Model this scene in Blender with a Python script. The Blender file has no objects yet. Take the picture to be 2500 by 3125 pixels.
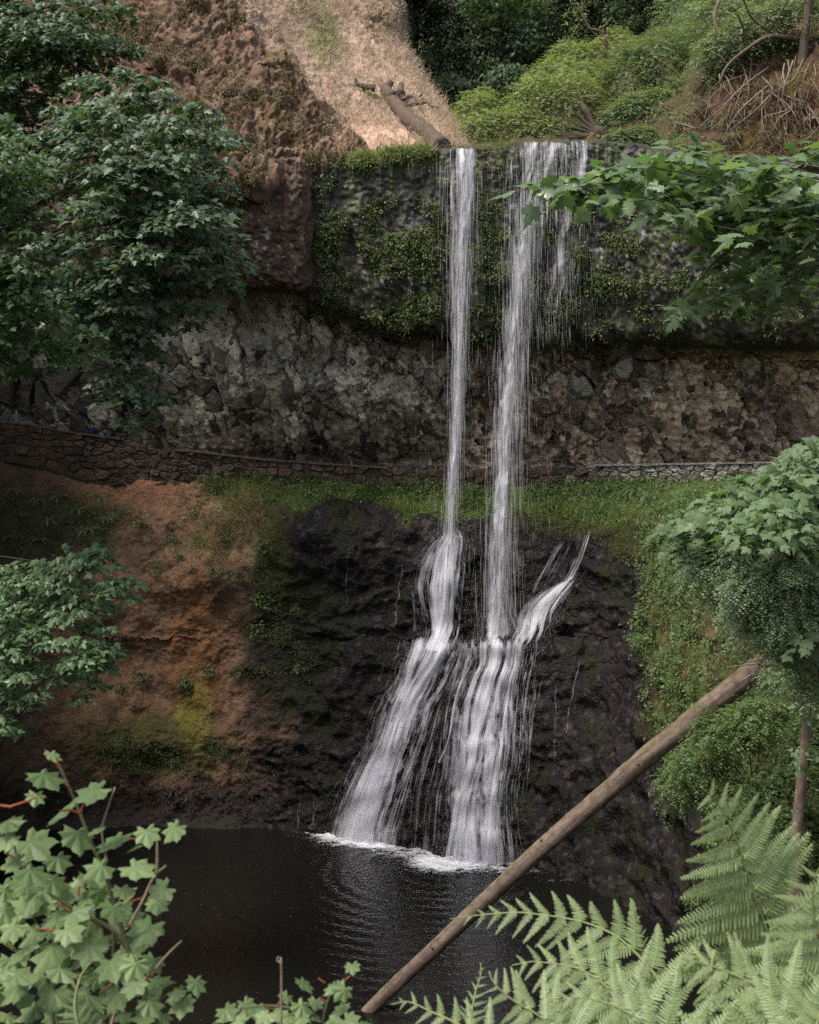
import bpy, math, random
import numpy as np
from mathutils import Vector, Matrix
from mathutils.bvhtree import BVHTree

# ------------------------------------------------------------------ camera, light, exposure
S = bpy.context.scene
COL = S.collection
EYE, FPX, HY = 15.7, 3772.0, 1400.0          # eye height over the pool, focal length and horizon row (2500 x 3125 photo)
cam_d = bpy.data.cameras.new('camera')
cam = bpy.data.objects.new('camera', cam_d)
COL.objects.link(cam)
cam.location = (0, 0, EYE)
cam.rotation_euler = (math.radians(90), 0, 0)
cam_d.sensor_fit = 'VERTICAL'
cam_d.sensor_height = 24.0
cam_d.lens = 24.0 * FPX / 3125.0
cam_d.shift_y = (HY - 1562.5) / 3125.0
cam_d.clip_start, cam_d.clip_end = 0.05, 600
cam_d.dof.use_dof = True
cam_d.dof.focus_distance = 48
cam_d.dof.aperture_fstop = 6.0
S.camera = cam

SUN_EL, SUN_ROT = math.radians(60), math.radians(232)
world = bpy.data.worlds.new('World')
S.world = world
world.use_nodes = True
wn, wl = world.node_tree.nodes, world.node_tree.links
wn.clear()
sky = wn.new('ShaderNodeTexSky')
sky.sky_type = 'NISHITA'
sky.sun_disc = False
sky.sun_elevation, sky.sun_rotation = SUN_EL, SUN_ROT
sky.air_density, sky.dust_density, sky.ozone_density = 1.0, 3.0, 1.0
hs = wn.new('ShaderNodeHueSaturation')
hs.inputs['Saturation'].default_value = 0.45
bg = wn.new('ShaderNodeBackground')
bg.inputs['Strength'].default_value = 0.125
wo = wn.new('ShaderNodeOutputWorld')
wl.new(sky.outputs[0], hs.inputs['Color'])
wl.new(hs.outputs[0], bg.inputs['Color'])
wl.new(bg.outputs[0], wo.inputs['Surface'])

sun_d = bpy.data.lights.new('sun', 'SUN')
sun_d.energy, sun_d.angle, sun_d.color = 2.9, math.radians(20), (1.0, 0.93, 0.84)
sun = bpy.data.objects.new('sun', sun_d)
COL.objects.link(sun)
_d = Vector((math.sin(SUN_ROT) * math.cos(SUN_EL), math.cos(SUN_ROT) * math.cos(SUN_EL), math.sin(SUN_EL)))
sun.rotation_euler = _d.to_track_quat('Z', 'Y').to_euler()
sun.location = _d * 120

S.view_settings.view_transform = 'Standard'
S.view_settings.look = 'None'
S.view_settings.gamma = 1.0
S.view_settings.use_curve_mapping = False
S.view_settings.exposure = 0.75
S.render.engine = 'CYCLES'
S.cycles.transparent_max_bounces = 32
S.cycles.max_bounces = 6
S.cycles.diffuse_bounces = 3
S.cycles.caustics_reflective = False
S.cycles.caustics_refractive = False
S.cycles.use_denoising = False

# ------------------------------------------------------------------ helpers
rng = np.random.default_rng(11)
random.seed(5)

def W(px, py, Y):
    """A point of the place from where the photo shows it and how many metres away it stands."""
    px, py, Y = np.broadcast_arrays(np.asarray(px, float), np.asarray(py, float), np.asarray(Y, float))
    return np.stack([(px - 1250.0) / FPX * Y, Y, EYE - (py - HY) / FPX * Y], -1)

def PX(P):
    return 1250.0 + FPX * P[..., 0] / np.maximum(P[..., 1], .1), HY - FPX * (P[..., 2] - EYE) / np.maximum(P[..., 1], .1)

def sm(a, b, x):
    t = np.clip((x - a) / (b - a), 0, 1)
    return t * t * (3 - 2 * t)

def blob(px, py, cx, cy, rx, ry):
    return np.exp(-(((px - cx) / rx) ** 2 + ((py - cy) / ry) ** 2))

_pr = np.random.default_rng(3)
_perm = _pr.permutation(256)
_perm = np.concatenate([_perm, _perm, _perm])
_g = _pr.normal(size=(256, 3))
_g /= np.linalg.norm(_g, axis=1)[:, None]

def perlin(P, seed=0):
    P = np.asarray(P, float) + np.array([17.3, 5.7, 9.1]) * seed + 0.123
    i = np.floor(P).astype(np.int64)
    f = P - i
    i &= 255
    u = f * f * f * (f * (f * 6 - 15) + 10)
    out = 0.0
    for dx in (0, 1):
        wx = u[..., 0] if dx else 1 - u[..., 0]
        for dy in (0, 1):
            wy = u[..., 1] if dy else 1 - u[..., 1]
            for dz in (0, 1):
                wz = u[..., 2] if dz else 1 - u[..., 2]
                h = _perm[_perm[_perm[i[..., 0] + dx] + i[..., 1] + dy] + i[..., 2] + dz]
                g = _g[h]
                d = g[..., 0] * (f[..., 0] - dx) + g[..., 1] * (f[..., 1] - dy) + g[..., 2] * (f[..., 2] - dz)
                out = out + wx * wy * wz * d
    return out * 1.5

_q, _ = np.linalg.qr(_pr.normal(size=(3, 3)))

def fbm(P, octv=4, lac=2.03, gain=.5, seed=0):
    a, s, o = 1.0, 1.0, 0.0
    P = np.asarray(P, float)
    for k in range(octv):
        P = P @ _q
        o = o + a * perlin(P * s, seed + k * 1.7)
        a *= gain
        s *= lac
    return o

def ridged(P, octv=4, lac=2.03, gain=.5, seed=0):
    a, s, o = 1.0, 1.0, 0.0
    P = np.asarray(P, float)
    for k in range(octv):
        P = P @ _q
        o = o + a * (1 - 2 * np.abs(perlin(P * s, seed + k * 1.7)))
        a *= gain
        s *= lac
    return o

def cells(P, seed=0):
    """Nearest and second-nearest distance to jittered lattice points, and a random value of the nearest."""
    P = np.asarray(P, float)
    i = np.floor(P).astype(np.int64)
    f1 = np.full(P.shape[:-1], 9.0)
    f2 = f1.copy()
    cid = np.zeros(P.shape[:-1])
    for dx in (-1, 0, 1):
        for dy in (-1, 0, 1):
            for dz in (-1, 0, 1):
                c = i + np.array([dx, dy, dz])
                m = (c + seed * 31) & 255
                h = _perm[_perm[_perm[m[..., 0]] + m[..., 1]] + m[..., 2]]
                h2 = _perm[h + 57]
                h3 = _perm[h + 131]
                q = c + np.stack([h, h2, h3], -1) / 255.0
                d = np.sqrt(((q - P) ** 2).sum(-1))
                nearer = d < f1
                f2 = np.where(nearer, f1, np.minimum(f2, d))
                cid = np.where(nearer, h2 / 255.0, cid)
                f1 = np.where(nearer, d, f1)
    return f1, f2, cid

def spline(x, Y, xq):
    """Smooth interpolation of rows Y at knots x (monotone-limited tangents, so it never overshoots)."""
    x = np.asarray(x, float)
    Y = np.asarray(Y, float)
    n = len(x)
    h = np.diff(x)
    dl = np.diff(Y, axis=0) / h.reshape((-1,) + (1,) * (Y.ndim - 1))
    m = np.zeros_like(Y)
    m[0], m[-1] = dl[0], dl[-1]
    if n > 2:
        a, b = dl[:-1], dl[1:]
        s = np.where(a * b > 0, 2 * a * b / np.where(np.abs(a + b) < 1e-12, 1, a + b), 0)
        m[1:-1] = s * .7 + .3 * np.where(a * b > 0, (a + b) / 2, 0)
    k = np.clip(np.searchsorted(x, xq, side='right') - 1, 0, n - 2)
    t = (np.asarray(xq) - x[k]) / h[k]
    sh = (-1,) + (1,) * (Y.ndim - 1)
    t = t.reshape(sh)
    hh = h[k].reshape(sh)
    return (2 * t**3 - 3 * t**2 + 1) * Y[k] + (t**3 - 2 * t**2 + t) * hh * m[k] + (-2 * t**3 + 3 * t**2) * Y[k + 1] + (t**3 - t**2) * hh * m[k + 1]

def net_surface(net, rq, cq):
    """net (R, C, 3) control points; rq, cq fractional row / column positions."""
    R_, C_ = net.shape[:2]
    A = spline(np.arange(R_), net, rq)
    return np.swapaxes(spline(np.arange(C_), np.swapaxes(A, 0, 1), cq), 0, 1)

def samples(knots_counts):
    out = []
    for a, b, n in knots_counts:
        out.append(np.linspace(a, b, n, endpoint=False))
    out.append(np.array([knots_counts[-1][1]]))
    return np.concatenate(out)

def grid_normals(P):
    du = np.gradient(P, axis=1)
    dv = np.gradient(P, axis=0)
    n = np.cross(du, dv)
    n /= np.maximum(np.linalg.norm(n, axis=-1), 1e-9)[..., None]
    flip = (n * (np.array([0, 0, EYE]) - P)).sum(-1) < 0          # towards the open gorge
    if flip.mean() > .5:
        n = -n
    return n

def smooth2(A, k=1):
    for _ in range(k):
        B = A.copy()
        B[1:-1] = (A[:-2] + 2 * A[1:-1] + A[2:]) / 4
        A = B.copy()
        A[:, 1:-1] = (B[:, :-2] + 2 * B[:, 1:-1] + B[:, 2:]) / 4
    return A

def link(o, parent=None):
    COL.objects.link(o)
    if parent is not None:
        o.parent = parent
    return o

def tag(o, label=None, cat=None, group=None, kind=None):
    if label: o['label'] = label
    if cat: o['category'] = cat
    if group: o['group'] = group
    if kind: o['kind'] = kind
    return o

def empty(name, loc=(0, 0, 0)):
    o = bpy.data.objects.new(name, None)
    o.location = Vector([float(v) for v in loc])
    o.empty_display_size = .3
    return link(o)

def mesh_data(name, V, F, mat=None, attrs=None, smooth=True, uv=None):
    """F: (n, k) array of one face size, or a list of such arrays."""
    V = np.asarray(V, np.float32).reshape(-1, 3)
    Fs = [np.asarray(f, np.int32) for f in (F if isinstance(F, list) else [F]) if len(f)]
    me = bpy.data.meshes.new(name)
    me.vertices.add(len(V))
    me.vertices.foreach_set('co', V.ravel())
    loops = np.concatenate([f.ravel() for f in Fs])
    sizes = np.concatenate([np.full(len(f), f.shape[1], np.int32) for f in Fs])
    starts = np.concatenate([[0], np.cumsum(sizes)[:-1]]).astype(np.int32)
    me.loops.add(len(loops))
    me.loops.foreach_set('vertex_index', loops)
    me.polygons.add(len(sizes))
    me.polygons.foreach_set('loop_start', starts)
    me.update(calc_edges=True)
    me.polygons.foreach_set('use_smooth', np.full(len(sizes), smooth))
    for k, v in (attrs or {}).items():
        v = np.asarray(v, np.float32)
        if v.ndim == 1:
            a = me.attributes.new(k, 'FLOAT', 'POINT')
            a.data.foreach_set('value', v)
        else:
            a = me.attributes.new(k, 'FLOAT_COLOR', 'POINT')
            if v.shape[1] == 3:
                v = np.concatenate([v, np.ones((len(v), 1), np.float32)], 1)
            a.data.foreach_set('color', v.ravel())
    if uv is not None:
        l = me.uv_layers.new(name='UVMap')
        l.data.foreach_set('uv', np.asarray(uv, np.float32)[loops].ravel())
    if mat is not None:
        me.materials.append(mat)
    return me

def mesh_obj(name, V, F, mat=None, parent=None, attrs=None, smooth=True, uv=None):
    return link(bpy.data.objects.new(name, mesh_data(name, V, F, mat, attrs, smooth, uv)), parent)

def grid_faces(nr, nc):
    i = np.arange((nr - 1) * nc).reshape(nr - 1, nc)[:, :-1].ravel()
    return np.stack([i, i + 1, i + nc + 1, i + nc], -1)

def grid_obj(name, P, mat, attrs=None, keep=None, parent=None, uv=None):
    nr, nc = P.shape[:2]
    F = grid_faces(nr, nc)
    V = P.reshape(-1, 3)
    A = {k: v.reshape(nr * nc, -1).squeeze() for k, v in (attrs or {}).items()}
    UV = None if uv is None else uv.reshape(-1, 2)
    if keep is not None:
        F = F[keep]
        used = np.unique(F)
        re = np.zeros(nr * nc, np.int64)
        re[used] = np.arange(len(used))
        F = re[F]
        V = V[used]
        A = {k: v[used] for k, v in A.items()}
        UV = None if UV is None else UV[used]
    return mesh_obj(name, V, F, mat, parent, A, True, UV)

def unit(v):
    v = np.asarray(v, float)
    return v / np.maximum(np.linalg.norm(v, axis=-1, keepdims=True), 1e-9)

def frames(tip, nrm):
    """Rotation matrices with columns (side, tip, normal)."""
    y = unit(tip)
    z = nrm - (nrm * y).sum(-1, keepdims=True) * y
    z = unit(z)
    x = np.cross(y, z)
    return np.stack([x, y, z], -1)

def stamp(TV, TF, R, pos, size, tint=None):
    """Copies of a template (verts, faces list) -> V, F list, tint."""
    TV = np.asarray(TV, float)
    n = len(pos)
    V = np.einsum('nij,vj->nvi', R, TV) * np.asarray(size, float).reshape(-1, 1, 1) + pos[:, None, :]
    off = (np.arange(n) * len(TV)).reshape(-1, 1, 1)
    Fs = [(np.asarray(f)[None] + off).reshape(-1, np.asarray(f).shape[1]) for f in TF]
    t = np.repeat(np.asarray(tint) if tint is not None else rng.random(n), len(TV))
    return V.reshape(-1, 3), Fs, t

def cloud_obj(name, parts, mat, parent=None):
    """parts: list of (V, F list, tint) joined into one mesh."""
    Vs, Ts, by = [], [], {}
    o = 0
    for V, Fs, t in parts:
        Vs.append(V)
        Ts.append(t)
        for f in Fs:
            by.setdefault(f.shape[1], []).append(f + o)
        o += len(V)
    return mesh_obj(name, np.concatenate(Vs), [np.concatenate(f) for f in by.values()], mat, parent, {'tint': np.concatenate(Ts)}, True)

def tube(path, radii, sides=8, cap=True, rough=0.0, seed=0):
    path = np.asarray(path, float)
    n = len(path)
    radii = np.broadcast_to(np.asarray(radii, float), (n,))
    t = unit(np.gradient(path, axis=0))
    up = np.array([0.13, 0.21, 1.0]) if abs(t[0, 2]) < .9 else np.array([1.0, .2, 0])
    a = unit(np.cross(t, up))
    b = np.cross(t, a)
    ang = np.linspace(0, 2 * math.pi, sides, endpoint=False)
    ring = a[:, None] * np.cos(ang)[None, :, None] + b[:, None] * np.sin(ang)[None, :, None]
    rr = np.repeat(radii[:, None], sides, 1)
    if rough:
        q = path[:, None] + ring * .4
        rr = rr * (1 + rough * fbm(q * 2.5, 3, seed=seed))
    V = (path[:, None] + ring * rr[..., None]).reshape(-1, 3)
    i = np.arange(n - 1)[:, None] * sides
    j = np.arange(sides)[None]
    k = (j + 1) % sides
    F4 = np.stack([i + j, i + k, i + sides + k, i + sides + j], -1).reshape(-1, 4)
    Fs = [F4]
    if cap:
        V = np.concatenate([V, path[:1], path[-1:]])
        c0, c1 = n * sides, n * sides + 1
        j = np.arange(sides)
        k = (j + 1) % sides
        Fs.append(np.concatenate([np.stack([k, j, np.full(sides, c0)], -1), np.stack([(n - 1) * sides + j, (n - 1) * sides + k, np.full(sides, c1)], -1)]))
    return V, Fs, np.full(len(V), .5)

def axis_attr(path, radii, sides):
    path = np.asarray(path, float)
    n = len(path)
    radii = np.broadcast_to(np.asarray(radii, float), (n,))
    d = np.concatenate([[0], np.cumsum(np.linalg.norm(np.diff(path, axis=0), axis=1))])
    ang = np.linspace(0, 2 * math.pi, sides, endpoint=False)
    A = np.stack([radii[:, None] * np.cos(ang), radii[:, None] * np.sin(ang), np.repeat(d[:, None], sides, 1)], -1).reshape(-1, 3)
    return np.concatenate([A, [[0, 0, 0], [0, 0, d[-1]]]])

def curve_pts(pts, n):
    pts = np.asarray(pts, float)
    d = np.concatenate([[0], np.cumsum(np.linalg.norm(np.diff(pts, axis=0), axis=1))])
    return spline(d, pts, np.linspace(0, d[-1], n))

def in_poly(px, py, poly):
    poly = np.asarray(poly, float)
    x, y = np.asarray(px), np.asarray(py)
    c = np.zeros(x.shape, bool)
    j = len(poly) - 1
    for i in range(len(poly)):
        xi, yi, xj, yj = *poly[i], *poly[j]
        c ^= ((yi > y) != (yj > y)) & (x < (xj - xi) * (y - yi) / (yj - yi + 1e-9) + xi)
        j = i
    return c

# ---- node materials
def new_mat(name):
    m = bpy.data.materials.new(name)
    m.use_nodes = True
    nt = m.node_tree
    nt.nodes.clear()
    out = nt.nodes.new('ShaderNodeOutputMaterial')
    return m, nt, out

def N(nt, typ, inputs=None, **props):
    n = nt.nodes.new(typ)
    for k, v in props.items():
        setattr(n, k, v)
    for k, v in (inputs or {}).items():
        s = n.inputs[k]
        if isinstance(v, bpy.types.NodeSocket):
            nt.links.new(v, s)
        else:
            s.default_value = v
    return n

def rgb(h):
    """sRGB 0-255 triple -> linear."""
    return tuple(((c / 255 / 12.92) if c / 255 <= .04045 else ((c / 255 + .055) / 1.055) ** 2.4) for c in h) + (1.0,)

def mixc(nt, fac, a, b, blend='MIX'):
    n = nt.nodes.new('ShaderNodeMix')
    n.data_type = 'RGBA'
    n.blend_type = blend
    for s, v in ((n.inputs[0], fac), (n.inputs[6], a), (n.inputs[7], b)):
        if isinstance(v, bpy.types.NodeSocket):
            nt.links.new(v, s)
        else:
            s.default_value = v
    return n.outputs[2]

def math_(nt, op, a, b=0.0, c=0.0, clamp=False):
    n = nt.nodes.new('ShaderNodeMath')
    n.operation = op
    n.use_clamp = clamp
    for s, v in zip(n.inputs, (a, b, c)):
        if isinstance(v, bpy.types.NodeSocket):
            nt.links.new(v, s)
        else:
            s.default_value = v
    return n.outputs[0]

def ramp(nt, fac, stops):
    n = nt.nodes.new('ShaderNodeValToRGB')
    e = n.color_ramp.elements
    while len(e) < len(stops):
        e.new(.5)
    for el, (p, c) in zip(e, stops):
        el.position = p
        el.color = c if len(c) == 4 else (*c, 1)
    nt.links.new(fac, n.inputs[0])
    return n.outputs[0]

def terrain_mat(name, fine=9.0, bump=.5, rough_dry=.9, rough_wet=.33, spec=.5, stretch=1.0, var=.55, bdist=.06):
    """Base colour from the mesh's own zones (attribute albedo), grain from noise, gloss from attribute wet."""
    m, nt, out = new_mat(name)
    tc = N(nt, 'ShaderNodeTexCoord')
    mp = N(nt, 'ShaderNodeMapping', {'Vector': tc.outputs['Object'], 'Scale': (1, 1, stretch)})
    alb = N(nt, 'ShaderNodeAttribute', attribute_name='albedo')
    wet = N(nt, 'ShaderNodeAttribute', attribute_name='wet')
    n1 = N(nt, 'ShaderNodeTexNoise', {'Vector': mp.outputs[0], 'Scale': fine, 'Detail': 6.0, 'Roughness': .7})
    n2 = N(nt, 'ShaderNodeTexNoise', {'Vector': mp.outputs[0], 'Scale': fine * .23, 'Detail': 4.0, 'Roughness': .6})
    v1 = N(nt, 'ShaderNodeTexVoronoi', {'Vector': mp.outputs[0], 'Scale': fine * .8, 'Randomness': 1.0})
    f = math_(nt, 'MULTIPLY_ADD', n1.outputs[0], 1.5, -.25)
    f = math_(nt, 'MULTIPLY_ADD', n2.outputs[0], .5, f)
    f = math_(nt, 'MULTIPLY_ADD', f, var * 2, 1 - var, )
    g = N(nt, 'ShaderNodeCombineColor', {'Red': f, 'Green': f, 'Blue': f})
    c = mixc(nt, 1.0, alb.outputs['Color'], g.outputs[0], 'MULTIPLY')
    hgt = math_(nt, 'MULTIPLY_ADD', v1.outputs['Distance'], .6, n1.outputs[0])
    bp = N(nt, 'ShaderNodeBump', {'Strength': bump, 'Distance': bdist, 'Height': hgt})
    r = math_(nt, 'MULTIPLY_ADD', wet.outputs['Fac'], rough_wet - rough_dry, rough_dry)
    r = math_(nt, 'MULTIPLY_ADD', n1.outputs[0], .16, math_(nt, 'SUBTRACT', r, .08), clamp=True)
    p = N(nt, 'ShaderNodeBsdfPrincipled', {'Base Color': c, 'Roughness': r, 'Specular IOR Level': spec, 'Normal': bp.outputs[0]})
    nt.links.new(p.outputs[0], out.inputs[0])
    return m

def leaf_mat(name, lo, hi, rough=.5, trans=.3, spec=.4, obj_random=False, warm=None):
    """Leaf: colour between lo and hi by the leaf's own value, some light passing through."""
    m, nt, out = new_mat(name)
    t = N(nt, 'ShaderNodeAttribute', attribute_name='tint').outputs['Fac']
    if obj_random:
        t = N(nt, 'ShaderNodeObjectInfo').outputs['Random']
    tc = N(nt, 'ShaderNodeTexCoord')
    n1 = N(nt, 'ShaderNodeTexNoise', {'Vector': tc.outputs['Object'], 'Scale': 14.0 if obj_random else 1.3, 'Detail': 3.0})
    f = math_(nt, 'MULTIPLY_ADD', n1.outputs[0], .7, math_(nt, 'MULTIPLY_ADD', t, .8, -.25), clamp=True)
    c = mixc(nt, f, lo, hi)
    if warm is not None:
        k = math_(nt, 'GREATER_THAN', t, .985)
        c = mixc(nt, k, c, warm)
    p = N(nt, 'ShaderNodeBsdfPrincipled', {'Base Color': c, 'Roughness': rough, 'Specular IOR Level': spec})
    tr = N(nt, 'ShaderNodeBsdfTranslucent', {'Color': mixc(nt, 1.0, c, (1.25, 1.5, .55, 1), 'MULTIPLY')})
    mx = N(nt, 'ShaderNodeMixShader', {0: trans, 1: p.outputs[0], 2: tr.outputs[0]})
    nt.links.new(mx.outputs[0], out.inputs[0])
    return m

def bark_mat(name, lo, hi, moss=None, scale=6.0, stretch=.25, bump=.6, rough=.85, mossy=.5, axis=False, mottle=0.0):
    m, nt, out = new_mat(name)
    tc = N(nt, 'ShaderNodeTexCoord')
    mp = N(nt, 'ShaderNodeMapping', {'Vector': tc.outputs['Object'], 'Scale': (1, 1, stretch)})
    if axis:
        ax = N(nt, 'ShaderNodeAttribute', attribute_name='axis')
        nt.links.new(ax.outputs['Vector'], mp.inputs['Vector'])
    n1 = N(nt, 'ShaderNodeTexNoise', {'Vector': mp.outputs[0], 'Scale': scale, 'Detail': 6.0, 'Roughness': .65})
    n2 = N(nt, 'ShaderNodeTexNoise', {'Vector': tc.outputs['Object'], 'Scale': 1.7, 'Detail': 3.0})
    c = mixc(nt, ramp(nt, n1.outputs[0], [(.3, (0, 0, 0)), (.7, (1, 1, 1))]), lo, hi)
    if moss is not None:
        geo = N(nt, 'ShaderNodeNewGeometry')
        z = N(nt, 'ShaderNodeSeparateXYZ', {0: geo.outputs['Normal']}).outputs['Z']
        k = math_(nt, 'ADD', z, math_(nt, 'MULTIPLY_ADD', n2.outputs[0], 1.6, mossy - 1.6))
        k = math_(nt, 'MULTIPLY', k, 1.6, clamp=True)
        c = mixc(nt, k, c, moss)
    if mottle:
        n3 = N(nt, 'ShaderNodeTexNoise', {'Vector': tc.outputs['Object'], 'Scale': 4.5, 'Detail': 5.0, 'Roughness': .7})
        c = mixc(nt, math_(nt, 'MULTIPLY', ramp(nt, n3.outputs[0], [(.45, (0, 0, 0)), (.62, (1, 1, 1))]), mottle), c, (lo[0] * .45, lo[1] * .45, lo[2] * .45, 1))
    bp = N(nt, 'ShaderNodeBump', {'Strength': bump, 'Distance': .03, 'Height': n1.outputs[0]})
    p = N(nt, 'ShaderNodeBsdfPrincipled', {'Base Color': c, 'Roughness': rough, 'Specular IOR Level': .3, 'Normal': bp.outputs[0]})
    nt.links.new(p.outputs[0], out.inputs[0])
    return m

def lerp(a, b, t):
    return a + (b - a) * t

def mixa(base, colr, k):
    """numpy albedo mix: base (..., 3), linear colour, weight (...)."""
    return base * (1 - k[..., None]) + np.asarray(colr[:3]) * k[..., None]

# ------------------------------------------------------------------ terrain: the rock amphitheatre, slopes and banks
def zone_obj(name, P, mat, albedo, wet, keep=None, label=None):
    o = grid_obj(name, P, mat, {'albedo': albedo, 'wet': wet}, keep)
    return tag(o, label, kind='structure')

M_rock = terrain_mat('cliff_rock', fine=3.2, bump=.7, stretch=.6, bdist=.12)
M_wet = terrain_mat('wet_basalt', fine=9.0, bump=.9, rough_dry=.88, rough_wet=.38, bdist=.1, spec=.14)
M_hill = terrain_mat('hill_soil', fine=4.0, bump=.6, bdist=.1, spec=.2)

# ---- lower net: pool shore up to the foot of the path wall
LC = [-500, -250, 0, 220, 430, 620, 790, 920, 1080, 1240, 1400, 1560, 1700, 1830, 1960, 2080, 2220, 2400, 2600, 2900]
shoreY = [34, 44, 50, 52, 52.4, 52.4, 52.4, 52.2, 51.2, 50.0, 48.8, 48.2, 47.2, 45.4, 42.8, 40.6, 37.5, 34, 30, 24]
rows = [
    ([2250] * 20, [36, 46, 52, 53.3, 53.6, 53.4, 53.2, 52.8, 51.9, 51.0, 49.9, 49.3, 48.7, 47.6, 45.6, 42.8, 38.8, 34.8, 30.5, 24.5]),
    ([1950] * 8 + [1985, 1980, 1972, 1968, 1972, 1980] + [1950] * 6, [37, 47, 52.7, 53.8, 54.0, 53.9, 53.6, 53.2, 52.5, 51.7, 50.8, 50.2, 50.0, 49.6, 47.6, 44.4, 40, 35.5, 31, 25]),
    ([1930] * 8 + [1960, 1957, 1950, 1946, 1950, 1960] + [1920] * 6, [37, 47, 52.8, 53.9, 54.1, 54.0, 53.7, 53.3, 52.8, 52.4, 52.0, 51.5, 51.0, 50.1, 47.9, 44.7, 40.3, 35.8, 31.2, 25.1]),
    ([1760] * 20, [37.5, 47.5, 53.2, 54.3, 54.5, 54.2, 53.9, 53.4, 53.0, 52.6, 52.3, 52.0, 51.6, 50.8, 48.6, 45.4, 41, 36.3, 31.5, 25.5]),
    ([1600, 1600, 1600, 1600, 1600, 1590, 1575, 1570, 1590, 1620, 1632, 1650, 1632, 1605, 1660, 1640, 1610, 1600, 1600, 1600],
     [38, 48, 53.8, 54.9, 55.1, 54.8, 54.4, 53.9, 53.5, 53.1, 52.8, 52.6, 52.4, 51.8, 49.8, 46.8, 42.4, 37.2, 32, 26]),
    ([1450, 1470, 1500, 1530, 1535, 1535, 1528, 1528, 1545, 1560, 1565, 1565, 1560, 1540, 1570, 1560, 1540, 1530, 1520, 1500],
     [39, 49, 54.2, 55.3, 55.6, 55.4, 55.1, 54.9, 54.6, 54.3, 54.0, 53.8, 53.5, 53.0, 51.6, 49.2, 45.2, 39.6, 34, 28]),
    ([1250, 1300, 1378, 1425, 1458, 1464, 1468, 1474, 1478, 1480, 1480, 1478, 1476, 1472, 1472, 1472, 1472, 1465, 1440, 1400],
     [42, 51, 55.4, 56.0, 56.2, 56.1, 55.9, 55.8, 55.6, 55.4, 55.2, 55.0, 54.7, 54.2, 53.5, 52.7, 51.5, 49.5, 47, 44]),
    ([1240, 1290, 1368, 1415, 1450, 1458, 1462, 1468, 1472, 1474, 1474, 1472, 1470, 1466, 1466, 1466, 1466, 1460, 1435, 1395],
     [46, 54, 57.4, 58.0, 58.2, 58.1, 57.9, 57.8, 57.6, 57.4, 57.2, 57.0, 56.7, 56.2, 55.5, 54.7, 53.5, 51.5, 49, 46]),
]
shoreY = np.array(shoreY, float)
sh = W(LC, HY + FPX * EYE / shoreY, shoreY)
under = sh.copy()
under[:, 1] -= 1.6
under[:, 0] *= (shoreY - 1.6) / shoreY
under[:, 2] = -1.6
net = np.stack([under, sh] + [W(LC, p, y) for p, y in rows])
rq = samples([(0, 1, 8), (1, 2, 70), (2, 3, 54), (3, 4, 14), (4, 5, 42), (5, 6, 34), (6, 7, 26), (7, 8, 24), (8, 9, 6)])
cq = samples([(0, 2, 18), (2, 17, 500), (17, 19, 20)])
LOW = net_surface(net, rq, cq)
LN = grid_normals(LOW)
lx, ly = PX(LOW)
Q = LOW * 1.0
soil_k = sm(890, 730, lx + 110 * fbm(Q * .35, 4, seed=4))
bank_k = sm(1935, 2050, lx - .22 * (ly - 1650) * sm(2000, 2600, ly) + 70 * fbm(Q * .3, 3, seed=6))
top_k = sm(30, -30, ly - (1535 + 28 * sm(1120, 1320, lx) + 30 * sm(1700, 2000, lx)) + 75 * fbm(Q * .45, 4, seed=5))
rock_k = (1 - soil_k) * (1 - bank_k)
big = fbm(Q * np.array([.35, .35, .3]), 4, seed=1)
mid = fbm(Q * np.array([1.3, 1.3, 1.0]), 4, seed=2)
peb1, peb2, pid = cells(Q * np.array([5.2, 5.2, 6.4]) + .5 * fbm(Q * 1.5, 2, seed=10)[..., None], seed=3)
f1, f2, cid = cells(Q * np.array([.9, .9, .7]) + .25 * fbm(Q * .8, 2, seed=9)[..., None], seed=5)
lumps = (cid - .5) * .35 * sm(0, .18, f2 - f1)
fine = fbm(Q * 6.0, 3, seed=8)
horiz = fbm(Q * np.array([.25, .25, 2.2]), 3, seed=14)
disp = .30 * big + (.05 * rock_k + .14 * (1 - rock_k)) * mid + rock_k * (.036 * (pid - .5) + .03 * (.5 - peb1) + .12 * lumps * sm(-.2, .4, big) + .03 * fine + .10 * fbm(Q * 1.6, 4, seed=15) + .22 * ridged(Q * np.array([.5, .5, .8]), 3, seed=16)) \
    + soil_k * (.12 * ridged(Q * np.array([.9, .9, .6]), 4, seed=7) + .06 * fine + .10 * lumps) + bank_k * (.16 * mid + .08 * fine)
# ribs and gullies where the water runs
disp = disp * (1 - .5 * top_k) * sm(-1.5, -.4, LOW[..., 2] + 1e-6)
# a big rounded knob of rock left of the falls and a hollow at the foot of the left slope
disp = disp + .9 * blob(lx, ly, 1000, 1660, 230, 90) + .5 * blob(lx, ly, 1830, 1700, 130, 80) - .5 * blob(lx, ly, 380, 2060, 200, 120) \
    + .6 * blob(lx, ly, 640, 1760, 130, 70)  + .5 * blob(lx, ly, 520, 2260, 250, 60) - .7 * blob(lx, ly, 300, 2480, 420, 60)
disp = disp - .45 * blob(lx, ly, 1690, 1700, 70, 90) + .35 * blob(lx, ly, 1740, 1880, 60, 60)
edge = np.ones(LOW.shape[1])
LOW = LOW + LN * disp[..., None]
LN = grid_normals(smooth2(LOW, 2))
lx, ly = PX(LOW)
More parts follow.
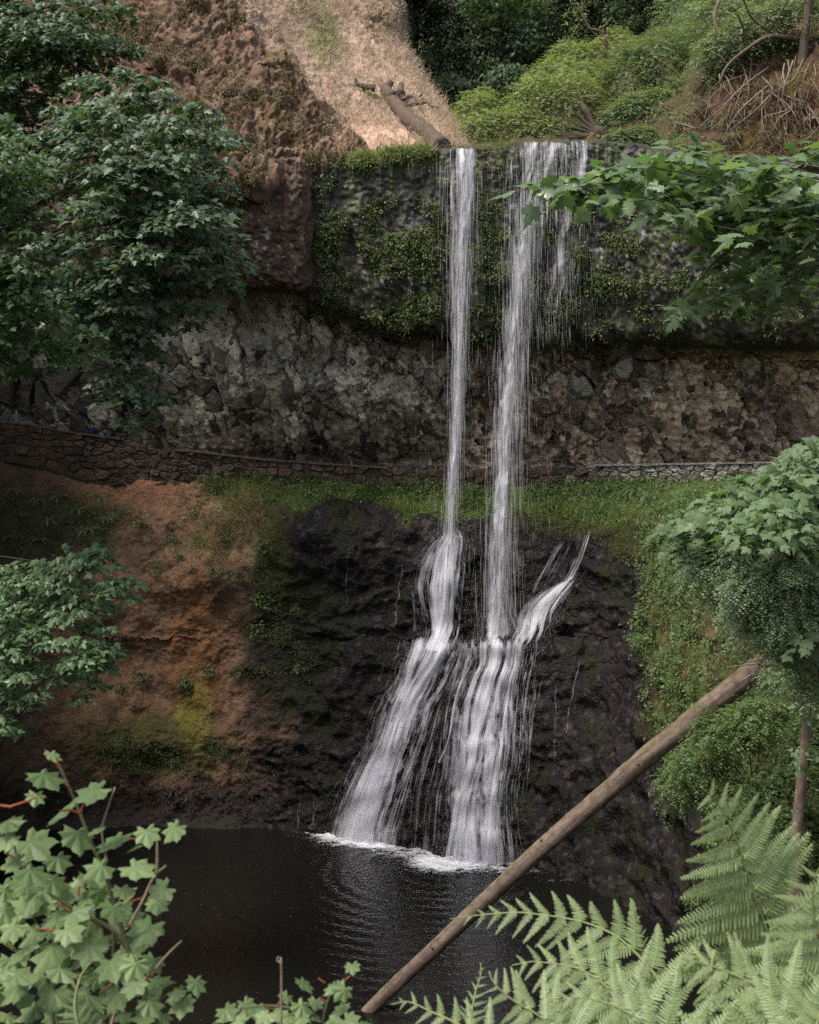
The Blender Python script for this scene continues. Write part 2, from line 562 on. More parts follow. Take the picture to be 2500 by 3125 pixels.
# zones of colour
n_a = fbm(Q * .55, 4, seed=21)
n_b = fbm(Q * 1.6, 4, seed=22)
alb = np.ones(LOW.shape) * np.array([.0095, .0078, .0082])
alb = mixa(alb, (.020, .0155, .0135), sm(.1, .6, n_b) * .7)
alb = mixa(alb, (.040, .034, .032), sm(.80, .95, pid) * .8)
alb = mixa(alb, (.011, .0135, .005), sm(-.05, .5, n_a) * .75 * (1 - .6 * blob(lx, ly, 1350, 2200, 300, 500)))
soil = np.ones(LOW.shape) * np.array([.125, .072, .043])
soil = mixa(soil, (.19, .122, .078), sm(.0, .6, n_b) * (.3 + .7 * blob(lx, ly, 680, 1620, 170, 200)))
soil = mixa(soil, (.30, .23, .13), .8 * blob(lx, ly, 730, 1580, 95, 120) * sm(-.4, .3, n_b))
soil = mixa(soil, (.050, .032, .022), sm(.0, .5, -n_a) * .8)
soil = mixa(soil, (.17, .078, .028), .65 * sm(.15, .8, blob(lx, ly, 590, 2000, 90, 260) + .3 * n_b))
soil = mixa(soil, (.17, .080, .045), .8 * blob(lx, ly, 420, 1490, 180, 60))
soil = mixa(soil, (.026, .030, .010), .95 * sm(.15, .7, blob(lx, ly, 60, 1620, 330, 130) + .35 * n_a))
soil = mixa(soil, (.030, .033, .008), .9 * sm(.2, .7, blob(lx, ly, 470, 2280, 270, 110) + .3 * n_a))
soil = mixa(soil, (.11, .095, .018), .75 * sm(.3, .8, blob(lx, ly, 590, 2190, 70, 120) + .3 * n_b))
soil = mixa(soil, (.020, .016, .014), sm(2330, 2450, ly + 60 * n_a))
soil = mixa(soil, (.028, .024, .016), sm(260, 60, lx + 80 * n_a) * .75)  # shade over the far left end, painted into the soil colour
alb = mixa(alb, soil, soil_k) if False else alb * (1 - soil_k[..., None]) + soil * soil_k[..., None]
alb = mixa(alb, (.026, .031, .007), .9 * sm(.3, .75, blob(lx, ly, 830, 1720, 65, 280) + .35 * n_a))
alb = mixa(alb, (.012, .014, .006), .8 * sm(.3, .8, blob(lx, ly, 900, 2000, 190, 230) + .3 * n_a))
alb = mixa(alb, (.018, .021, .005), .95 * sm(.3, .7, blob(lx, ly, 1740, 1590, 230, 45) + blob(lx, ly, 1920, 1660, 90, 60) + .3 * n_a))
green = np.ones(LOW.shape) * np.array([.055, .068, .018])
green = mixa(green, (.085, .052, .028), sm(.05, .5, n_a) * .9)
green = mixa(green, (.035, .044, .009), sm(.0, .5, n_b) * .7)
alb = alb * (1 - bank_k[..., None]) + green * bank_k[..., None]
alb = mixa(alb, (.05, .066, .014), .9 * top_k * sm(560, 740, lx))
wet = np.clip(rock_k * .85 + .15 * sm(.2, .6, n_b) * rock_k + .15, 0, 1) * (1 - .8 * top_k)
wet = np.maximum(wet, .55 * sm(2480, 2560, ly) * (1 - bank_k))
# three pieces of the one surface, split along a ragged line
cen = lambda A: (A[:-1, :-1] + A[1:, 1:]).ravel() / 2
cs, cb = cen(soil_k), cen(bank_k)
M_soil = terrain_mat('slope_soil', fine=8.0, bump=.8, rough_wet=.45, bdist=.1, spec=.25)
zone_obj('left_slope', LOW, M_soil, alb, wet * .6, cs >= .5, 'bare brown earth slope with orange stain left of the waterfall')
zone_obj('lower_cliff', LOW, M_wet, alb, wet, (cs < .5) & (cb < .5), 'wet black basalt apron behind the lower cascades')
zone_obj('right_bank', LOW, M_soil, alb, wet * .3, (cs < .5) & (cb >= .5), 'mossy green bank right of the waterfall')
_F = grid_faces(*LOW.shape[:2])
LOW_BVH = BVHTree.FromPolygons([tuple(v) for v in LOW.reshape(-1, 3).tolist()], _F.tolist())

def hit(bvh, px, py):
    d = Vector(W(px, py, 1.0)) - Vector((0, 0, EYE))
    loc, nor, _i, _d = bvh.ray_cast(Vector((0, 0, EYE)), d.normalized(), 300)
    return loc, nor

# ---- upper net: the lip of the falls, the overhanging face, the alcove and its floor
UC = [-500, -200, 100, 350, 550, 720, 900, 965, 1150, 1350, 1550, 1750, 1900, 2100, 2300, 2500, 2800]
lipY = np.array([45, 50, 53, 53, 52, 50.9, 50.9, 51.7, 51.5, 51.3, 51.0, 50.8, 50.4, 49.6, 48.5, 47, 44])
lipy = np.array([430, 430, 440, 450, 460, 470, 485, 500, 482, 462, 447, 436, 440, 470, 480, 490, 500], float)
edgy = np.array([880, 880, 880, 875, 868, 862, 872, 905, 985, 1015, 1022, 1022, 1026, 1034, 1040, 1042, 1042], float)
flooy = np.array([1290, 1330, 1390, 1425, 1445, 1450, 1455, 1456, 1458, 1460, 1460, 1458, 1456, 1455, 1452, 1450, 1440], float)
back = np.array([0, 0, 0, 0, 0, 0, 0, 0, 0, 0, 0, 0, 0, 0, 0, 0, 0], float)
unet = np.stack([
    W(UC, lipy - 14, lipY + 7),
    W(UC, lipy - 4, lipY + 1.2),
    W(UC, lipy, lipY),
    W(UC, lipy + 60, lipY - .05),
    W(UC, lipy + 180, lipY + .15),
    W(UC, lipy + .72 * (edgy - lipy), lipY + .6),
    W(UC, edgy - 12, lipY + 1.3),
    W(UC, edgy + 10, lipY + 2.4),
    W(UC, edgy + 40, lipY + 4.4),
    W(UC, 1190, lipY + 5.6),
    W(UC, flooy - 30, lipY + 6.6),
    W(UC, flooy, lipY + 7.0),
])
rq = samples([(0, 2, 10), (2, 3, 20), (3, 4, 30), (4, 5, 62), (5, 6, 34), (6, 7, 14), (7, 8, 14), (8, 9, 54), (9, 10, 68), (10, 11, 16)])
cq = samples([(0, 1, 10), (1, 3, 90), (3, 15, 470), (15, 16, 12)])
UP = net_surface(unet, rq, cq)
UN = grid_normals(UP)
ux, uy = PX(UP)
Q = UP
rowk = np.repeat(rq[:, None], UP.shape[1], 1)
face_k = sm(2.0, 2.4, rowk) * (1 - sm(6.0, 7.2, rowk))
col_k = sm(975, 930, ux + 20 * fbm(Q * .5, 2, seed=31))                      # the drier brown column on the left
vert = fbm(Q * np.array([2.2, 2.2, .35]), 4, seed=32)
big = fbm(Q * np.array([.45, .45, .22]), 4, seed=33)
f1, f2, cid = cells(Q * np.array([1.5, 1.5, .8]) + .3 * fbm(Q, 2, seed=30)[..., None], seed=8)
g1, g2, gid = cells(Q * np.array([4.5, 4.5, 3.2]), seed=9)
fine = fbm(Q * 5.0, 3, seed=34)
disp = face_k * (.22 * big + .20 * vert + .12 * (cid - .5) + .03 * (gid - .5) + .07 * fine + .07 * ridged(Q * np.array([1.7, 1.7, .5]), 4, seed=37) * sm(560, 760, uy)) + (1 - face_k) * .12 * fine
disp = disp + face_k * .15 * sm(480, 900, uy) * np.maximum(0, fbm(Q * .9, 3, seed=36))
UP = UP + UN * disp[..., None]
# the alcove: solid rock broken by cracks at several sizes
alc = sm(7.5, 8.3, rowk) * (1 - sm(10.2, 10.9, rowk))
A_ = Q @ np.array([[.92, .05, -.38], [0, 1, 0], [.38, .05, .92]])
wq = .35 * fbm(Q * .9, 3, seed=131)[..., None]
a1, a2, aid = cells(A_ * np.array([1.05, .5, .55]) + wq, seed=21)
b1, b2, bid = cells(A_ * np.array([2.3, 1.2, 1.5]) + wq * 1.2, seed=22)
c1_, c2_, cid2 = cells(A_ * np.array([5.0, 3.0, 4.4]) + wq * 2, seed=23)
bulge = 1.0 * blob(ux, uy, 900, 1200, 430, 130) + .5 * blob(ux, uy, 1900, 1250, 500, 110) - .9 * blob(ux, uy, 900, 1405, 380, 36)
crack = .16 * (1 - sm(0, .06, a2 - a1)) + .08 * (1 - sm(0, .06, b2 - b1))
fract = .62 * (aid - .5) + .30 * (bid - .5) * sm(0, .10, b2 - b1) + .11 * (cid2 - .5) - crack + .10 * fbm(Q * 2.4, 3, seed=132) + .35 * (a1 - .5) * (aid - .5)
UP[..., 1] -= alc * (bulge + fract)
UP[..., 1] += 1.6 * blob(ux, uy, 690, 945, 300, 62) * sm(7.3, 8.0, rowk)
UN = grid_normals(smooth2(UP, 2))
ux, uy = PX(UP)
n_a = fbm(Q * .6, 4, seed=41)
n_b = fbm(Q * 2.0, 4, seed=42)
n_c = fbm(Q * np.array([3.5, 3.5, 1.5]), 3, seed=43)
low_k = sm(620, 830, uy + 40 * n_a) * sm(940, 1010, ux)
alb = np.ones(UP.shape) * np.array([.017, .0155, .0145])
alb = mixa(alb, (.055, .042, .034), sm(.0, .6, n_b) * .8)
alb = mixa(alb, (.070, .054, .040), low_k * sm(-.1, .5, n_a) * .8)
alb = mixa(alb, (.026, .034, .010), sm(.0, .5, n_c + .3 * n_a) * .8 * sm(960, 1010, ux))
alb = mixa(alb, (.06, .066, .012), .8 * blob(ux, uy, 1510, 480, 70, 60) + .7 * blob(ux, uy, 1200, 500, 200, 25))
brown = np.ones(UP.shape) * np.array([.075, .046, .032])
brown = mixa(brown, (.048, .034, .027), sm(.0, .4, n_b))
brown = mixa(brown, (.13, .105, .09), sm(.35, .6, n_c) * .6)
alb = alb * (1 - col_k[..., None]) + brown * col_k[..., None]
strk = fbm(Q * np.array([2.6, 2.6, .16]), 4, seed=48)
alb = mixa(alb, (.034, .044, .012), .85 * sm(.05, .45, strk) * sm(960, 1010, ux))
alb = mixa(alb, (.012, .011, .011), .8 * sm(.05, .5, -strk) * sm(960, 1010, ux))
lich = sm(.34, .54, fbm(Q * np.array([4.0, 4.0, 3.0]), 3, seed=47)) * (blob(ux, uy, 1180, 850, 160, 130) + 1.3 * blob(ux, uy, 1930, 830, 190, 110) + .8 * blob(ux, uy, 800, 740, 120, 130) + .7 * blob(ux, uy, 1500, 880, 150, 120) + blob(ux, uy, 2250, 760, 200, 130))
alb = mixa(alb, (.33, .31, .28), np.clip(1.0 * lich, 0, .8))
alb = mixa(alb, (.030, .024, .020), sm(6.2, 6.9, rowk) * (1 - sm(7.7, 8.1, rowk)) * .7)  # undercut shadow painted into the rock colour beneath the overhang
gk_ = sm(1520, 1120, ux + 130 * n_a)
rk = lerp(np.array([.36, .275, .205]), np.array([.42, .40, .315]), gk_[..., None]) * (.36 + 1.25 * (.6 * aid + .4 * bid))[..., None] * (.45 + .55 * sm(-50, 520, ux))[..., None]  # last factor paints the alcove's far-left shade into the rock colour
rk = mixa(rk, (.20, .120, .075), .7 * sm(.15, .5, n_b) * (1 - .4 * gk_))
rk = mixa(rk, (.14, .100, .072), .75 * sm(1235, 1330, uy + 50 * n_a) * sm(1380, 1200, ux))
rk = mixa(rk, (.10, .085, .036), .5 * sm(.2, .6, n_a) * sm(1500, 1900, ux))
lk = sm(.12, .30, fbm(Q * np.array([4.2, 4.2, 3.4]), 4, seed=133) + .25 * (bid - .5)) * np.clip(.9 * blob(ux, uy, 1200, 1170, 260, 100) + .35 * blob(ux, uy, 850, 1130, 200, 80) + .9 * blob(ux, uy, 1700, 1130, 260, 90) + .9 * blob(ux, uy, 2150, 1150, 350, 110) + .25, 0, 1)
rk = mixa(rk, (.60, .58, .52), .9 * lk)
rk = mixa(rk, (.03, .025, .02), .75 * np.clip(crack / .16, 0, 1))
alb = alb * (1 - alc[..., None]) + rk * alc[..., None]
wet = (face_k * sm(960, 1010, ux) * sm(900, 620, uy) * .75 + .1) * np.ones_like(ux)
cu = cen(rowk)
zone_obj('upper_cliff', UP, M_rock, alb, wet, cu < 7.6, 'dark overhanging basalt face with the lip of the falls on top')
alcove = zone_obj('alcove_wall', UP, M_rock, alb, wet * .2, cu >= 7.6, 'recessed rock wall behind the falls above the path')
UP_BVH = BVHTree.FromPolygons([tuple(v) for v in UP.reshape(-1, 3).tolist()], grid_faces(*UP.shape[:2]).tolist())

# ---- hillside: brown mossy outcrop and bare slope above the lip on the left
hp = [
    [(-300, 580, 54), (100, 560, 54), (350, 660, 53.6), (560, 650, 52.4), (760, 630, 51.7), (960, 540, 52.6), (1120, 500, 52.7), (1260, 478, 52.8), (1370, 460, 53), (1420, 455, 54), (1440, 452, 60)],
    [(-300, 490, 54), (100, 480, 54.2), (350, 560, 53.0), (560, 570, 51.4), (760, 560, 50.5), (960, 498, 51.9), (1120, 478, 52.6), (1260, 462, 52.8), (1370, 448, 53.2), (1412, 440, 54.6), (1430, 440, 62)],
    [(-300, 380, 54.4), (100, 380, 54.8), (350, 380, 53.4), (560, 390, 51.9), (760, 400, 51.4), (960, 395, 53.6), (1110, 380, 55.6), (1240, 375, 56.4), (1335, 372, 57.4), (1372, 376, 60), (1400, 390, 70)],
    [(-300, 230, 55), (100, 230, 55.5), (350, 230, 54.8), (560, 230, 53.6), (760, 235, 53.6), (945, 245, 56.2), (1075, 245, 58.5), (1180, 245, 60), (1268, 250, 61.4), (1300, 262, 65), (1330, 300, 76)],
    [(-300, 80, 56), (100, 80, 56.5), (350, 80, 56), (560, 80, 55), (740, 80, 56), (895, 90, 59), (1010, 90, 62), (1105, 95, 63.6), (1192, 105, 65), (1218, 120, 69), (1260, 180, 82)],
    [(-300, -100, 57), (100, -100, 58), (350, -100, 57.5), (560, -100, 57), (730, -100, 58.5), (870, -90, 62), (985, -85, 65.6), (1085, -80, 67), (1170, -60, 69), (1195, -50, 73), (1240, 20, 88)],
    [(-300, -500, 63), (100, -500, 64), (350, -500, 63), (560, -500, 63), (730, -500, 66), (870, -500, 70), (980, -480, 74), (1080, -480, 76), (1170, -450, 78), (1200, -430, 84), (1250, -350, 98)],
]
hnet = np.array([[W(*p) for p in r] for r in hp])
rq = samples([(0, 1, 14), (1, 5, 210), (5, 6, 10)])
cq = samples([(0, 2, 24), (2, 9, 290), (9, 10, 10)])
HILL = net_surface(hnet, rq, cq)
HN = grid_normals(HILL)
hx, hy = PX(HILL)
Q = HILL
crag = sm(60, -40, hx - (770 + (hy - 60) * .74) + 60 * fbm(Q * .5, 3, seed=51))
crag = np.maximum(crag, .8 * blob(hx, hy, 1160, 60, 60, 60))
rid = ridged(Q * np.array([.62, .62, .22]) + .5 * fbm(Q * .5, 2, seed=50)[..., None], 4, seed=52)
clump1, clump2, clid = cells(Q * np.array([1.7, 1.7, 1.2]) + .5 * fbm(Q * 1.1, 2, seed=49)[..., None], seed=12)
fine = fbm(Q * 4.5, 4, seed=53)
tuft = fbm(Q * np.array([3.2, 3.2, 2.2]), 3, seed=54)
hq1, hq2, hid = cells(Q * np.array([1.5, 1.5, .42]) + .45 * fbm(Q * .9, 3, seed=57)[..., None], seed=24)
hr1, hr2, hid2 = cells(Q * np.array([3.6, 3.6, 1.5]) + .6 * fbm(Q * 1.5, 2, seed=58)[..., None], seed=25)
disp = crag * (.26 * (hid - .5) + .10 * (hid2 - .5) - .12 * (1 - sm(0, .12, hq2 - hq1)) + .30 * rid + .26 * fbm(Q * np.array([1.7, 1.7, .34]) + .25 * fbm(Q * 1.3, 2, seed=48)[..., None], 4, seed=56) + .12 * ridged(Q * np.array([4.2, 4.2, 1.0]), 3, seed=59) + .05 * fine) + (1 - crag) * (.25 * fbm(Q * .4, 3, seed=55) + .14 * np.maximum(tuft, 0) + .06 * fine)
HILL = HILL + HN * disp[..., None] * sm(0, .4, np.repeat(rq[:, None], HILL.shape[1], 1))[..., None]
HN = grid_normals(smooth2(HILL, 2))
hx, hy = PX(HILL)
n_a = fbm(Q * .45, 4, seed=61)
n_b = fbm(Q * 1.8, 4, seed=62)
slope = np.ones(HILL.shape) * np.array([.36, .255, .205])
slope = mixa(slope, (.27, .21, .155), sm(-.1, .5, n_b) * .9)
slope = mixa(slope, (.42, .265, .19), .5 * sm(.2, .7, blob(hx, hy, 1200, 440, 220, 60) + blob(hx, hy, 1090, 330, 60, 90) * .6 + .4 * n_a))
slope = mixa(slope, (.17, .18, .06), .7 * sm(.35, .9, blob(hx, hy, 985, 120, 60, 110) + .45 * n_a))
slope = mixa(slope, (.16, .10, .075), sm(.15, .5, tuft) * .6)
rock = np.ones(HILL.shape) * np.array([.115, .072, .050]) * (.6 + .8 * hid2)[..., None]
rock = mixa(rock, (.034, .023, .017), sm(.25, -.4, rid * .35 + n_b * .5 + fine * .3))
rock = mixa(rock, (.085, .060, .022), sm(.0, .55, n_a) * .7)
rock = mixa(rock, (.17, .145, .110), sm(.3, .7, n_b) * .6)
alb = slope * (1 - crag[..., None]) + rock * crag[..., None]
zone_obj('hillside', HILL, M_hill, alb, np.zeros_like(hx), None, 'steep hillside of brown mossy crags and bare pinkish slope above the falls')
HILL_BVH = BVHTree.FromPolygons([tuple(v) for v in HILL.reshape(-1, 3).tolist()], grid_faces(*HILL.shape[:2]).tolist())

# ---- upper bank: right side of the stream above the lip, rising to the forest
bp_ = [
    [(1420, 470, 52.0), (1600, 462, 51.9), (1750, 452, 51.8), (1850, 470, 51.4), (1960, 490, 51), (2120, 520, 50.3), (2300, 540, 49.4), (2500, 550, 48), (2800, 560, 45)],
    [(1420, 446, 54), (1600, 436, 54), (1750, 432, 53.5), (1850, 430, 51.8), (1960, 450, 51.4), (2120, 470, 50.6), (2300, 480, 49.8), (2500, 480, 48.4), (2800, 490, 45.4)],
    [(1420, 438, 58), (1600, 428, 57.6), (1750, 420, 56), (1850, 412, 54), (1960, 405, 53), (2120, 395, 51.5), (2300, 360, 50.6), (2500, 340, 49), (2800, 320, 46)],
    [(1420, 420, 66), (1600, 408, 65), (1750, 395, 63), (1850, 370, 60), (1960, 330, 58), (2120, 270, 53), (2300, 200, 51.6), (2500, 170, 50), (2800, 150, 47)],
    [(1420, 395, 80), (1600, 380, 78), (1750, 350, 74), (1850, 300, 70), (1960, 240, 66), (2120, 170, 60), (2300, 110, 56), (2500, 90, 54), (2800, 60, 51)],
    [(1300, 345, 92), (1500, 330, 90), (1700, 300, 86), (1850, 230, 82), (1960, 160, 78), (2120, 90, 72), (2300, 30, 68), (2500, 0, 66), (2800, -40, 62)],
    [(1100, 150, 100), (1300, 130, 100), (1500, 100, 98), (1850, 20, 94), (1960, -40, 92), (2120, -100, 88), (2300, -160, 84), (2500, -200, 80), (2800, -260, 76)],
    [(900, -700, 118), (1200, -700, 118), (1500, -700, 116), (1850, -700, 112), (1960, -700, 110), (2120, -720, 106), (2300, -740, 102), (2500, -760, 98), (2800, -780, 94)],
]
bnet = np.array([[W(*p) for p in r] for r in bp_])
rq = samples([(0, 4, 90), (4, 6, 24), (6, 7, 14)])
cq = samples([(0, 3, 40), (3, 7, 130), (7, 8, 8)])
BANK = net_surface(bnet, rq, cq)
BN = grid_normals(BANK)
bx, by = PX(BANK)
Q = BANK
rowk = np.repeat(rq[:, None], BANK.shape[1], 1)
disp = (.5 * fbm(Q * .4, 4, seed=71) + .25 * ridged(Q * np.array([1.1, 1.1, .6]), 3, seed=72) * sm(2050, 2200, bx)) * sm(.8, 1.6, rowk) + .12 * fbm(Q * 2.5, 3, seed=73)
BANK = BANK + BN * disp[..., None]
BN = grid_normals(smooth2(BANK, 2))
bx, by = PX(BANK)
n_a = fbm(Q * .5, 4, seed=74)
n_b = fbm(Q * 1.9, 4, seed=75)
alb = np.ones(BANK.shape) * np.array([.05, .044, .02])
earth = np.ones(BANK.shape) * np.array([.080, .048, .030])
earth = mixa(earth, (.05, .032, .022), sm(0, .5, n_b))
earth = mixa(earth, (.11, .085, .022), sm(.1, .6, n_a) * .7)
k = sm(2040, 2200, bx + 50 * n_a)
alb = alb * (1 - k[..., None]) + earth * k[..., None]
alb = mixa(alb, (.03, .033, .014), sm(4.0, 5.0, rowk))
zone_obj('upper_bank', BANK, M_hill, alb, np.zeros_like(bx), None, 'earth bank and forest floor above the falls on the right')
BANK_BVH = BVHTree.FromPolygons([tuple(v) for v in BANK.reshape(-1, 3).tolist()], grid_faces(*BANK.shape[:2]).tolist())

# ---- far hillside closing the ravine behind the slope
fx = np.linspace(-60, 60, 70)
fz = np.linspace(18, 110, 50)
FX_, FZ_ = np.meshgrid(fx, fz)
FP = np.stack([FX_, 112 + (FZ_ - 20) * .22 + 3 * fbm(np.stack([FX_, FZ_, FZ_ * 0], -1) * .1, 3, seed=81), FZ_], -1)
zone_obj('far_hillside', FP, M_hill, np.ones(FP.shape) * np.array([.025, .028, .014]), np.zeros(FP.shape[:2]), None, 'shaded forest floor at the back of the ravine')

# ---- near bank: the ground the photographer stands on, falling to the pool
gx = np.linspace(-26, 26, 90)
gy = np.concatenate([np.linspace(-14, 1.5, 20), np.linspace(1.6, 5.5, 24), np.linspace(5.8, 34, 60)])
GX, GY = np.meshgrid(gx, gy)
GZ = np.where(GY < 1.8, 14.0 - .02 * GY, 14.0 - (GY - 1.8) * .475 - .12 * np.maximum(GY - 4, 0) * .35)
GZ = GZ + .12 * fbm(np.stack([GX, GY, GX * 0], -1) * .7, 3, seed=91) + .0035 * np.maximum(np.abs(GX) - 9, 0) ** 2 * sm(6, 14, GY)
GZ = np.maximum(GZ, -1.5)
GP = np.stack([GX, GY, GZ], -1)
zone_obj('ground', GP, M_soil, np.ones(GP.shape) * np.array([.05, .04, .022]), np.zeros(GX.shape), None, 'near bank falling to the pool')
def ground_z(x, y):
    i = np.clip(np.searchsorted(gy, y), 1, len(gy) - 1)
    j = np.clip(np.searchsorted(gx, x), 1, len(gx) - 1)
    return float(GZ[i - 1:i + 1, j - 1:j + 1].mean())

# ------------------------------------------------------------------ water
m, nt, out = new_mat('pool_water')
tc = N(nt, 'ShaderNodeTexCoord')
mp = N(nt, 'ShaderNodeMapping', {'Vector': tc.outputs['Object'], 'Scale': (1.0, 1.6, 1)})
n1 = N(nt, 'ShaderNodeTexNoise', {'Vector': mp.outputs[0], 'Scale': 3.4, 'Detail': 3.0, 'Distortion': .4})
n2 = N(nt, 'ShaderNodeTexNoise', {'Vector': mp.outputs[0], 'Scale': 9.0, 'Detail': 2.0})
pos = N(nt, 'ShaderNodeVectorMath', {0: tc.outputs['Object'], 1: (1.2, 47.0, 0)}, operation='DISTANCE')
near = N(nt, 'ShaderNodeMapRange', {'Value': pos.outputs['Value'], 'From Min': 1.5, 'From Max': 13.0, 'To Min': 1.0, 'To Max': .25})
ring = math_(nt, 'SINE', math_(nt, 'MULTIPLY_ADD', pos.outputs['Value'], 9.0, math_(nt, 'MULTIPLY', n1.outputs[0], 9.0)))
h = math_(nt, 'MULTIPLY_ADD', ring, .16, math_(nt, 'MULTIPLY_ADD', n2.outputs[0], .3, n1.outputs[0]))
h = math_(nt, 'MULTIPLY', h, near.outputs[0])
bp = N(nt, 'ShaderNodeBump', {'Strength': .7, 'Distance': .07, 'Height': h})
p = N(nt, 'ShaderNodeBsdfPrincipled', {'Base Color': (.007, .007, .006, 1), 'Roughness': .07, 'IOR': 1.33, 'Normal': bp.outputs[0]})
nt.links.new(p.outputs[0], out.inputs[0])
M_pool = m
xs, ys = np.linspace(-40, 30, 30), np.linspace(20, 56, 20)
XX, YY = np.meshgrid(xs, ys)
tag(grid_obj('pool', np.stack([XX, YY, XX * 0], -1), M_pool), 'dark still plunge pool', kind='structure')
# the stream above the lip
sx = np.array([[1340, 1420, 1500, 1600, 1700, 1790, 1840]])
SP = np.stack([W(sx[0], np.array([459, 454, 450, 443, 438, 434, 436]), 51.6), W(sx[0], np.array([456, 451, 447, 440, 434, 431, 432]), 53.4), W(sx[0] + 20, 430, 60), W(sx[0] + 30, 410, 74)])
tag(grid_obj('stream', SP, M_pool), 'stream running to the lip of the falls', kind='structure')

def water_mat(name, su, sv, dens, gain=2.2, colr=(.76, .76, .82, 1), fine=1.0):
    """Falling water: white where it is dense, clear between the threads; opacity from streak noise along the flow (uv in metres)."""
    m, nt, out = new_mat(name)
    uv = N(nt, 'ShaderNodeUVMap', uv_map='UVMap')
    e = N(nt, 'ShaderNodeAttribute', attribute_name='dense').outputs['Fac']
    a = N(nt, 'ShaderNodeMapping', {'Vector': uv.outputs[0], 'Scale': (su, sv, 1)})
    b = N(nt, 'ShaderNodeMapping', {'Vector': uv.outputs[0], 'Scale': (su * 2.7, sv * 2.2, 1), 'Location': (3.1, 7.7, 0)})
    n1 = N(nt, 'ShaderNodeTexNoise', {'Vector': a.outputs[0], 'Scale': 1.0, 'Detail': 3.0, 'Roughness': .6, 'Distortion': .25})
    n2 = N(nt, 'ShaderNodeTexNoise', {'Vector': b.outputs[0], 'Scale': 1.0, 'Detail': 3.0, 'Roughness': .65, 'Distortion': .3})
    s = math_(nt, 'MULTIPLY_ADD', n2.outputs[0], fine, math_(nt, 'MULTIPLY', n1.outputs[0], 1.0))
    s = math_(nt, 'SUBTRACT', s, .5 + .5 * fine)
    s = math_(nt, 'MULTIPLY_ADD', s, gain, math_(nt, 'MULTIPLY_ADD', e, 1.25, dens - .75))
    al = math_(nt, 'MULTIPLY', math_(nt, 'MULTIPLY', s, 1.0, clamp=True), math_(nt, 'MULTIPLY', e, 3.0, clamp=True))
    al = math_(nt, 'MULTIPLY', al, .86)
    p = N(nt, 'ShaderNodeBsdfPrincipled', {'Base Color': colr, 'Roughness': .55, 'Specular IOR Level': .3})
    tl = N(nt, 'ShaderNodeBsdfTranslucent', {'Color': colr})
    mx = N(nt, 'ShaderNodeMixShader', {0: .3, 1: p.outputs[0], 2: tl.outputs[0]})
    tr = N(nt, 'ShaderNodeBsdfTransparent')
    mo = N(nt, 'ShaderNodeMixShader', {0: al, 1: tr.outputs[0], 2: mx.outputs[0]})
    nt.links.new(mo.outputs[0], out.inputs[0])
    return m

M_fall = water_mat('falling_water', 8.0, .18, .36, 1.5, fine=.8)
M_veil = water_mat('thin_veil', 11.0, .28, .02, 1.9)
M_casc = water_mat('cascading_water', 6.5, .14, .28, 1.7, fine=.9)
m, nt, out = new_mat('water_thread')
p = N(nt, 'ShaderNodeBsdfPrincipled', {'Base Color': (.88, .88, .92, 1), 'Roughness': .4})
tl = N(nt, 'ShaderNodeBsdfTranslucent', {'Color': (.82, .83, .88, 1)})
mx = N(nt, 'ShaderNodeMixShader', {0: .35, 1: p.outputs[0], 2: tl.outputs[0]})
tr = N(nt, 'ShaderNodeBsdfTransparent')
mo = N(nt, 'ShaderNodeMixShader', {0: .18, 1: tr.outputs[0], 2: mx.outputs[0]})
nt.links.new(mo.outputs[0], out.inputs[0])
M_thread = m

fall = tag(empty('waterfall', W(1450, 2580, 49)), 'two-stranded white waterfall dropping from the lip to the dark pool', kind='structure')
def wpart(name, P, mat, dense, uv):
    o = grid_obj(name, P, mat, {'dense': dense}, None, None, uv)
    o.parent = fall
    o.matrix_parent_inverse = Matrix.Translation(-fall.location)
    return o

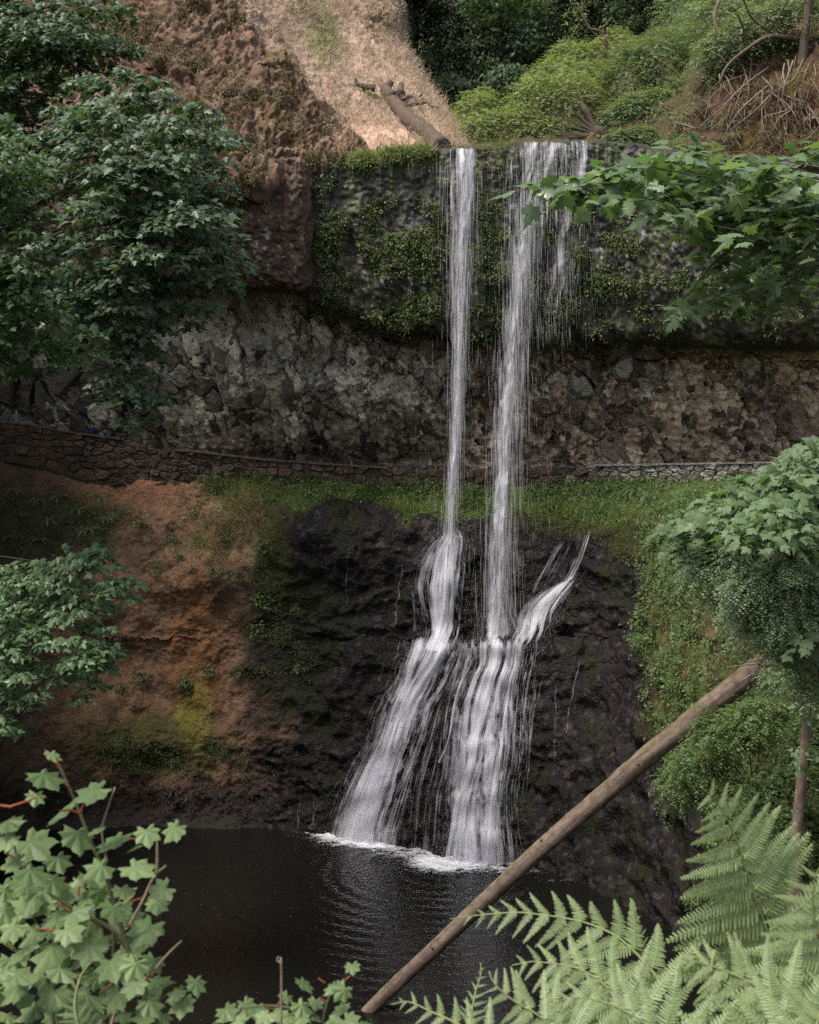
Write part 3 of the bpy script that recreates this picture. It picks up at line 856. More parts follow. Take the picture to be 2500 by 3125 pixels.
def drop_sheet(keys, seed, mat, wscale=1.0, dy=0.0, thick=1.0, nu=22, nv=220, jit=.12, name='free_fall'):
    """Free-falling strand: keys (row, left, right, distance)."""
    k = np.array(keys, float)
    q = np.linspace(k[0, 0], k[-1, 0], nv)
    l, r, Y = spline(k[:, 0], k[:, 1], q), spline(k[:, 0], k[:, 2], q), spline(k[:, 0], k[:, 3], q)
    c, hw = (l + r) / 2, (r - l) / 2 * wscale
    u = np.linspace(-1, 1, nu)
    U, Qr = np.meshgrid(u, q)
    zz = np.stack([U * 2, Qr * .02, U * 0], -1)
    px = c[:, None] + hw[:, None] * (U + jit * fbm(zz + seed * 3, 3, seed=seed) * 1.2)
    Yd = Y[:, None] + dy - .35 * thick * np.sqrt(np.maximum(0, 1 - U * U)) + .16 * fbm(np.stack([U * 3, Qr * .012, U * 0 + seed], -1), 3, seed=seed + 1)
    lipn = 7 * fbm(np.stack([U * 2.5, U * 0, U * 0 + seed * 9], -1), 3, seed=seed + 5) * np.exp(-(Qr - k[0, 0]) / 60)
    P = W(px, Qr + lipn, Yd)
    dn = 1 - np.abs(U) ** 1.4
    dn = dn * sm(0, 8, Qr - k[0, 0] + 6)
    dn = dn * np.clip(.86 + 1.1 * fbm(np.stack([(U + .10 * fbm(np.stack([Qr * .008, U * .5, U * 0 + seed], -1), 2, seed=seed + 8)) * 2.6, Qr * .0012, U * 0 + seed * 4.4], -1), 3, seed=seed + 9), 0, 1.25)
    if name == 'veil':
        f_ = (Qr - k[0, 0]) / (k[-1, 0] - k[0, 0])
        dn = dn * (1 - sm(.55, 1.0, f_ + .25 * fbm(np.stack([U * 4, Qr * 0, U * 0 + seed], -1), 2, seed=seed)))
    dn = dn * (.8 + .5 * fbm(np.stack([U * 1.2, Qr * .006, U * 0 + seed * 2], -1), 2, seed=seed + 3))
    uv = np.stack([P[..., 0] + seed * 3.7, -P[..., 2] + seed * 5.1], -1)
    return wpart(name, P, mat, np.clip(dn, 0, 1.2), uv)

LEFT = [(452, 1362, 1466, 51.15), (475, 1360, 1464, 50.95), (560, 1366, 1458, 50.8), (700, 1372, 1446, 50.75), (850, 1378, 1432, 50.8), (1000, 1382, 1424, 50.9), (1150, 1380, 1418, 51.1), (1335, 1374, 1408, 51.4), (1480, 1362, 1396, 51.6), (1560, 1356, 1390, 51.7), (1640, 1350, 1392, 51.8)]
RIGHT = [(432, 1590, 1732, 50.95), (452, 1584, 1730, 50.7), (520, 1580, 1700, 50.5), (600, 1572, 1665, 50.4), (700, 1562, 1640, 50.4), (850, 1550, 1622, 50.45), (1000, 1540, 1614, 50.5), (1117, 1524, 1598, 50.5), (1335, 1504, 1586, 50.5), (1480, 1500, 1574, 50.6), (1720, 1484, 1566, 50.7), (1860, 1474, 1566, 50.8), (1945, 1465, 1572, 50.9)]
drop_sheet(LEFT, 1, M_fall)
drop_sheet([(a, b + 40 * max(0, 1 - (a - 450) / 400), c + 2, d) for a, b, c, d in LEFT], 2, M_fall, .75, -.15)
drop_sheet([(a, b - 22, c + 26, d) for a, b, c, d in LEFT], 3, M_veil, 1.1, .12, name='veil')
drop_sheet(RIGHT, 4, M_fall)
drop_sheet([(a, b + 12, c - 22, d) for a, b, c, d in RIGHT], 5, M_fall, .8, -.18)
drop_sheet([(a, b - 24, c + 44, d) for a, b, c, d in RIGHT], 6, M_veil, 1.05, .15, name='veil')
drop_sheet([(448, 1553, 1575, 51.2), (600, 1548, 1570, 50.9), (800, 1545, 1566, 50.8)], 7, M_veil, name='veil')
drop_sheet([(432, 1722, 1836, 51.05), (470, 1720, 1836, 50.85), (560, 1715, 1830, 50.7), (700, 1690, 1800, 50.7), (900, 1640, 1770, 50.7), (1150, 1600, 1700, 50.7)], 8, M_veil, 1.0, 0, name='veil')
drop_sheet([(432, 1735, 1834, 51.0), (455, 1733, 1834, 50.8), (540, 1730, 1828, 50.7), (640, 1725, 1815, 50.7)], 9, M_veil, 1.0, -.05, nv=80, name='veil')
drop_sheet([(436, 1640, 1780, 51.0), (456, 1640, 1778, 50.8), (540, 1640, 1760, 50.6), (640, 1620, 1740, 50.6), (800, 1590, 1700, 50.6)], 10, M_veil, 1.0, -.02, nv=90, name='veil')

# water running over the lower rock
def low_hit(px, py):
    loc, nor = hit(LOW_BVH, px, py)
    return np.array(loc) if loc is not None else W(px, py, 51)

def casc(rows, seed, mat=M_casc, nu=20, off=.10, name='cascade', dscale=1.0, nv_px=7.0, fade=0, wob=0.0, chan_k=1.15):
    k = np.array(rows, float)
    nv = max(6, int((k[-1, 0] - k[0, 0]) / nv_px))
    q = np.linspace(k[0, 0], k[-1, 0], nv)
    l, r = spline(k[:, 0], k[:, 1], q), spline(k[:, 0], k[:, 2], q)
    u = np.linspace(0, 1, nu)
    wx = fbm(np.stack([q * .03 + seed * 7, q * 0, q * 0], -1), 3, seed=seed)
    wy = 7 * fbm(np.stack([u * 14 + seed, u * 0, u * 0], -1), 2, seed=seed) - 14 * u
    P = np.zeros((nv, nu, 3))
    for i in range(nv):
        for j in range(nu):
            P[i, j] = low_hit(l[i] + (r[i] - l[i]) * u[j] + wob * wx[i], q[i] + (wy[j] if fade else 0))
    Ys = smooth2(P, 24)[..., 1]
    P[..., 1] = Ys - smooth2(np.maximum(0, Ys - P[..., 1])[..., None] * np.ones(3), 8)[..., 0] * 1.2 - .03
    P = smooth2(P, 2)
    to_eye = unit(np.array([0, 0, EYE]) - P)
    U = np.repeat((u * 2 - 1)[None], nv, 0)
    Qr = np.repeat(q[:, None], nu, 1)
    bul = off + .16 * np.sqrt(np.maximum(0, 1 - U * U)) + .05 * fbm(np.stack([U * 4 + seed, Qr * .005, U * 0], -1), 3, seed=seed)
    P = P + to_eye * bul[..., None] + np.array([0, -.03, .05])
    if q[-1] > 2540:
        P[-2:, :, 2] -= .35
    dn = (1 - np.abs(U) ** 1.5) * dscale * sm(0, 46, Qr - q[0] + 8 + 16 * fbm(np.stack([U * 4, Qr * 0, U * 0 + seed * 5], -1), 2, seed=seed))
    if fade:
        dn = dn * (1 - sm(fade, 1.0, (Qr - q[0]) / (q[-1] - q[0]) + .3 * fbm(np.stack([U * 5, Qr * 0, U * 0 + seed], -1), 2, seed=seed)))
    wd_ = float(np.mean(r - l)) / 100.0
    chan = fbm(np.stack([(U + .12 * fbm(np.stack([Qr * .012, U * .6, U * 0 + seed], -1), 2, seed=seed + 7)) * 3.4 * max(.6, wd_), Qr * .0022, U * 0 + seed * 2.3], -1), 3, seed=seed + 3)
    dn = dn * np.clip(.78 + chan_k * chan, .0, 1.3)
    du = np.linalg.norm(np.diff(P, axis=1), axis=-1).mean(1).cumsum()
    uu = np.cumsum(np.concatenate([np.zeros((nv, 1)), np.linalg.norm(np.diff(P, axis=1), axis=-1)], 1), 1)
    vv = np.cumsum(np.concatenate([np.zeros((1, nu)), np.linalg.norm(np.diff(P, axis=0), axis=-1)], 0), 0)
    uv = np.stack([(U + 1) * .5 * uu.mean(0)[-1] + seed * 3.3, vv + seed * 4.1], -1)
    return wpart(name, P, mat, np.clip(dn, 0, 1.2), uv), (k, seed)

M_cveil = water_mat('cascade_veil', 8.0, .22, .20, 1.5, fine=.9)
M_trick = water_mat('trickling_water', 16.0, 1.6, -.05, 3.2, fine=1.2)
A1 = [(1612, 1352, 1394), (1636, 1330, 1436), (1680, 1286, 1450), (1740, 1256, 1452), (1800, 1246, 1446), (1860, 1262, 1434), (1920, 1276, 1420), (1955, 1270, 1408), (1985, 1250, 1400)]
casc(A1, 1, M_cveil)
casc([(y, l - 14, r + 22) for y, l, r in A1], 25, M_cveil, nu=26, off=.16, dscale=.9)
casc([(1640, 1348, 1394), (1740, 1335, 1400), (1800, 1330, 1400), (1900, 1322, 1388), (1955, 1300, 1376), (1990, 1280, 1370)], 2, off=.2)
FAN = [(1766, 1735, 1775), (1800, 1650, 1762), (1840, 1590, 1744), (1880, 1555, 1722), (1920, 1540, 1712), (1956, 1530, 1706), (1985, 1510, 1690)]
casc(FAN, 3, M_cveil, nu=28, fade=.72)
casc([(y, l - 20, r + 14) for y, l, r in FAN], 23, M_cveil, nu=28, off=.18, dscale=.9, fade=.7)
casc([(1640, 1680, 1815), (1690, 1630, 1800), (1740, 1600, 1782), (1790, 1575, 1760), (1860, 1560, 1720)], 24, M_cveil, nu=24, off=.15, dscale=.52, chan_k=.8)
casc([(1610, 1786, 1816), (1700, 1735, 1800), (1772, 1690, 1772)], 4, M_cveil, dscale=.8)
casc([(1610, 1790, 1812), (1660, 1772, 1792), (1720, 1755, 1778), (1772, 1742, 1760)], 14, M_cveil, dscale=.7, nu=8)
casc([(1640, 1890, 1940), (1700, 1860, 1925), (1760, 1790, 1860)], 5, M_cveil, dscale=.40)
casc([(1850, 1462, 1580), (1900, 1455, 1600), (1950, 1440, 1630), (1985, 1440, 1620)], 6, off=.25, fade=.7)
casc([(1950, 1250, 1690), (1962, 1236, 1694), (1974, 1230, 1690), (1996, 1226, 1680)], 7, nu=70, off=.10, dscale=.55, nv_px=3, fade=.3)
B1 = [(1940, 1220, 1410), (1990, 1210, 1400), (2030, 1194, 1384), (2083, 1182, 1362), (2161, 1150, 1322), (2265, 1114, 1290), (2343, 1066, 1270), (2422, 1028, 1250), (2500, 1002, 1228), (2556, 986, 1214), (2572, 980, 1214)]
casc(B1, 8, M_casc)
casc(B1, 18, M_cveil, off=.22)
casc([(y, l - 60 * sm(1960, 2200, y), r + 70) for y, l, r in B1], 19, M_cveil, off=.14, nu=30, dscale=.85)
casc([(1944, 1300, 1392), (2030, 1262, 1350), (2083, 1226, 1318), (2161, 1196, 1272), (2265, 1166, 1238), (2343, 1140, 1225), (2422, 1110, 1206), (2500, 1085, 1190), (2578, 1060, 1188)], 9, off=.28)
C1 = [(1942, 1426, 1630), (2030, 1420, 1620), (2083, 1388, 1612), (2161, 1360, 1608), (2265, 1348, 1604), (2343, 1346, 1594), (2422, 1330, 1582), (2500, 1322, 1584), (2622, 1310, 1600)]
casc(C1, 10, M_cveil, nu=26)
casc(C1, 20, M_cveil, nu=26, off=.2)
casc([(y, l - 60, r + 60) for y, l, r in C1], 22, M_cveil, off=.12, nu=34, dscale=.88)
casc([(1950, 1340, 1470), (2083, 1296, 1440), (2265, 1236, 1400), (2422, 1196, 1366), (2600, 1176, 1350)], 26, M_cveil, off=.10, nu=24, dscale=.48)
casc([(1955, 1560, 1690), (2083, 1560, 1670), (2265, 1550, 1650), (2500, 1530, 1640)], 27, M_cveil, off=.08, nu=20, dscale=.5, fade=.6)
casc([(1942, 1478, 1584), (2030, 1466, 1572), (2083, 1446, 1560), (2161, 1420, 1545), (2265, 1396, 1515), (2343, 1384, 1490), (2422, 1362, 1465), (2500, 1346, 1445), (2620, 1330, 1430)], 11, M_cveil, off=.28)
casc([(2060, 1530, 1596), (2200, 1505, 1580), (2343, 1480, 1560), (2500, 1455, 1545), (2615, 1440, 1550)], 21, M_cveil, off=.2)
casc([(1985, 1424, 1446), (2060, 1405, 1428), (2150, 1378, 1400), (2260, 1360, 1380), (2330, 1330, 1352)], 12, M_cveil, nu=8)
for i, (pts, w) in enumerate([
    ([(1634, 1975), (1618, 2060), (1600, 2170), (1595, 2240)], 13), ([(1668, 2030), (1648, 2110), (1625, 2200), (1612, 2380)], 8),
    ([(1772, 1990), (1758, 2070), (1735, 2180), (1728, 2240)], 8), ([(1238, 1690), (1222, 1780), (1212, 1850), (1205, 1920)], 9),
    ([(1176, 2010), (1160, 2080)], 9), ([(1322, 2200), (1300, 2300), (1282, 2370)], 10), ([(1062, 2350), (1010, 2420), (962, 2480), (950, 2530)], 8),
    ([(918, 2440), (905, 2530)], 7), ([(1256, 2300), (1252, 2450)], 10), ([(1262, 1780), (1268, 1930)], 12), ([(1072, 1640), (1060, 1730), (1058, 1850)], 5),
    ([(1590, 2150), (1585, 2350)], 12), ([(960, 2420), (956, 2520)], 6), ([(1700, 2060), (1690, 2330)], 6)]):
    p = np.array(pts, float)
    casc([(y, x - w / 2, x + w / 2) for x, y in p], 30 + i, M_trick, nu=6, off=.0, name='trickle', dscale=.9, chan_k=.3, wob=6, nv_px=4)

# separate threads and drops of water
def thread_cloud(name, starts, ends, wid):
    """Slender spindles from start to end points."""
    n = len(starts)
    d = ends - starts
    mid = starts + d * .35
    a = np.stack([np.ones(n), np.zeros(n), np.zeros(n)], -1)
    b = unit(np.cross(d, a))
    w = np.asarray(wid)[:, None]
    V = np.stack([starts, mid + a * w, mid + b * w, mid - a * w, mid - b * w, ends], 1).reshape(-1, 3)
    T = np.array([[0, 1, 2], [0, 2, 3], [0, 3, 4], [0, 4, 1], [5, 2, 1], [5, 3, 2], [5, 4, 3], [5, 1, 4]])
    F = (T[None] + (np.arange(n) * 6)[:, None, None]).reshape(-1, 3)
    o = mesh_obj(name, V, F, M_thread)
    o.parent = fall
    o.matrix_parent_inverse = Matrix.Translation(-fall.location)
    tag(o, kind='stuff')
    return o

def drop_threads(keys, n, spread, lo, hi, wid, pw=1.0):
    k = np.array(keys, float)
    q = k[0, 0] + (k[-1, 0] - k[0, 0]) * rng.random(n) ** pw
    l, r, Y = (spline(k[:, 0], k[:, j], q) for j in (1, 2, 3))
    c, hw = (l + r) / 2, (r - l) / 2
    px = c + hw * spread * np.clip(rng.normal(size=n) * .6, -1.6, 1.6)
    s = W(px, q, Y - .2 + rng.normal(size=n) * .25)
    e = s + np.stack([rng.normal(size=n) * .012, rng.normal(size=n) * .01, -rng.uniform(lo, hi, n)], -1)
    return s, e, rng.uniform(.3, 1, n) * wid

S1 = [drop_threads(LEFT, 1300, 1.1, .5, 2.2, .013), drop_threads(RIGHT, 2100, 1.1, .5, 2.2, .014),
      drop_threads([(a, b - 60, c + 60, d) for a, b, c, d in LEFT[1:]], 420, 1.0, .15, .8, .007),
      drop_threads([(a, b - 60, c + 110, d) for a, b, c, d in RIGHT[1:]], 900, 1.0, .15, .8, .007),
      drop_threads([(470, 1725, 1832, 50.8), (800, 1650, 1800, 50.6), (1020, 1610, 1750, 50.6)], 700, 1.0, .2, .9, .008)]
thread_cloud('water_threads', *[np.concatenate([s[i] for s in S1]) for i in range(3)])

def flow_threads(rows, n, lo, hi, wid, off=.2):
    k = np.array(rows, float)
    s_, e_, w_ = [], [], []
    for _ in range(n):
        q = random.uniform(k[0, 0], k[-1, 0] - 6)
        u = min(.98, max(.02, random.gauss(.5, .22)))
        dq = random.uniform(lo, hi)
        xa = float(spline(k[:, 0], k[:, 1], [q])[0] * (1 - u) + spline(k[:, 0], k[:, 2], [q])[0] * u)
        q2 = min(q + dq, k[-1, 0])
        xb = float(spline(k[:, 0], k[:, 1], [q2])[0] * (1 - u) + spline(k[:, 0], k[:, 2], [q2])[0] * u)
        a, b = low_hit(xa, q), low_hit(xb, q2)
        o = np.array([0, -random.uniform(.1, off + .25), random.uniform(.02, .12)])
        if np.linalg.norm(a - b) < 2.2:
            s_.append(a + o); e_.append(b + o); w_.append(random.uniform(.35, 1) * wid)
    return np.array(s_), np.array(e_), np.array(w_)
S2 = [flow_threads(A1, 600, 8, 36, .010), flow_threads(B1, 2400, 8, 44, .011), flow_threads(C1, 2700, 8, 44, .010),
      flow_threads([(1775, 1715, 1768), (1840, 1622, 1728), (1880, 1590, 1712), (1956, 1560, 1696)], 200, 8, 26, .010), flow_threads([(1960, 1240, 1680), (2010, 1230, 1640)], 160, 6, 20, .012)]
thread_cloud('cascade_threads', *[np.concatenate([s[i] for s in S2]) for i in range(3)])

# spray drops where the water lands
def drops(name, blobs_, size):
    n = sum(b[-1] for b in blobs_)
    P = np.concatenate([W(cx + rng.normal(size=k) * rx, cy - np.abs(rng.normal(size=k)) * ry, Y + rng.normal(size=k) * .5) for cx, cy, Y, rx, ry, k in blobs_])
    thread_cloud(name, P, P + np.array([0, 0, -1]) * rng.uniform(1, 3, len(P))[:, None] * size, rng.uniform(.4, 1, len(P)) * size)
drops('spray_drops', [(1375, 1660, 51.4, 55, 40, 500), (1530, 1945, 50.2, 75, 70, 900), (1100, 2560, 50.0, 80, 40, 700), (1400, 2625, 47.9, 90, 45, 700), (1650, 1930, 50.2, 40, 40, 260)], .012)

# drifting spray: thin clouds of fine drops where the strands strike, in several depths
M_mist = water_mat('spray_mist', 1.1, 1.1, .27, .9, (.80, .80, .86, 1), fine=.5)
for i, (cx_, cy_, rx_, ry_, Y_) in enumerate([(1100, 2530, 170, 70, 49.6), (1410, 2590, 170, 70, 47.7), (1375, 1650, 90, 60, 51.2), (1540, 1910, 150, 90, 49.9), (1640, 1880, 110, 90, 50.0), (1310, 1960, 120, 40, 50.0)]):
    for j in range(3):
        u_, v_ = np.meshgrid(np.linspace(-1, 1, 18), np.linspace(-1, 1, 14))
        P = W(cx_ + rx_ * (u_ + .2 * (j - 1)), cy_ + ry_ * v_, Y_ - .35 * j - .4 * np.sqrt(np.maximum(0, 1 - u_ * u_)) + .2 * fbm(np.stack([u_, v_, u_ * 0 + i * 3 + j], -1) * 2, 2, seed=150))
        dn_ = np.clip(1 - np.sqrt(u_ ** 2 + v_ ** 2), 0, 1) * (.55 if cy_ > 2400 else .45)
        wpart('spray', P, M_mist, dn_, np.stack([P[..., 0] + 7 * i + 3 * j, P[..., 2] + 5 * j], -1))

# foam on the pool
m, nt, out = new_mat('foam')
tc = N(nt, 'ShaderNodeTexCoord')
dn = N(nt, 'ShaderNodeAttribute', attribute_name='dense').outputs['Fac']
mp = N(nt, 'ShaderNodeMapping', {'Vector': tc.outputs['Object'], 'Scale': (1, 2.0, 1)})
n1 = N(nt, 'ShaderNodeTexNoise', {'Vector': mp.outputs[0], 'Scale': 2.3, 'Detail': 8.0, 'Roughness': .72, 'Distortion': .5})
n2 = N(nt, 'ShaderNodeTexNoise', {'Vector': mp.outputs[0], 'Scale': 12.0, 'Detail': 3.0})
s = math_(nt, 'MULTIPLY_ADD', n2.outputs[0], .7, n1.outputs[0])
s = math_(nt, 'MULTIPLY_ADD', math_(nt, 'SUBTRACT', s, .9), 3.2, math_(nt, 'MULTIPLY_ADD', dn, 1.6, -.62))
al = math_(nt, 'MULTIPLY', math_(nt, 'MULTIPLY', s, 1, clamp=True), math_(nt, 'MULTIPLY', dn, 4.0, clamp=True))
p = N(nt, 'ShaderNodeBsdfPrincipled', {'Base Color': (.84, .84, .88, 1), 'Roughness': .6})
tr = N(nt, 'ShaderNodeBsdfTransparent')
mo = N(nt, 'ShaderNodeMixShader', {0: al, 1: tr.outputs[0], 2: p.outputs[0]})
nt.links.new(mo.outputs[0], out.inputs[0])
M_foam = m
xs, ys = np.linspace(-6, 6.5, 150), np.linspace(43.5, 53, 115)
XX, YY = np.meshgrid(xs, ys)
fxp, fyp = PX(np.stack([XX, YY, XX * 0], -1))
nz = fbm(np.stack([XX, YY, XX * 0], -1) * .8, 3, seed=101)
dn = 1.15 * blob(fxp, fyp, 1085, 2558, 120, 26) + 1.0 * blob(fxp, fyp, 1345, 2640, 100, 26) + .66 * blob(fxp, fyp, 1240, 2600, 150, 26) + .55 * blob(fxp, fyp, 1460, 2646, 150, 18) \
    + .5 * blob(fxp, fyp, 1580, 2660, 90, 12) + .8 * blob(fxp, fyp, 1420, 2624, 120, 12) + .6 * blob(fxp, fyp, 1160, 2578, 90, 12) + .35 * blob(fxp, fyp, 960, 2545, 110, 12) + .3 * blob(fxp, fyp, 1720, 2690, 110, 14)
dn = np.clip(dn + .14 * nz * sm(.05, .3, dn), 0, 1.1)
foam_p = np.stack([XX, YY, .02 + .10 * np.clip(dn, 0, 1) * np.maximum(0, fbm(np.stack([XX, YY, XX * 0], -1) * 2.2, 3, seed=102) + .2)], -1)
tag(grid_obj('foam', foam_p, M_foam, {'dense': dn}), 'white foam where the cascades meet the pool', kind='stuff')
# flecks of foam drifting on the dark water
nf = 260
fp = W(rng.uniform(420, 1900, nf), rng.uniform(2640, 3120, nf), 1.0)
ang = (EYE - fp[:, 2])
P = np.stack([(fp[:, 0]) * EYE / ang, EYE / ang, np.full(nf, .012)], -1)
T6 = np.array([[math.cos(a), math.sin(a) * .55, 0] for a in np.linspace(0, 2 * math.pi, 6, endpoint=False)])
R = frames(np.stack([rng.normal(size=nf) * .3, np.ones(nf), np.zeros(nf)], -1), np.tile([0, 0, 1.0], (nf, 1)))
V, Fs, t = stamp(T6, [np.array([[0, 1, 2, 3, 4, 5]])], R, P, rng.uniform(.008, .026, nf))
mfl, nt, out = new_mat('foam_fleck')
p = N(nt, 'ShaderNodeBsdfPrincipled', {'Base Color': (.22, .22, .22, 1), 'Roughness': .5})
nt.links.new(p.outputs[0], out.inputs[0])
tag(cloud_obj('foam_flecks', [(V, Fs, t)], mfl), 'tiny pale flecks floating on the dark pool', kind='stuff')

# ------------------------------------------------------------------ fractured rock of the alcove, block by block
def block_mat(name, lichen=True):
    m, nt, out = new_mat(name)
    tc = N(nt, 'ShaderNodeTexCoord')
    alb = N(nt, 'ShaderNodeAttribute', attribute_name='albedo')
    li = N(nt, 'ShaderNodeAttribute', attribute_name='lichen').outputs['Fac']
    v = N(nt, 'ShaderNodeNewGeometry').outputs['Position']
    n1 = N(nt, 'ShaderNodeTexNoise', {'Vector': v, 'Scale': 7.0, 'Detail': 6.0, 'Roughness': .7})
    n2 = N(nt, 'ShaderNodeTexNoise', {'Vector': v, 'Scale': 1.6, 'Detail': 4.0, 'Roughness': .6})
    geo = N(nt, 'ShaderNodeNewGeometry')
    n3 = N(nt, 'ShaderNodeTexNoise', {'Vector': geo.outputs['Position'], 'Scale': 3.6, 'Detail': 5.0, 'Roughness': .6, 'Distortion': .5})
    f = math_(nt, 'MULTIPLY_ADD', n1.outputs[0], 1.3, math_(nt, 'MULTIPLY_ADD', n2.outputs[0], .9, -.15))
    g = N(nt, 'ShaderNodeCombineColor', {'Red': f, 'Green': f, 'Blue': f})
    c = mixc(nt, 1.0, alb.outputs['Color'], g.outputs[0], 'MULTIPLY')
    br = ramp(nt, n2.outputs[0], [(.48, (0, 0, 0)), (.62, (1, 1, 1))])
    c = mixc(nt, math_(nt, 'MULTIPLY', br, .55), c, (.085, .050, .030, 1))
    if lichen:
        k = math_(nt, 'MULTIPLY', math_(nt, 'ADD', math_(nt, 'SUBTRACT', n3.outputs[0], .80), math_(nt, 'MULTIPLY', li, .36)), 14.0, clamp=True)
        c = mixc(nt, math_(nt, 'MULTIPLY', k, .85), c, (.44, .43, .40, 1))
    vc = N(nt, 'ShaderNodeTexVoronoi', {'Vector': N(nt, 'ShaderNodeMapping', {'Vector': v, 'Rotation': (.3, .5, .2), 'Scale': (1.0, 1.0, 1.7)}).outputs[0], 'Scale': 1.9}, feature='DISTANCE_TO_EDGE')
    ck = math_(nt, 'MULTIPLY', vc.outputs['Distance'], 9.0, clamp=True)
    bp = N(nt, 'ShaderNodeBump', {'Strength': .9, 'Distance': .10, 'Height': math_(nt, 'MULTIPLY_ADD', ck, .35, n1.outputs[0])})
    p = N(nt, 'ShaderNodeBsdfPrincipled', {'Base Color': c, 'Roughness': .85, 'Specular IOR Level': .3, 'Normal': bp.outputs[0]})
    nt.links.new(p.outputs[0], out.inputs[0])
    return m

M_block = block_mat('fractured_basalt')
M_stone = block_mat('wall_stone')

def clip_cell(c, others, box):
    poly = [(c[0] + x, c[1] + y) for x, y in ((-box, -box), (box, -box), (box, box), (-box, box))]
    for o in others:
        mx_, my_ = (c[0] + o[0]) / 2, (c[1] + o[1]) / 2
        nx, ny = o[0] - c[0], o[1] - c[1]
        new = []
        for i in range(len(poly)):
            a, b = poly[i], poly[(i + 1) % len(poly)]
            da = (a[0] - mx_) * nx + (a[1] - my_) * ny
            db = (b[0] - mx_) * nx + (b[1] - my_) * ny
            if da <= 0:
                new.append(a)
            if da * db < 0:
                t = da / (da - db)
                new.append((a[0] + (b[0] - a[0]) * t, a[1] + (b[1] - a[1]) * t))
        poly = new
        if len(poly) < 3:
            return []
    return poly

def stone_mesh(name, ring_w, outward, h, mat, albedo, lichen, tilt=(0, 0), round_=.82, depth=.35, jit=.03, mid=True, r1k=.965):
    """A stone: outline ring_w on the wall face, standing out by h, with chamfered uneven edges."""
    ring = np.asarray(ring_w)
    c = ring.mean(0)
    if mid:
        m_ = (ring + np.roll(ring, -1, 0)) / 2
        m_ = m_ + (m_ - c) * rng.uniform(-.06, .07, (len(m_), 1))
        ring = np.stack([ring, m_], 1).reshape(-1, 3)
    n = len(ring)
    ax = unit(np.cross([0, 0, 1.0], outward))
    az = np.cross(outward, ax)
    rel = ring - c
    tl = (rel @ ax) * tilt[0] + (rel @ az) * tilt[1]
    r0 = c + rel * 1.0 - outward * depth
    r1 = c + rel * r1k + outward * (h * .62 + tl * .6)[:, None] if np.ndim(tl) else c
    r2 = c + rel * round_ + outward * (h + tl)[:, None] + rng.normal(size=(n, 3)) * jit
    r3 = c + rel * round_ * .5 + outward * (h + tl * .5 + rng.normal(size=n) * jit * 1.6)[:, None]
    V = np.concatenate([r0, r1, r2, r3, (c + outward * (h + rng.normal() * jit))[None]])
    j = np.arange(n)
    k = (j + 1) % n
    F4 = np.concatenate([np.stack([a * n + j, a * n + k, (a + 1) * n + k, (a + 1) * n + j], -1) for a in range(3)])
    F3 = np.stack([3 * n + j, 3 * n + k, np.full(n, 4 * n)], -1)
    V = V - c
    o = bpy.data.objects.new(name, mesh_data(name, V, [F4, F3], mat, {'albedo': np.tile(albedo, (len(V), 1)) * rng.uniform(.9, 1.1, (len(V), 1)), 'lichen': np.full(len(V), lichen)}, smooth=False))
    o.location = c
    link(o)
    return o

def block_mesh(ring, outward, h, albedo, lichen):
    """A fractured block: one or two planar faces with a worn edge, sides running back into the wall."""
    ring = np.asarray(ring)
    c = ring.mean(0)
    nx_ = np.roll(ring, -1, 0)
    el = np.linalg.norm(nx_ - ring, axis=1, keepdims=True)
    ax = unit(np.cross([0, 0, 1.0], outward))
    az = np.cross(outward, ax)
    m_ = (ring + nx_) / 2 + (rng.normal(size=(len(ring), 1)) * ax + rng.normal(size=(len(ring), 1)) * az) * el * .05
    ring = np.stack([ring, m_], 1).reshape(-1, 3)
    n = len(ring)
    rel = ring - c
    R_ = np.linalg.norm(rel, axis=1).mean()
    u, v = rel @ ax, rel @ az
    ta, tb = rng.normal() * .30, rng.normal() * .22 + .12
    pl = u * ta + v * tb
    # a second facet: everything past a crease bends back
    ca_, off_ = rng.uniform(0, 2 * math.pi), rng.uniform(-.1, .45) * R_
    past = np.maximum(0, u * math.cos(ca_) + v * math.sin(ca_) - off_)
    pl = pl - past * .6
    bev = np.clip(.05 / R_, .03, .16)
    k2 = 1 - bev * rng.uniform(.6, 1.5, (n, 1))
    r0 = c + rel - outward * .9
    r1 = c + rel + outward * (h + pl - .045)[:, None]
    r2 = c + rel * k2 + outward * (h + pl + rng.normal(size=n) * .006)[:, None]
    kb = rng.uniform(.2, 1.1)
    rings = [r0, r1, r2]
    for f_ in (.8, .55, .28):
        q = rel * f_
        uq, vq = q @ ax, q @ az
        plq = uq * ta + vq * tb - np.maximum(0, uq * math.cos(ca_) + vq * math.sin(ca_) - off_) * kb
        rings.append(c + q + outward * (h + plq)[:, None])
    V = np.concatenate(rings + [(c + outward * h)[None]])
    rough_ = .11 * fbm(V * 1.9, 3, seed=66) + .07 * ridged(V * np.array([1.4, 1.4, 2.6]), 3, seed=67)
    V = V + outward * (rough_ * np.concatenate([np.zeros(2 * n), np.ones(len(V) - 2 * n)]))[:, None] - c
    j = np.arange(n)
    k = (j + 1) % n
    F4 = np.concatenate([np.stack([a_ * n + j, a_ * n + k, (a_ + 1) * n + k, (a_ + 1) * n + j], -1) for a_ in range(5)])
    F3 = np.stack([5 * n + j, 5 * n + k, np.full(n, 6 * n)], -1)
    o = bpy.data.objects.new('rock_block', mesh_data('rock_block', V, [F4, F3], M_block, {'albedo': np.tile(albedo, (len(V), 1)) * rng.uniform(.94, 1.06, (len(V), 1)), 'lichen': np.full(len(V), lichen)}, smooth=False))
    o.location = c
    return link(o)

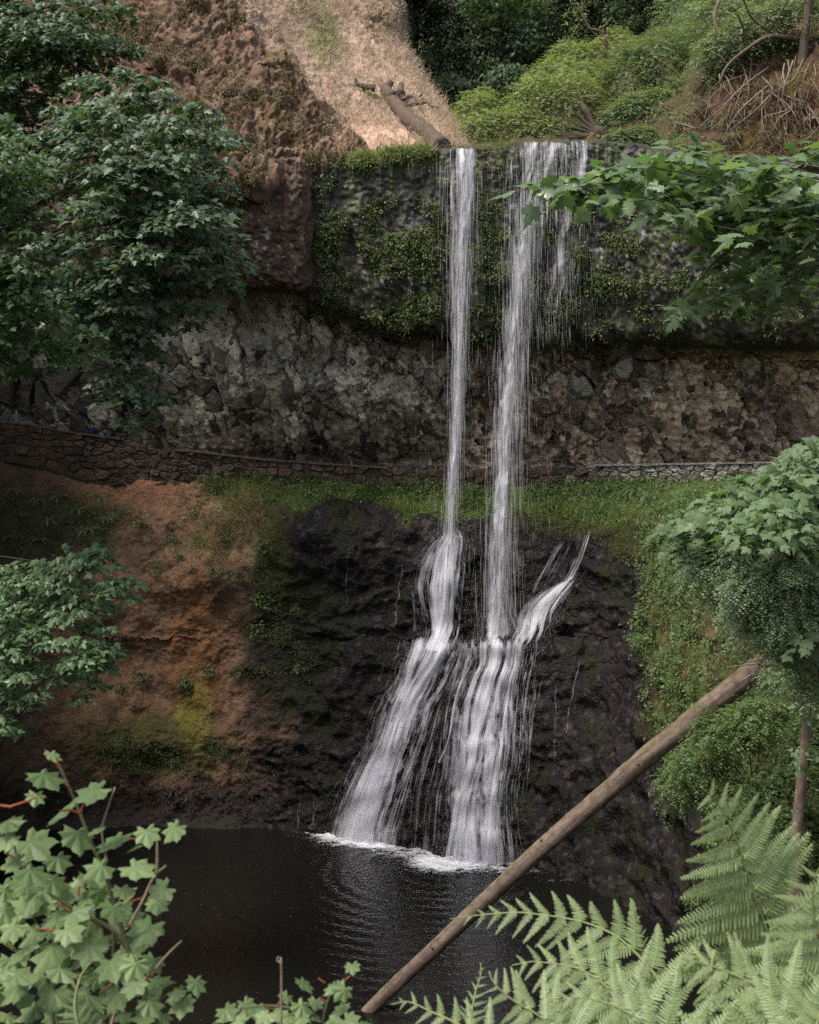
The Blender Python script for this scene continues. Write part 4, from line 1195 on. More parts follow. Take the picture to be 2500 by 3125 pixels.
# centres in a slanted lattice, cells by nearest centre
th = math.radians(-24)
ca, sa = math.cos(th), math.sin(th)
pts = []
yy = 1012.0
while yy < 1452:
    xx = -40.0
    while xx < 2420:
        sx_ = 60 if xx < 1380 else 84
        x_, y_ = xx + rng.uniform(-.42, .42) * sx_, yy + rng.uniform(-.42, .42) * 58
        pts.append((x_, y_))
        xx += sx_ * rng.choice([.45, .8, 1.0, 1.8])
    yy += 58
pts = [p for p in pts if not (p[0] < 320 and p[1] < 1190)]
asp = 1.35
tp = [((x * ca + y * sa) * asp, -x * sa + y * ca) for x, y in pts]
nblk = 0
for i, (p, t) in enumerate(zip(pts, tp)):
    near = sorted((o for k, o in enumerate(tp) if k != i and abs(o[0] - t[0]) < 260 and abs(o[1] - t[1]) < 260), key=lambda o: (o[0] - t[0]) ** 2 + (o[1] - t[1]) ** 2)[:14]
    cell = clip_cell(t, near, 95)
    if len(cell) < 4:
        continue
    cell = np.array(cell)
    cc = cell.mean(0)
    cell = cc + (cell - cc) * rng.uniform(.62, .98)
    ex, ey = cell[:, 0] / asp, cell[:, 1]
    px_, py_ = ex * ca - ey * sa, ex * sa + ey * ca
    # drop corners that nearly coincide
    keep_ = np.hypot(px_ - np.roll(px_, 1), py_ - np.roll(py_, 1)) > 7
    px_, py_ = px_[keep_], py_[keep_]
    if len(px_) < 4 or py_.min() > 1462 or py_.mean() < 1004 or nblk >= 299:
        continue
    cx, cy = px_.mean(), py_.mean()
    if rng.random() > (.62 if cx < 1000 else .42) or cy < 1050:
        continue
    upk = sm(1030, 1090, cy)
    lifted = W(px_, np.minimum(py_, 1466), spline(UC, lipY, px_) + 4.4 + 2.2 * sm(1060, 1430, py_) - 1.1 * blob(px_, py_, 900, 1190, 420, 120) - .5 * blob(px_, py_, 1900, 1250, 500, 100) + 1.0 * blob(px_, py_, 900, 1395, 380, 36) + .4 * fbm(np.stack([px_, py_, px_ * 0], -1) * .006, 2, seed=77))
    outw = unit(np.array([-.12 + rng.normal() * .1, -1.0, .05 + .35 * (cy < 1200) * 0 + rng.normal() * .12]))
    big_ = np.hypot(np.ptp(px_), np.ptp(py_))
    h = rng.uniform(.05, .34) * (.5 + .5 * big_ / 100)
    # colour: grey with lichen left of the falls, brown to the right and low down
    greyk = sm(1500, 1100, cx + rng.normal() * 90)
    a_grey = lerp(np.array([.17, .16, .13]), np.array([.40, .38, .325]), np.clip(blob(cx, cy, 950, 1120, 430, 110) + rng.normal() * .18, 0, 1))
    a_brn = lerp(np.array([.19, .145, .110]), np.array([.40, .32, .25]), np.clip(rng.random() * .6 + .5 * sm(1230, 1400, cy), 0, 1))
    a = lerp(a_brn, a_grey, greyk)
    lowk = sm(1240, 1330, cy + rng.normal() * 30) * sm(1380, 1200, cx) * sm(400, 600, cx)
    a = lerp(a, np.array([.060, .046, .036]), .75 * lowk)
    a = lerp(a, np.array([.10, .055, .034]), .7 * (rng.random() < .35) * blob(cx, cy, 820, 1235, 200, 60))
    lic = np.clip(.95 * blob(cx, cy, 1150, 1180, 330, 130) + .75 * blob(cx, cy, 1700, 1150, 260, 120) + .75 * blob(cx, cy, 2150, 1180, 330, 130) + .2 + rng.normal() * .16, 0, 1.15) * (1 - .6 * lowk)
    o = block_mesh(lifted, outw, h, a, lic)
    o.parent = alcove
    nblk += 1

# broken fragments lodged among the blocks, too many to count
fr_P, fr_A = [], []
for _ in range(420):
    x_, y_ = rng.uniform(330, 2420), rng.uniform(1040, 1450)
    Yb = float(spline(UC, lipY, np.array([x_]))[0] + 4.4 + 2.2 * sm(1060, 1430, y_) - 1.1 * blob(x_, y_, 900, 1190, 420, 120) - .5 * blob(x_, y_, 1900, 1250, 500, 100) + 1.0 * blob(x_, y_, 900, 1395, 380, 36) + .4 * fbm(np.array([[x_, y_, 0]]) * .006, 2, seed=77)[0])
    fr_P.append(W(x_, y_, Yb - rng.uniform(.1, .55)))
fr_P = np.array(fr_P)
CUBE = np.array([(-1, -1, -1), (1, -1, -1), (1, 1, -1), (-1, 1, -1), (-.8, -.7, 1), (.7, -.8, 1), (.8, .6, 1), (-.6, .8, 1)]) * .5
CF = [np.array([[0, 3, 2, 1], [4, 5, 6, 7], [0, 1, 5, 4], [1, 2, 6, 5], [2, 3, 7, 6], [3, 0, 4, 7]])]
nf_ = len(fr_P)
Rf = frames(unit(rng.normal(size=(nf_, 3)) * np.array([.6, .3, 1])), unit(rng.normal(size=(nf_, 3)) * .4 + np.array([0, -1.0, .1])))
V, Fs, t = stamp(CUBE, CF, Rf, fr_P, rng.uniform(.10, .34, nf_))
V = V + .05 * np.stack([fbm(V * 3.1, 2, seed=k) for k in (1, 2, 3)], -1)
fx_, fy_ = PX(V)
gk = sm(1500, 1150, fx_)[:, None]
fa = lerp(np.array([.11, .082, .060]), np.array([.15, .145, .12]), gk) * (.6 + .8 * t[:, None])
fr = mesh_obj('rock_fragments', V, Fs, M_block, None, {'albedo': fa, 'lichen': .35 + .5 * blob(fx_, fy_, 1200, 1170, 400, 120)}, smooth=False)
fr.parent = alcove
tag(fr, kind='stuff')

# ---- stone parapet along the path behind the falls
WPX = np.array([-120, 0, 100, 200, 300, 400, 480, 600, 760, 900, 1080, 1250, 1400, 1560, 1700, 1850, 2000, 2150, 2330, 2480], float)
WTOP = np.array([1268, 1286, 1297, 1316, 1330, 1344, 1368, 1378, 1397, 1409, 1421, 1430, 1432, 1429, 1424, 1419, 1417, 1414, 1411, 1409], float)
WFOOT = np.array([1350, 1366, 1384, 1412, 1440, 1462, 1468, 1470, 1470, 1476, 1482, 1486, 1484, 1482, 1480, 1477, 1475, 1473, 1470, 1468], float) + 6
WY = np.array([54.2, 54.9, 55.2, 55.5, 55.7, 55.8, 55.85, 55.8, 55.7, 55.5, 55.2, 55.0, 54.8, 54.6, 54.3, 53.8, 53.2, 52.5, 51.2, 50], float)
qs = np.linspace(WPX[0], WPX[-1], 240)
top_w = W(qs, spline(WPX, WTOP, qs), spline(WPX, WY, qs))
foot_w = W(qs, spline(WPX, WFOOT, qs), spline(WPX, WY, qs))
foot_w[:, :2] = top_w[:, :2]
arc = np.concatenate([[0], np.cumsum(np.linalg.norm(np.diff(top_w[:, :2], axis=0), axis=1))])
tg = unit(np.gradient(top_w[:, :2], axis=0))
nrm2 = np.stack([tg[:, 1], -tg[:, 0]], -1)
wall = tag(empty('stone_wall', foot_w[120]), 'long dry-laid stone parapet edging the path behind the falls', 'wall')
def local(o, parent):
    o.parent = parent
    o.matrix_parent_inverse = Matrix.Translation(-parent.location)
    return o
prof = []
for dv, top in ((-.0, 0), (-.0, 1), (.5, 1), (.5, 0)):
    b = top_w if top else foot_w
    q = b.copy()
    q[:, :2] -= nrm2 * dv
    q[:, 2] -= .05 if top else .5
    prof.append(q)
core = np.stack(prof + [prof[0]])
n_c = fbm(core * 1.5, 3, seed=78)
M_core = terrain_mat('wall_joint', fine=6, bump=.6, spec=.2)
o = grid_obj('wall_core', core, M_core, {'albedo': np.ones(core.shape) * np.array([.030, .025, .016]), 'wet': np.zeros(core.shape[:2])})
local(o, wall)
def along(s):
    i = np.interp(s, arc, np.arange(len(arc)))
    f = lambda A: np.stack([np.interp(i, np.arange(len(arc)), A[:, k]) for k in range(A.shape[1])], -1)
    return f(top_w), f(foot_w), f(nrm2)
s = .2
nst = 0
cols = []
row_h = .30
# rubble: uneven cells over the face of the wall, each one a stone
L_ = arc[-1]
cen_ = []
sq = .1
while sq < L_ - .2:
    t0, f0, n0 = along(np.array([sq]))
    pxs = PX(t0)[0][0]
    hh = t0[0, 2] - f0[0, 2]
    big_k = 1.0 if pxs < 1000 else (1.15 if pxs < 1830 else .82)
    z = -.13 * big_k - rng.uniform(0, .12)
    while z > -hh - .1:
        cen_.append((sq + rng.uniform(-.22, .22), z + rng.uniform(-.07, .07)))
        z -= rng.uniform(.26, .38) * big_k
    sq += rng.uniform(.34, .60) * big_k
AS = 1.75
tc_ = [(a_ / AS, b_) for a_, b_ in cen_]
for i, t in enumerate(tc_):
    near = sorted((o for k, o in enumerate(tc_) if k != i and abs(o[0] - t[0]) < 1.2), key=lambda o: (o[0] - t[0]) ** 2 + (o[1] - t[1]) ** 2)[:12]
    cell = clip_cell(t, near, .32)
    if len(cell) < 4 or nst >= 299:
        continue
    cell = np.array(cell)
    cell[:, 1] = np.minimum(cell[:, 1], -.01 + rng.normal() * .015)
    cell = np.stack([cell, (cell + np.roll(cell, -1, 0)) / 2], 1).reshape(-1, 2)
    cc_ = cell.mean(0)
    rr = np.linalg.norm(cell - cc_, axis=1, keepdims=True)
    cell = cc_ + (cell - cc_) * (.92 - .10 * np.clip(rr / rr.mean() - 1, -.3, .6)) + rng.normal(size=cell.shape) * .010
    tq, fq, nq = along(np.clip(cell[:, 0] * AS, 0, L_))
    pxs = PX(tq)[0].mean()
    ring = tq.copy()
    ring[:, 2] += cell[:, 1]
    pale = sm(1780, 1900, pxs + rng.normal() * 40)
    darkm = sm(980, 1120, pxs) * (1 - pale)
    a = lerp(np.array([.060, .044, .032]), np.array([.155, .112, .080]), rng.random() ** 1.3)
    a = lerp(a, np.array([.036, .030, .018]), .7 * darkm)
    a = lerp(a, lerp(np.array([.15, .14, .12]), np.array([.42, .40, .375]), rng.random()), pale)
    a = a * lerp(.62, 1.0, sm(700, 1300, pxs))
    no = unit(np.array([nq[:, 0].mean(), nq[:, 1].mean(), 0]))
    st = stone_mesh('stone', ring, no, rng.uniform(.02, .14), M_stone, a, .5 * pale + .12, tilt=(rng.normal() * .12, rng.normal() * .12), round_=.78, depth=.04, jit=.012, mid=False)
    local(st, wall)
    nst += 1
# a thin capping of flat slabs where the photo shows a straight top edge
for a0, a1 in ((2, 46), (60, 120), (178, 236)):
    Vs, Fs_, o0 = [], [], 0
    i = a0
    while i < a1:
        j = min(a1, i + int(rng.integers(5, 9)))
        seg = top_w[i:j + 1].copy()
        seg[-1] = seg[-1] * .93 + seg[-2] * .07
        nn = nrm2[i:j + 1]
        rings = []
        for dv, dz in ((.16, -.05), (.18, .03), (-.5, .04), (-.5, -.05)):
            q = seg.copy()
            q[:, :2] += nn * dv
            q[:, 2] += dz + rng.uniform(-.008, .008)
            rings.append(q)
        G = np.stack(rings + [rings[0]])
        Fg = grid_faces(*G.shape[:2])
        k = 'paler' if a0 > 150 else ''
        ob = mesh_obj('coping_slab', G.reshape(-1, 3), Fg, M_stone, None, {'albedo': np.tile(np.array([.33, .30, .27]) if a0 > 150 else np.array([.13, .095, .068]), (G.size // 3, 1)), 'lichen': np.full(G.size // 3, .1)}, smooth=False)
        local(ob, wall)
        i = j

# ---- fallen log leaning from the pool to the right bank
M_log = bark_mat('log_wood', (.075, .050, .040, 1), (.22, .165, .130, 1), moss=(.135, .12, .045, 1), scale=7, stretch=.10, mossy=.42, axis=True, bump=1.0, mottle=.55)
M_bare = bark_mat('bare_wood', (.22, .18, .14, 1), (.42, .37, .31, 1), scale=9)
pa, pb = W(1135, 3082, 35.2), W(2350, 2006, 33.2)
pa = pa + (pa - pb) * .05
log = tag(empty('fallen_log', pa), 'long bare log leaning out of the pool against the right bank', 'log')
n = 60
t_ = np.linspace(0, 1, n)[:, None]
path = pa * (1 - t_) + pb * t_
path[:, 2] += .30 * np.sin(t_[:, 0] * math.pi) + .05 * perlin(np.stack([t_[:, 0] * 6, t_[:, 0] * 0, t_[:, 0] * 0], -1), 3)
lr_ = np.linspace(.185, .30, n) * (1 + .05 * perlin(np.stack([np.linspace(0, 22, n)] * 3, -1), 5))
V, Fs, tt = tube(path, lr_, 20, True, .10, 4)
local(mesh_obj('trunk', V, Fs, M_log, None, {'axis': axis_attr(path, lr_, 20)}), log)
for f_, a_ in ((.22, 1.2), (.37, 2.6), (.48, .7), (.58, 2.0), (.71, 1.4), (.8, 2.9)):
    q_ = path[int(f_ * (n - 1))]
    d_ = np.array([-.5 * math.cos(a_), -math.sin(a_) * .8, math.cos(a_) * .7 + .2])
    r_ = lr_[int(f_ * (n - 1))]
    V, Fs, tt = tube(np.array([q_ + d_ * r_ * .7, q_ + d_ * (r_ + .03), q_ + d_ * (r_ + .10)]), [.05, .04, .028], 7)
    local(mesh_obj('branch_stub', V, Fs, M_log, None, {'axis': V}), log)
for x0, y0, x1, y1, x2, y2, r_ in ((2330, 2010, 2280, 2020, 2240, 1972, .030), (2320, 2025, 2270, 2030, 2218, 2036, .026), (2345, 1990, 2330, 1965, 2322, 1950, .03), (2280, 2020, 2255, 2005, 2242, 2006, .016), (2300, 2055, 2250, 2082, 2235, 2078, .018)):
    V, Fs, tt = tube(curve_pts(W([x0, x1, x2], [y0, y1, y2], [33.0, 32.5, 32.2]), 9), np.linspace(r_, r_ * .4, 9), 6)
    local(mesh_obj('branch', V, Fs, M_bare), log)

# ---- fallen trunk lying on the slope above the lip
M_snag = bark_mat('dead_trunk', (.055, .040, .030, 1), (.135, .098, .070, 1), moss=(.09, .075, .03, 1), scale=7, stretch=.5, mossy=-.1)
def on(bvh, px, py, up=.0):
    loc, nor = hit(bvh, px, py)
    if loc is None:
        return W(px, py, 58)
    return np.array(loc) + np.array(nor if nor.y < 0 else -nor) * up
snag = tag(empty('dead_snag', on(HILL_BVH, 1345, 456)), 'broken dark trunk lying down the bare slope above the lip', 'fallen trunk')
pp = np.array([on(HILL_BVH, x, y, .25) for x, y in ((1350, 462), (1300, 425), (1250, 380), (1215, 345), (1190, 310))])
V, Fs, tt = tube(curve_pts(pp, 26), np.linspace(.40, .30, 26), 14, True, .18, 8)
local(mesh_obj('trunk', V, Fs, M_snag), snag)
for pts_, r0, r1 in (([(1192, 312), (1184, 290), (1180, 270)], .34, .16), ([(1205, 300), (1212, 280), (1216, 272)], .24, .10), ([(1215, 320), (1245, 312), (1270, 330), (1285, 340)], .12, .05), ([(1240, 330), (1290, 328), (1318, 340), (1324, 346)], .09, .03), ([(1275, 315), (1274, 292)], .06, .03), ([(1068, 252), (1085, 268), (1105, 270), (1130, 286)], .05, .18)):
    q_ = np.array([on(HILL_BVH, x, y, .35) for x, y in pts_])
    V, Fs, tt = tube(curve_pts(q_, 10), np.linspace(r0, r1, 10), 8, True, .3, 9)
    local(mesh_obj('root', V, Fs, M_snag), snag)

# ------------------------------------------------------------------ leaves and trees
def maple_template(fold=.10, detail=True):
    """Palmate leaf, base at the origin, tip along +y, about one unit across."""
    half = [(.0, -.02), (.13, -.10), (.30, -.12), (.26, .0), (.50, .08), (.40, .16), (.56, .36), (.38, .36), (.36, .46), (.19, .36), (.22, .62), (.12, .66), (.0, .98)] if detail else \
           [(.0, -.02), (.30, -.12), (.26, .03), (.54, .30), (.22, .34), (.20, .62), (.0, .98)]
    right = half[1:-1]
    ring = [half[0]] + right + [half[-1]] + [(-x, y) for x, y in reversed(right)]
    V = [(0, .25, fold * .4)] + [(x, y, -fold * (abs(x) * 1.3 + .35 * max(0, y - .4))) for x, y in ring]
    n = len(ring)
    F = np.array([[0, 1 + i, 1 + (i + 1) % n] for i in range(n)])
    return np.array(V), [F]

def vine_maple_template(fold=.08):
    """Seven pointed shallow lobes."""
    V = [(0, .12, .03)]
    tips = [(-126, .46), (-84, .60), (-44, .74), (0, .84), (44, .74), (84, .60), (126, .46)]
    ring = [(0, -.06)]
    for i, (a, r) in enumerate(tips[3:]):
        pass
    out = []
    for i, (a, r) in enumerate(tips):
        a = math.radians(a)
        for da, k in ((-15, .78), (-9, .84), (-4.5, .88), (0, 1.0), (4.5, .88), (9, .84), (15, .78)):
            aa = a + math.radians(da)
            out.append((math.sin(aa) * r * k, math.cos(aa) * r * k))
        if i < 6:
            a2 = math.radians((tips[i][0] + tips[i + 1][0]) / 2)
            rr = (r + tips[i + 1][1]) / 2 * .70
            out.append((math.sin(a2) * rr, math.cos(a2) * rr))
    out = [(0.0, -.05)] + out
    k = len(out)
    for i, (x, y) in enumerate(out):
        a = math.degrees(math.atan2(x, y))
        rib = abs(((a + 400 - 20) % 42) - 21) / 21 if False else 0
        d = min(abs(a - t) for t, _ in tips) / 21
        V.append((x, y + .05, -fold * (x * x + y * y) * 1.2 - fold * .55 * min(1, d)))
    F = np.array([[0, 1 + i, 1 + (i + 1) % k] for i in range(k)])
    return np.array(V), [F]

MAPLE, MAPLE_S = maple_template(.12, True), maple_template(.14, False)
OVAL = (np.array([(0, 0, 0), (.24, .42, -.06), (0, 1, -.10), (-.24, .42, -.06)]), [np.array([[0, 1, 2], [0, 2, 3]])])
OVAL6 = (np.array([(0, 0, 0), (.20, .22, -.03), (.24, .55, -.05), (0, 1, -.14), (-.24, .55, -.05), (-.20, .22, -.03), (0, .45, .03)]), [np.array([[6, i, (i + 1) % 6] for i in range(6)])])
BLADE = (np.array([(-.03, 0, 0), (.03, 0, 0), (.022, .5, .03), (-.022, .5, .03), (0, 1, -.12)]), [np.array([[0, 1, 2, 3]]), np.array([[3, 2, 4]])])

def dome_leaves(C, R, per, size, T, flat=.6, lean=(0, -.35, 0), droop=.55, tint=None, jit=.45):
    """Leaves over the tops of clumps: faces up and outwards, tips hanging."""
    C, R = np.asarray(C, float), np.asarray(R, float)
    per = np.maximum(4, (per * (R / R.mean()) ** 2).astype(int))
    idx = np.repeat(np.arange(len(C)), per)
    n = len(idx)
    d = rng.normal(size=(n, 3))
    d[:, 2] = np.abs(d[:, 2]) * .9 - .25
    d = unit(d)
    rad = R[idx] * rng.uniform(.45, 1.12, n)
    sc = np.array([1.0, 1.0, flat])
    pos = C[idx] + d * sc * rad[:, None]
    horiz = d * np.array([1, 1, 0])
    pos[:, 2] -= .35 * (np.linalg.norm(horiz, axis=1) * rad) ** 2 / np.maximum(R[idx], .2)
    nrm = unit(np.array([0, 0, .8]) + .55 * d + np.array(lean) + rng.normal(size=(n, 3)) * jit)
    tip = unit(horiz + rng.normal(size=(n, 3)) * .35 + np.array([0, -.1, -droop]))
    s = size * np.clip(rng.normal(.92, .24, n), .4, 1.4)
    t = np.clip((tint if tint is not None else rng.random(len(C)))[idx] * .5 + rng.random(n) * .5, 0, 1)
    return stamp(T[0], T[1], frames(tip, nrm), pos, s, t)

def fill_poly(poly, gap, tries=40000):
    poly = np.asarray(poly, float)
    lo, hi = poly.min(0), poly.max(0)
    got = []
    cand = rng.uniform(lo, hi, (tries, 2))
    cand = cand[in_poly(cand[:, 0], cand[:, 1], poly)]
    cell = {}
    for x, y in cand:
        k = (int(x // gap), int(y // gap))
        ok = True
        for a in (-1, 0, 1):
            for b in (-1, 0, 1):
                for q in cell.get((k[0] + a, k[1] + b), ()):
                    if (q[0] - x) ** 2 + (q[1] - y) ** 2 < gap * gap:
                        ok = False
        if ok:
            cell.setdefault(k, []).append((x, y))
            got.append((x, y))
    return np.array(got)

def dist_edge(pts, poly):
    poly = np.asarray(poly, float)
    a, b = poly, np.roll(poly, -1, 0)
    d = np.full(len(pts), 1e9)
    for p, q in zip(a, b):
        v = q - p
        t = np.clip(((pts - p) @ v) / max(v @ v, 1e-9), 0, 1)
        d = np.minimum(d, np.linalg.norm(pts - (p + t[:, None] * v), axis=1))
    return d

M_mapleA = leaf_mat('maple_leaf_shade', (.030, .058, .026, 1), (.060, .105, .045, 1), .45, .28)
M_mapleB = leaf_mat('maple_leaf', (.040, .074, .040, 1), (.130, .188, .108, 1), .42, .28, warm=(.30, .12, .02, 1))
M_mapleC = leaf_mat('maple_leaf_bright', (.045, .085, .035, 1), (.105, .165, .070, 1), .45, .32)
M_mapleD = leaf_mat('maple_leaf_young', (.060, .105, .050, 1), (.150, .225, .110, 1), .36, .34)
M_mapleR = leaf_mat('maple_leaf_near', (.075, .125, .058, 1), (.165, .235, .115, 1), .5, .36, .4)
M_bark = bark_mat('mossy_bark', (.028, .022, .016, 1), (.075, .060, .045, 1), moss=(.050, .045, .014, 1), mossy=.35)
M_bark2 = bark_mat('grey_bark', (.055, .045, .036, 1), (.15, .125, .10, 1), moss=(.07, .07, .025, 1), mossy=-.1, scale=9)

def maple_tree(name, label, poly, Y, bulge, gap, rad, per, leaf, mat, base, top, group=None, T=MAPLE_S, layers=2, limbs=26, trunk_r=.22, edge_fade=70, extra=None, depth=1.6, mid=None, limb_r=.34):
    """A maple: crown of hanging layered clumps within its outline in the photo, trunk and limbs behind them."""
    root = tag(empty(name, base), label, 'tree', group)
    poly = np.asarray(poly, float)
    parts, cents = [], []
    for k in range(layers):
        p = fill_poly(poly, gap * (1 + .15 * k))
        e = dist_edge(p, poly)
        Yc = Y - bulge * sm(0, 190, e) + rng.normal(size=len(p)) * .5 + k * depth
        c = W(p[:, 0], p[:, 1], Yc)
        r = rad * rng.uniform(.55, 1.6, len(p)) * (.55 + .45 * sm(0, edge_fade, e))
        parts.append(dome_leaves(c, r, per, leaf, T, flat=.55, droop=.6))
        cents.append(c)
    if extra is not None:
        p = np.asarray(extra, float)
        c = W(p[:, 0], p[:, 1], Y - bulge * .8)
        parts.append(dome_leaves(c, np.full(len(c), rad * .9), per, leaf, T, flat=.5, droop=.8))
        cents.append(c)
    local(cloud_obj('crown', parts, mat), root)
    base, top = np.array(base, float), np.array(top, float)
    tp_ = curve_pts(np.array([base, (base * .6 + top * .4 + np.array([.3, .2, 0])) if mid is None else np.array(mid, float), top]), 30)
    V, Fs, t = tube(tp_, np.linspace(trunk_r, trunk_r * .25, 30), 12, True, .12, 3)
    local(mesh_obj('trunk', V, Fs, M_bark), root)
    al = np.concatenate(cents)
    al = al[al[:, 2] > np.quantile(al[:, 2], .45)]
    pick = al[rng.permutation(len(al))[:limbs]]
    ps = []
    for q in pick:
        hd = np.linalg.norm(tp_[:, :2] - q[:2], axis=1)
        s0 = tp_[int(np.argmin(np.abs(tp_[:, 2] - (q[2] - .25 * hd)) + .15 * hd))]
        midp = s0 * .5 + q * .5 + np.array([rng.normal() * .2, .5, .1 + .12 * np.linalg.norm(q - s0)])
        V, Fs, t = tube(curve_pts(np.array([s0, midp, q]), 12), np.linspace(trunk_r * limb_r, .014, 12), 6, False)
        local(mesh_obj('branch', V, Fs, M_bark), root)
    return root

K = 2500 / 1725.0
def D(l):
    return [(x * K, y * K) for x, y in l]

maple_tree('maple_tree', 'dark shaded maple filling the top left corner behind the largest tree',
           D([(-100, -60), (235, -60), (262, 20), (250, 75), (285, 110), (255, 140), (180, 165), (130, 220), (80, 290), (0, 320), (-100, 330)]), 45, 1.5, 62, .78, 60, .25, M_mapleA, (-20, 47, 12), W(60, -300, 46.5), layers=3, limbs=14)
maple_tree('maple_tree', 'largest maple in full leaf, its crown hanging over the left end of the path',
           D([(125, 190), (200, 150), (285, 138), (330, 180), (385, 215), (440, 235), (478, 262), (490, 330), (462, 352), (485, 400), (500, 480), (498, 530), (520, 575), (490, 610), (450, 600), (440, 660), (420, 690), (380, 670), (330, 640), (335, 720), (330, 780), (350, 840), (330, 880), (270, 885), (235, 860), (205, 800), (200, 745), (150, 770), (130, 720), (80, 640), (90, 500), (110, 380), (40, 420), (60, 330)]),
           38.5, 2.4, 66, .66, 60, .26, M_mapleB, (-20, 43, 8), W(300, 260, 40.5), layers=2, limbs=30, trunk_r=.3, mid=W(-140, 850, 42.5))
maple_tree('maple_tree', 'yellowish green maple at the left edge in front of the largest tree',
           D([(-150, 240), (-60, 240), (20, 250), (60, 300), (85, 330), (88, 380), (70, 430), (120, 560), (95, 620), (130, 680), (205, 690), (190, 740), (130, 760), (60, 775), (-60, 790), (-150, 790)]), 33, 1.2, 66, .62, 58, .23, M_mapleC, (-19, 35.5, 8.0), W(-110, 330, 34.5), layers=2, limbs=10, mid=W(-330, 800, 35))
maple_tree('maple_tree', 'low maple with pale green leaves in front of the brown left slope',
           D([(-60, 1215), (40, 1175), (90, 1180), (140, 1145), (200, 1150), (240, 1165), (285, 1235), (270, 1275), (232, 1268), (222, 1310), (248, 1365), (222, 1395), (205, 1465), (150, 1480), (135, 1430), (90, 1440), (85, 1500), (60, 1545), (0, 1550), (-60, 1560)]), 35.5, 1.2, 56, .40, 46, .22, M_mapleD, (-17.5, 37.0, 3.0), W(-90, 1230, 36), layers=2, limbs=5, trunk_r=.14, edge_fade=30, limb_r=.12)

# ---- the near branch reaching in from the right, leaf by leaf
VINE_T = [None]
def leaf_objects(root, T, mat, pos, R, size, name='leaf', variants=3):
    mes = []
    for k in range(variants):
        V = T[0].copy()
        V[:, 2] *= (.6, 1.2, 1.8)[k % 3]
        V[:, 2] += (.05, -.06, .02)[k % 3] * V[:, 1] ** 2
        mes.append(mesh_data(name, V, T[1], mat, None, T is not VINE_T[0]))
    for i in range(len(pos)):
        o = bpy.data.objects.new(name, mes[i % variants])
        m3 = Matrix(R[i].tolist())
        o.rotation_euler = m3.to_euler()
        o.location = Vector(pos[i].tolist()) - root.location
        s_ = float(size[i])
        o.scale = (s_, s_, s_)
        link(o, root)

def spray(poly, gap, Y, dY, per, leaf, spread):
    p = fill_poly(poly, gap)
    idx = np.repeat(np.arange(len(p)), per)
    n = len(idx)
    c = W(p[:, 0], p[:, 1], Y + rng.normal(size=len(p)) * dY)
    d = unit(rng.normal(size=(n, 3)) * np.array([1, 1, .35]))
    pos = c[idx] + d * rng.uniform(.3, 1.0, n)[:, None] * spread
    nrm = unit(np.array([-.05, -.22, .75]) + .35 * d + rng.normal(size=(n, 3)) * .30)
    tip = unit(d * np.array([1, 1, .2]) + np.array([-.45, -.25, -.38]) + rng.normal(size=(n, 3)) * .25)
    return c, pos, frames(tip, nrm), leaf * rng.uniform(.6, 1.15, n)

up_poly = D([(1118, 392), (1155, 372), (1225, 378), (1300, 358), (1345, 338), (1400, 318), (1440, 292), (1480, 312), (1520, 338), (1600, 340), (1660, 330), (1760, 312), (1760, 450), (1690, 470), (1600, 520), (1540, 505), (1480, 490), (1445, 470), (1360, 430), (1290, 415), (1262, 432), (1215, 412), (1140, 405)])
lo_poly = D([(1450, 478), (1560, 500), (1650, 470), (1760, 430), (1760, 620), (1690, 635), (1640, 640), (1590, 640), (1555, 660), (1510, 640), (1470, 650), (1430, 680), (1398, 672), (1432, 640), (1490, 600), (1540, 575), (1500, 535)])
c1, p1, R1, s1 = spray(up_poly, 29, 12.0, .5, 5, .225, .20)
c2, p2, R2, s2 = spray(lo_poly, 31, 12.6, .6, 4, .225, .20)
near_maple = tag(empty('maple_tree', (6.4, 12.4, 6.4)), 'near maple branch with big pale leaves crossing in from the right', 'tree')
pos_, R_, s_ = np.concatenate([p1, p2]), np.concatenate([R1, R2]), np.concatenate([s1, s2])
order = np.argsort(-s_ / pos_[:, 1])
pin = PX(pos_)[0] < 2560
order = np.concatenate([order[pin[order]], order[~pin[order]]])
leaf_objects(near_maple, MAPLE, leaf_mat('maple_leaf_branch', (.085, .140, .065, 1), (.20, .27, .155, 1), .34, .36, .65, obj_random=True), pos_[order[:296]], R_[order[:296]], s_[order[:296]])
rest = order[296:]
fo = cloud_obj('foliage', [stamp(MAPLE[0], MAPLE[1], R_[rest], pos_[rest], s_[rest])], M_mapleR)
local(tag(fo, kind='stuff'), near_maple)
V, Fs, t = tube(curve_pts(np.array([[6.4, 12.4, 6.4], [6.5, 12.6, 12], [6.3, 12.5, 17.5], [5.9, 12.5, 21]]), 30), np.linspace(.24, .10, 30), 12, True, .1, 5)
local(mesh_obj('trunk', V, Fs, M_bark2), near_maple)
ps = []
for pts_ in ([(2640, 520), (2450, 500), (2250, 520), (2050, 560), (1850, 560), (1700, 570)], [(2640, 620), (2450, 680), (2300, 720), (2180, 800), (2100, 900), (2030, 970)], [(2640, 600), (2500, 520), (2350, 500), (2150, 480), (2080, 440)], [(2640, 720), (2480, 800), (2380, 860), (2280, 930)], [(2450, 560), (2250, 640), (2120, 680)], [(2640, 640), (2540, 690), (2460, 760), (2400, 900)]):
    a = np.array(pts_, float)
    V, Fs, t = tube(curve_pts(W(a[:, 0], a[:, 1], np.linspace(12.4, 12.1, len(a))), 24), np.linspace(.035, .006, 24), 6, False)
    local(mesh_obj('branch', V, Fs, M_bark2), near_maple)
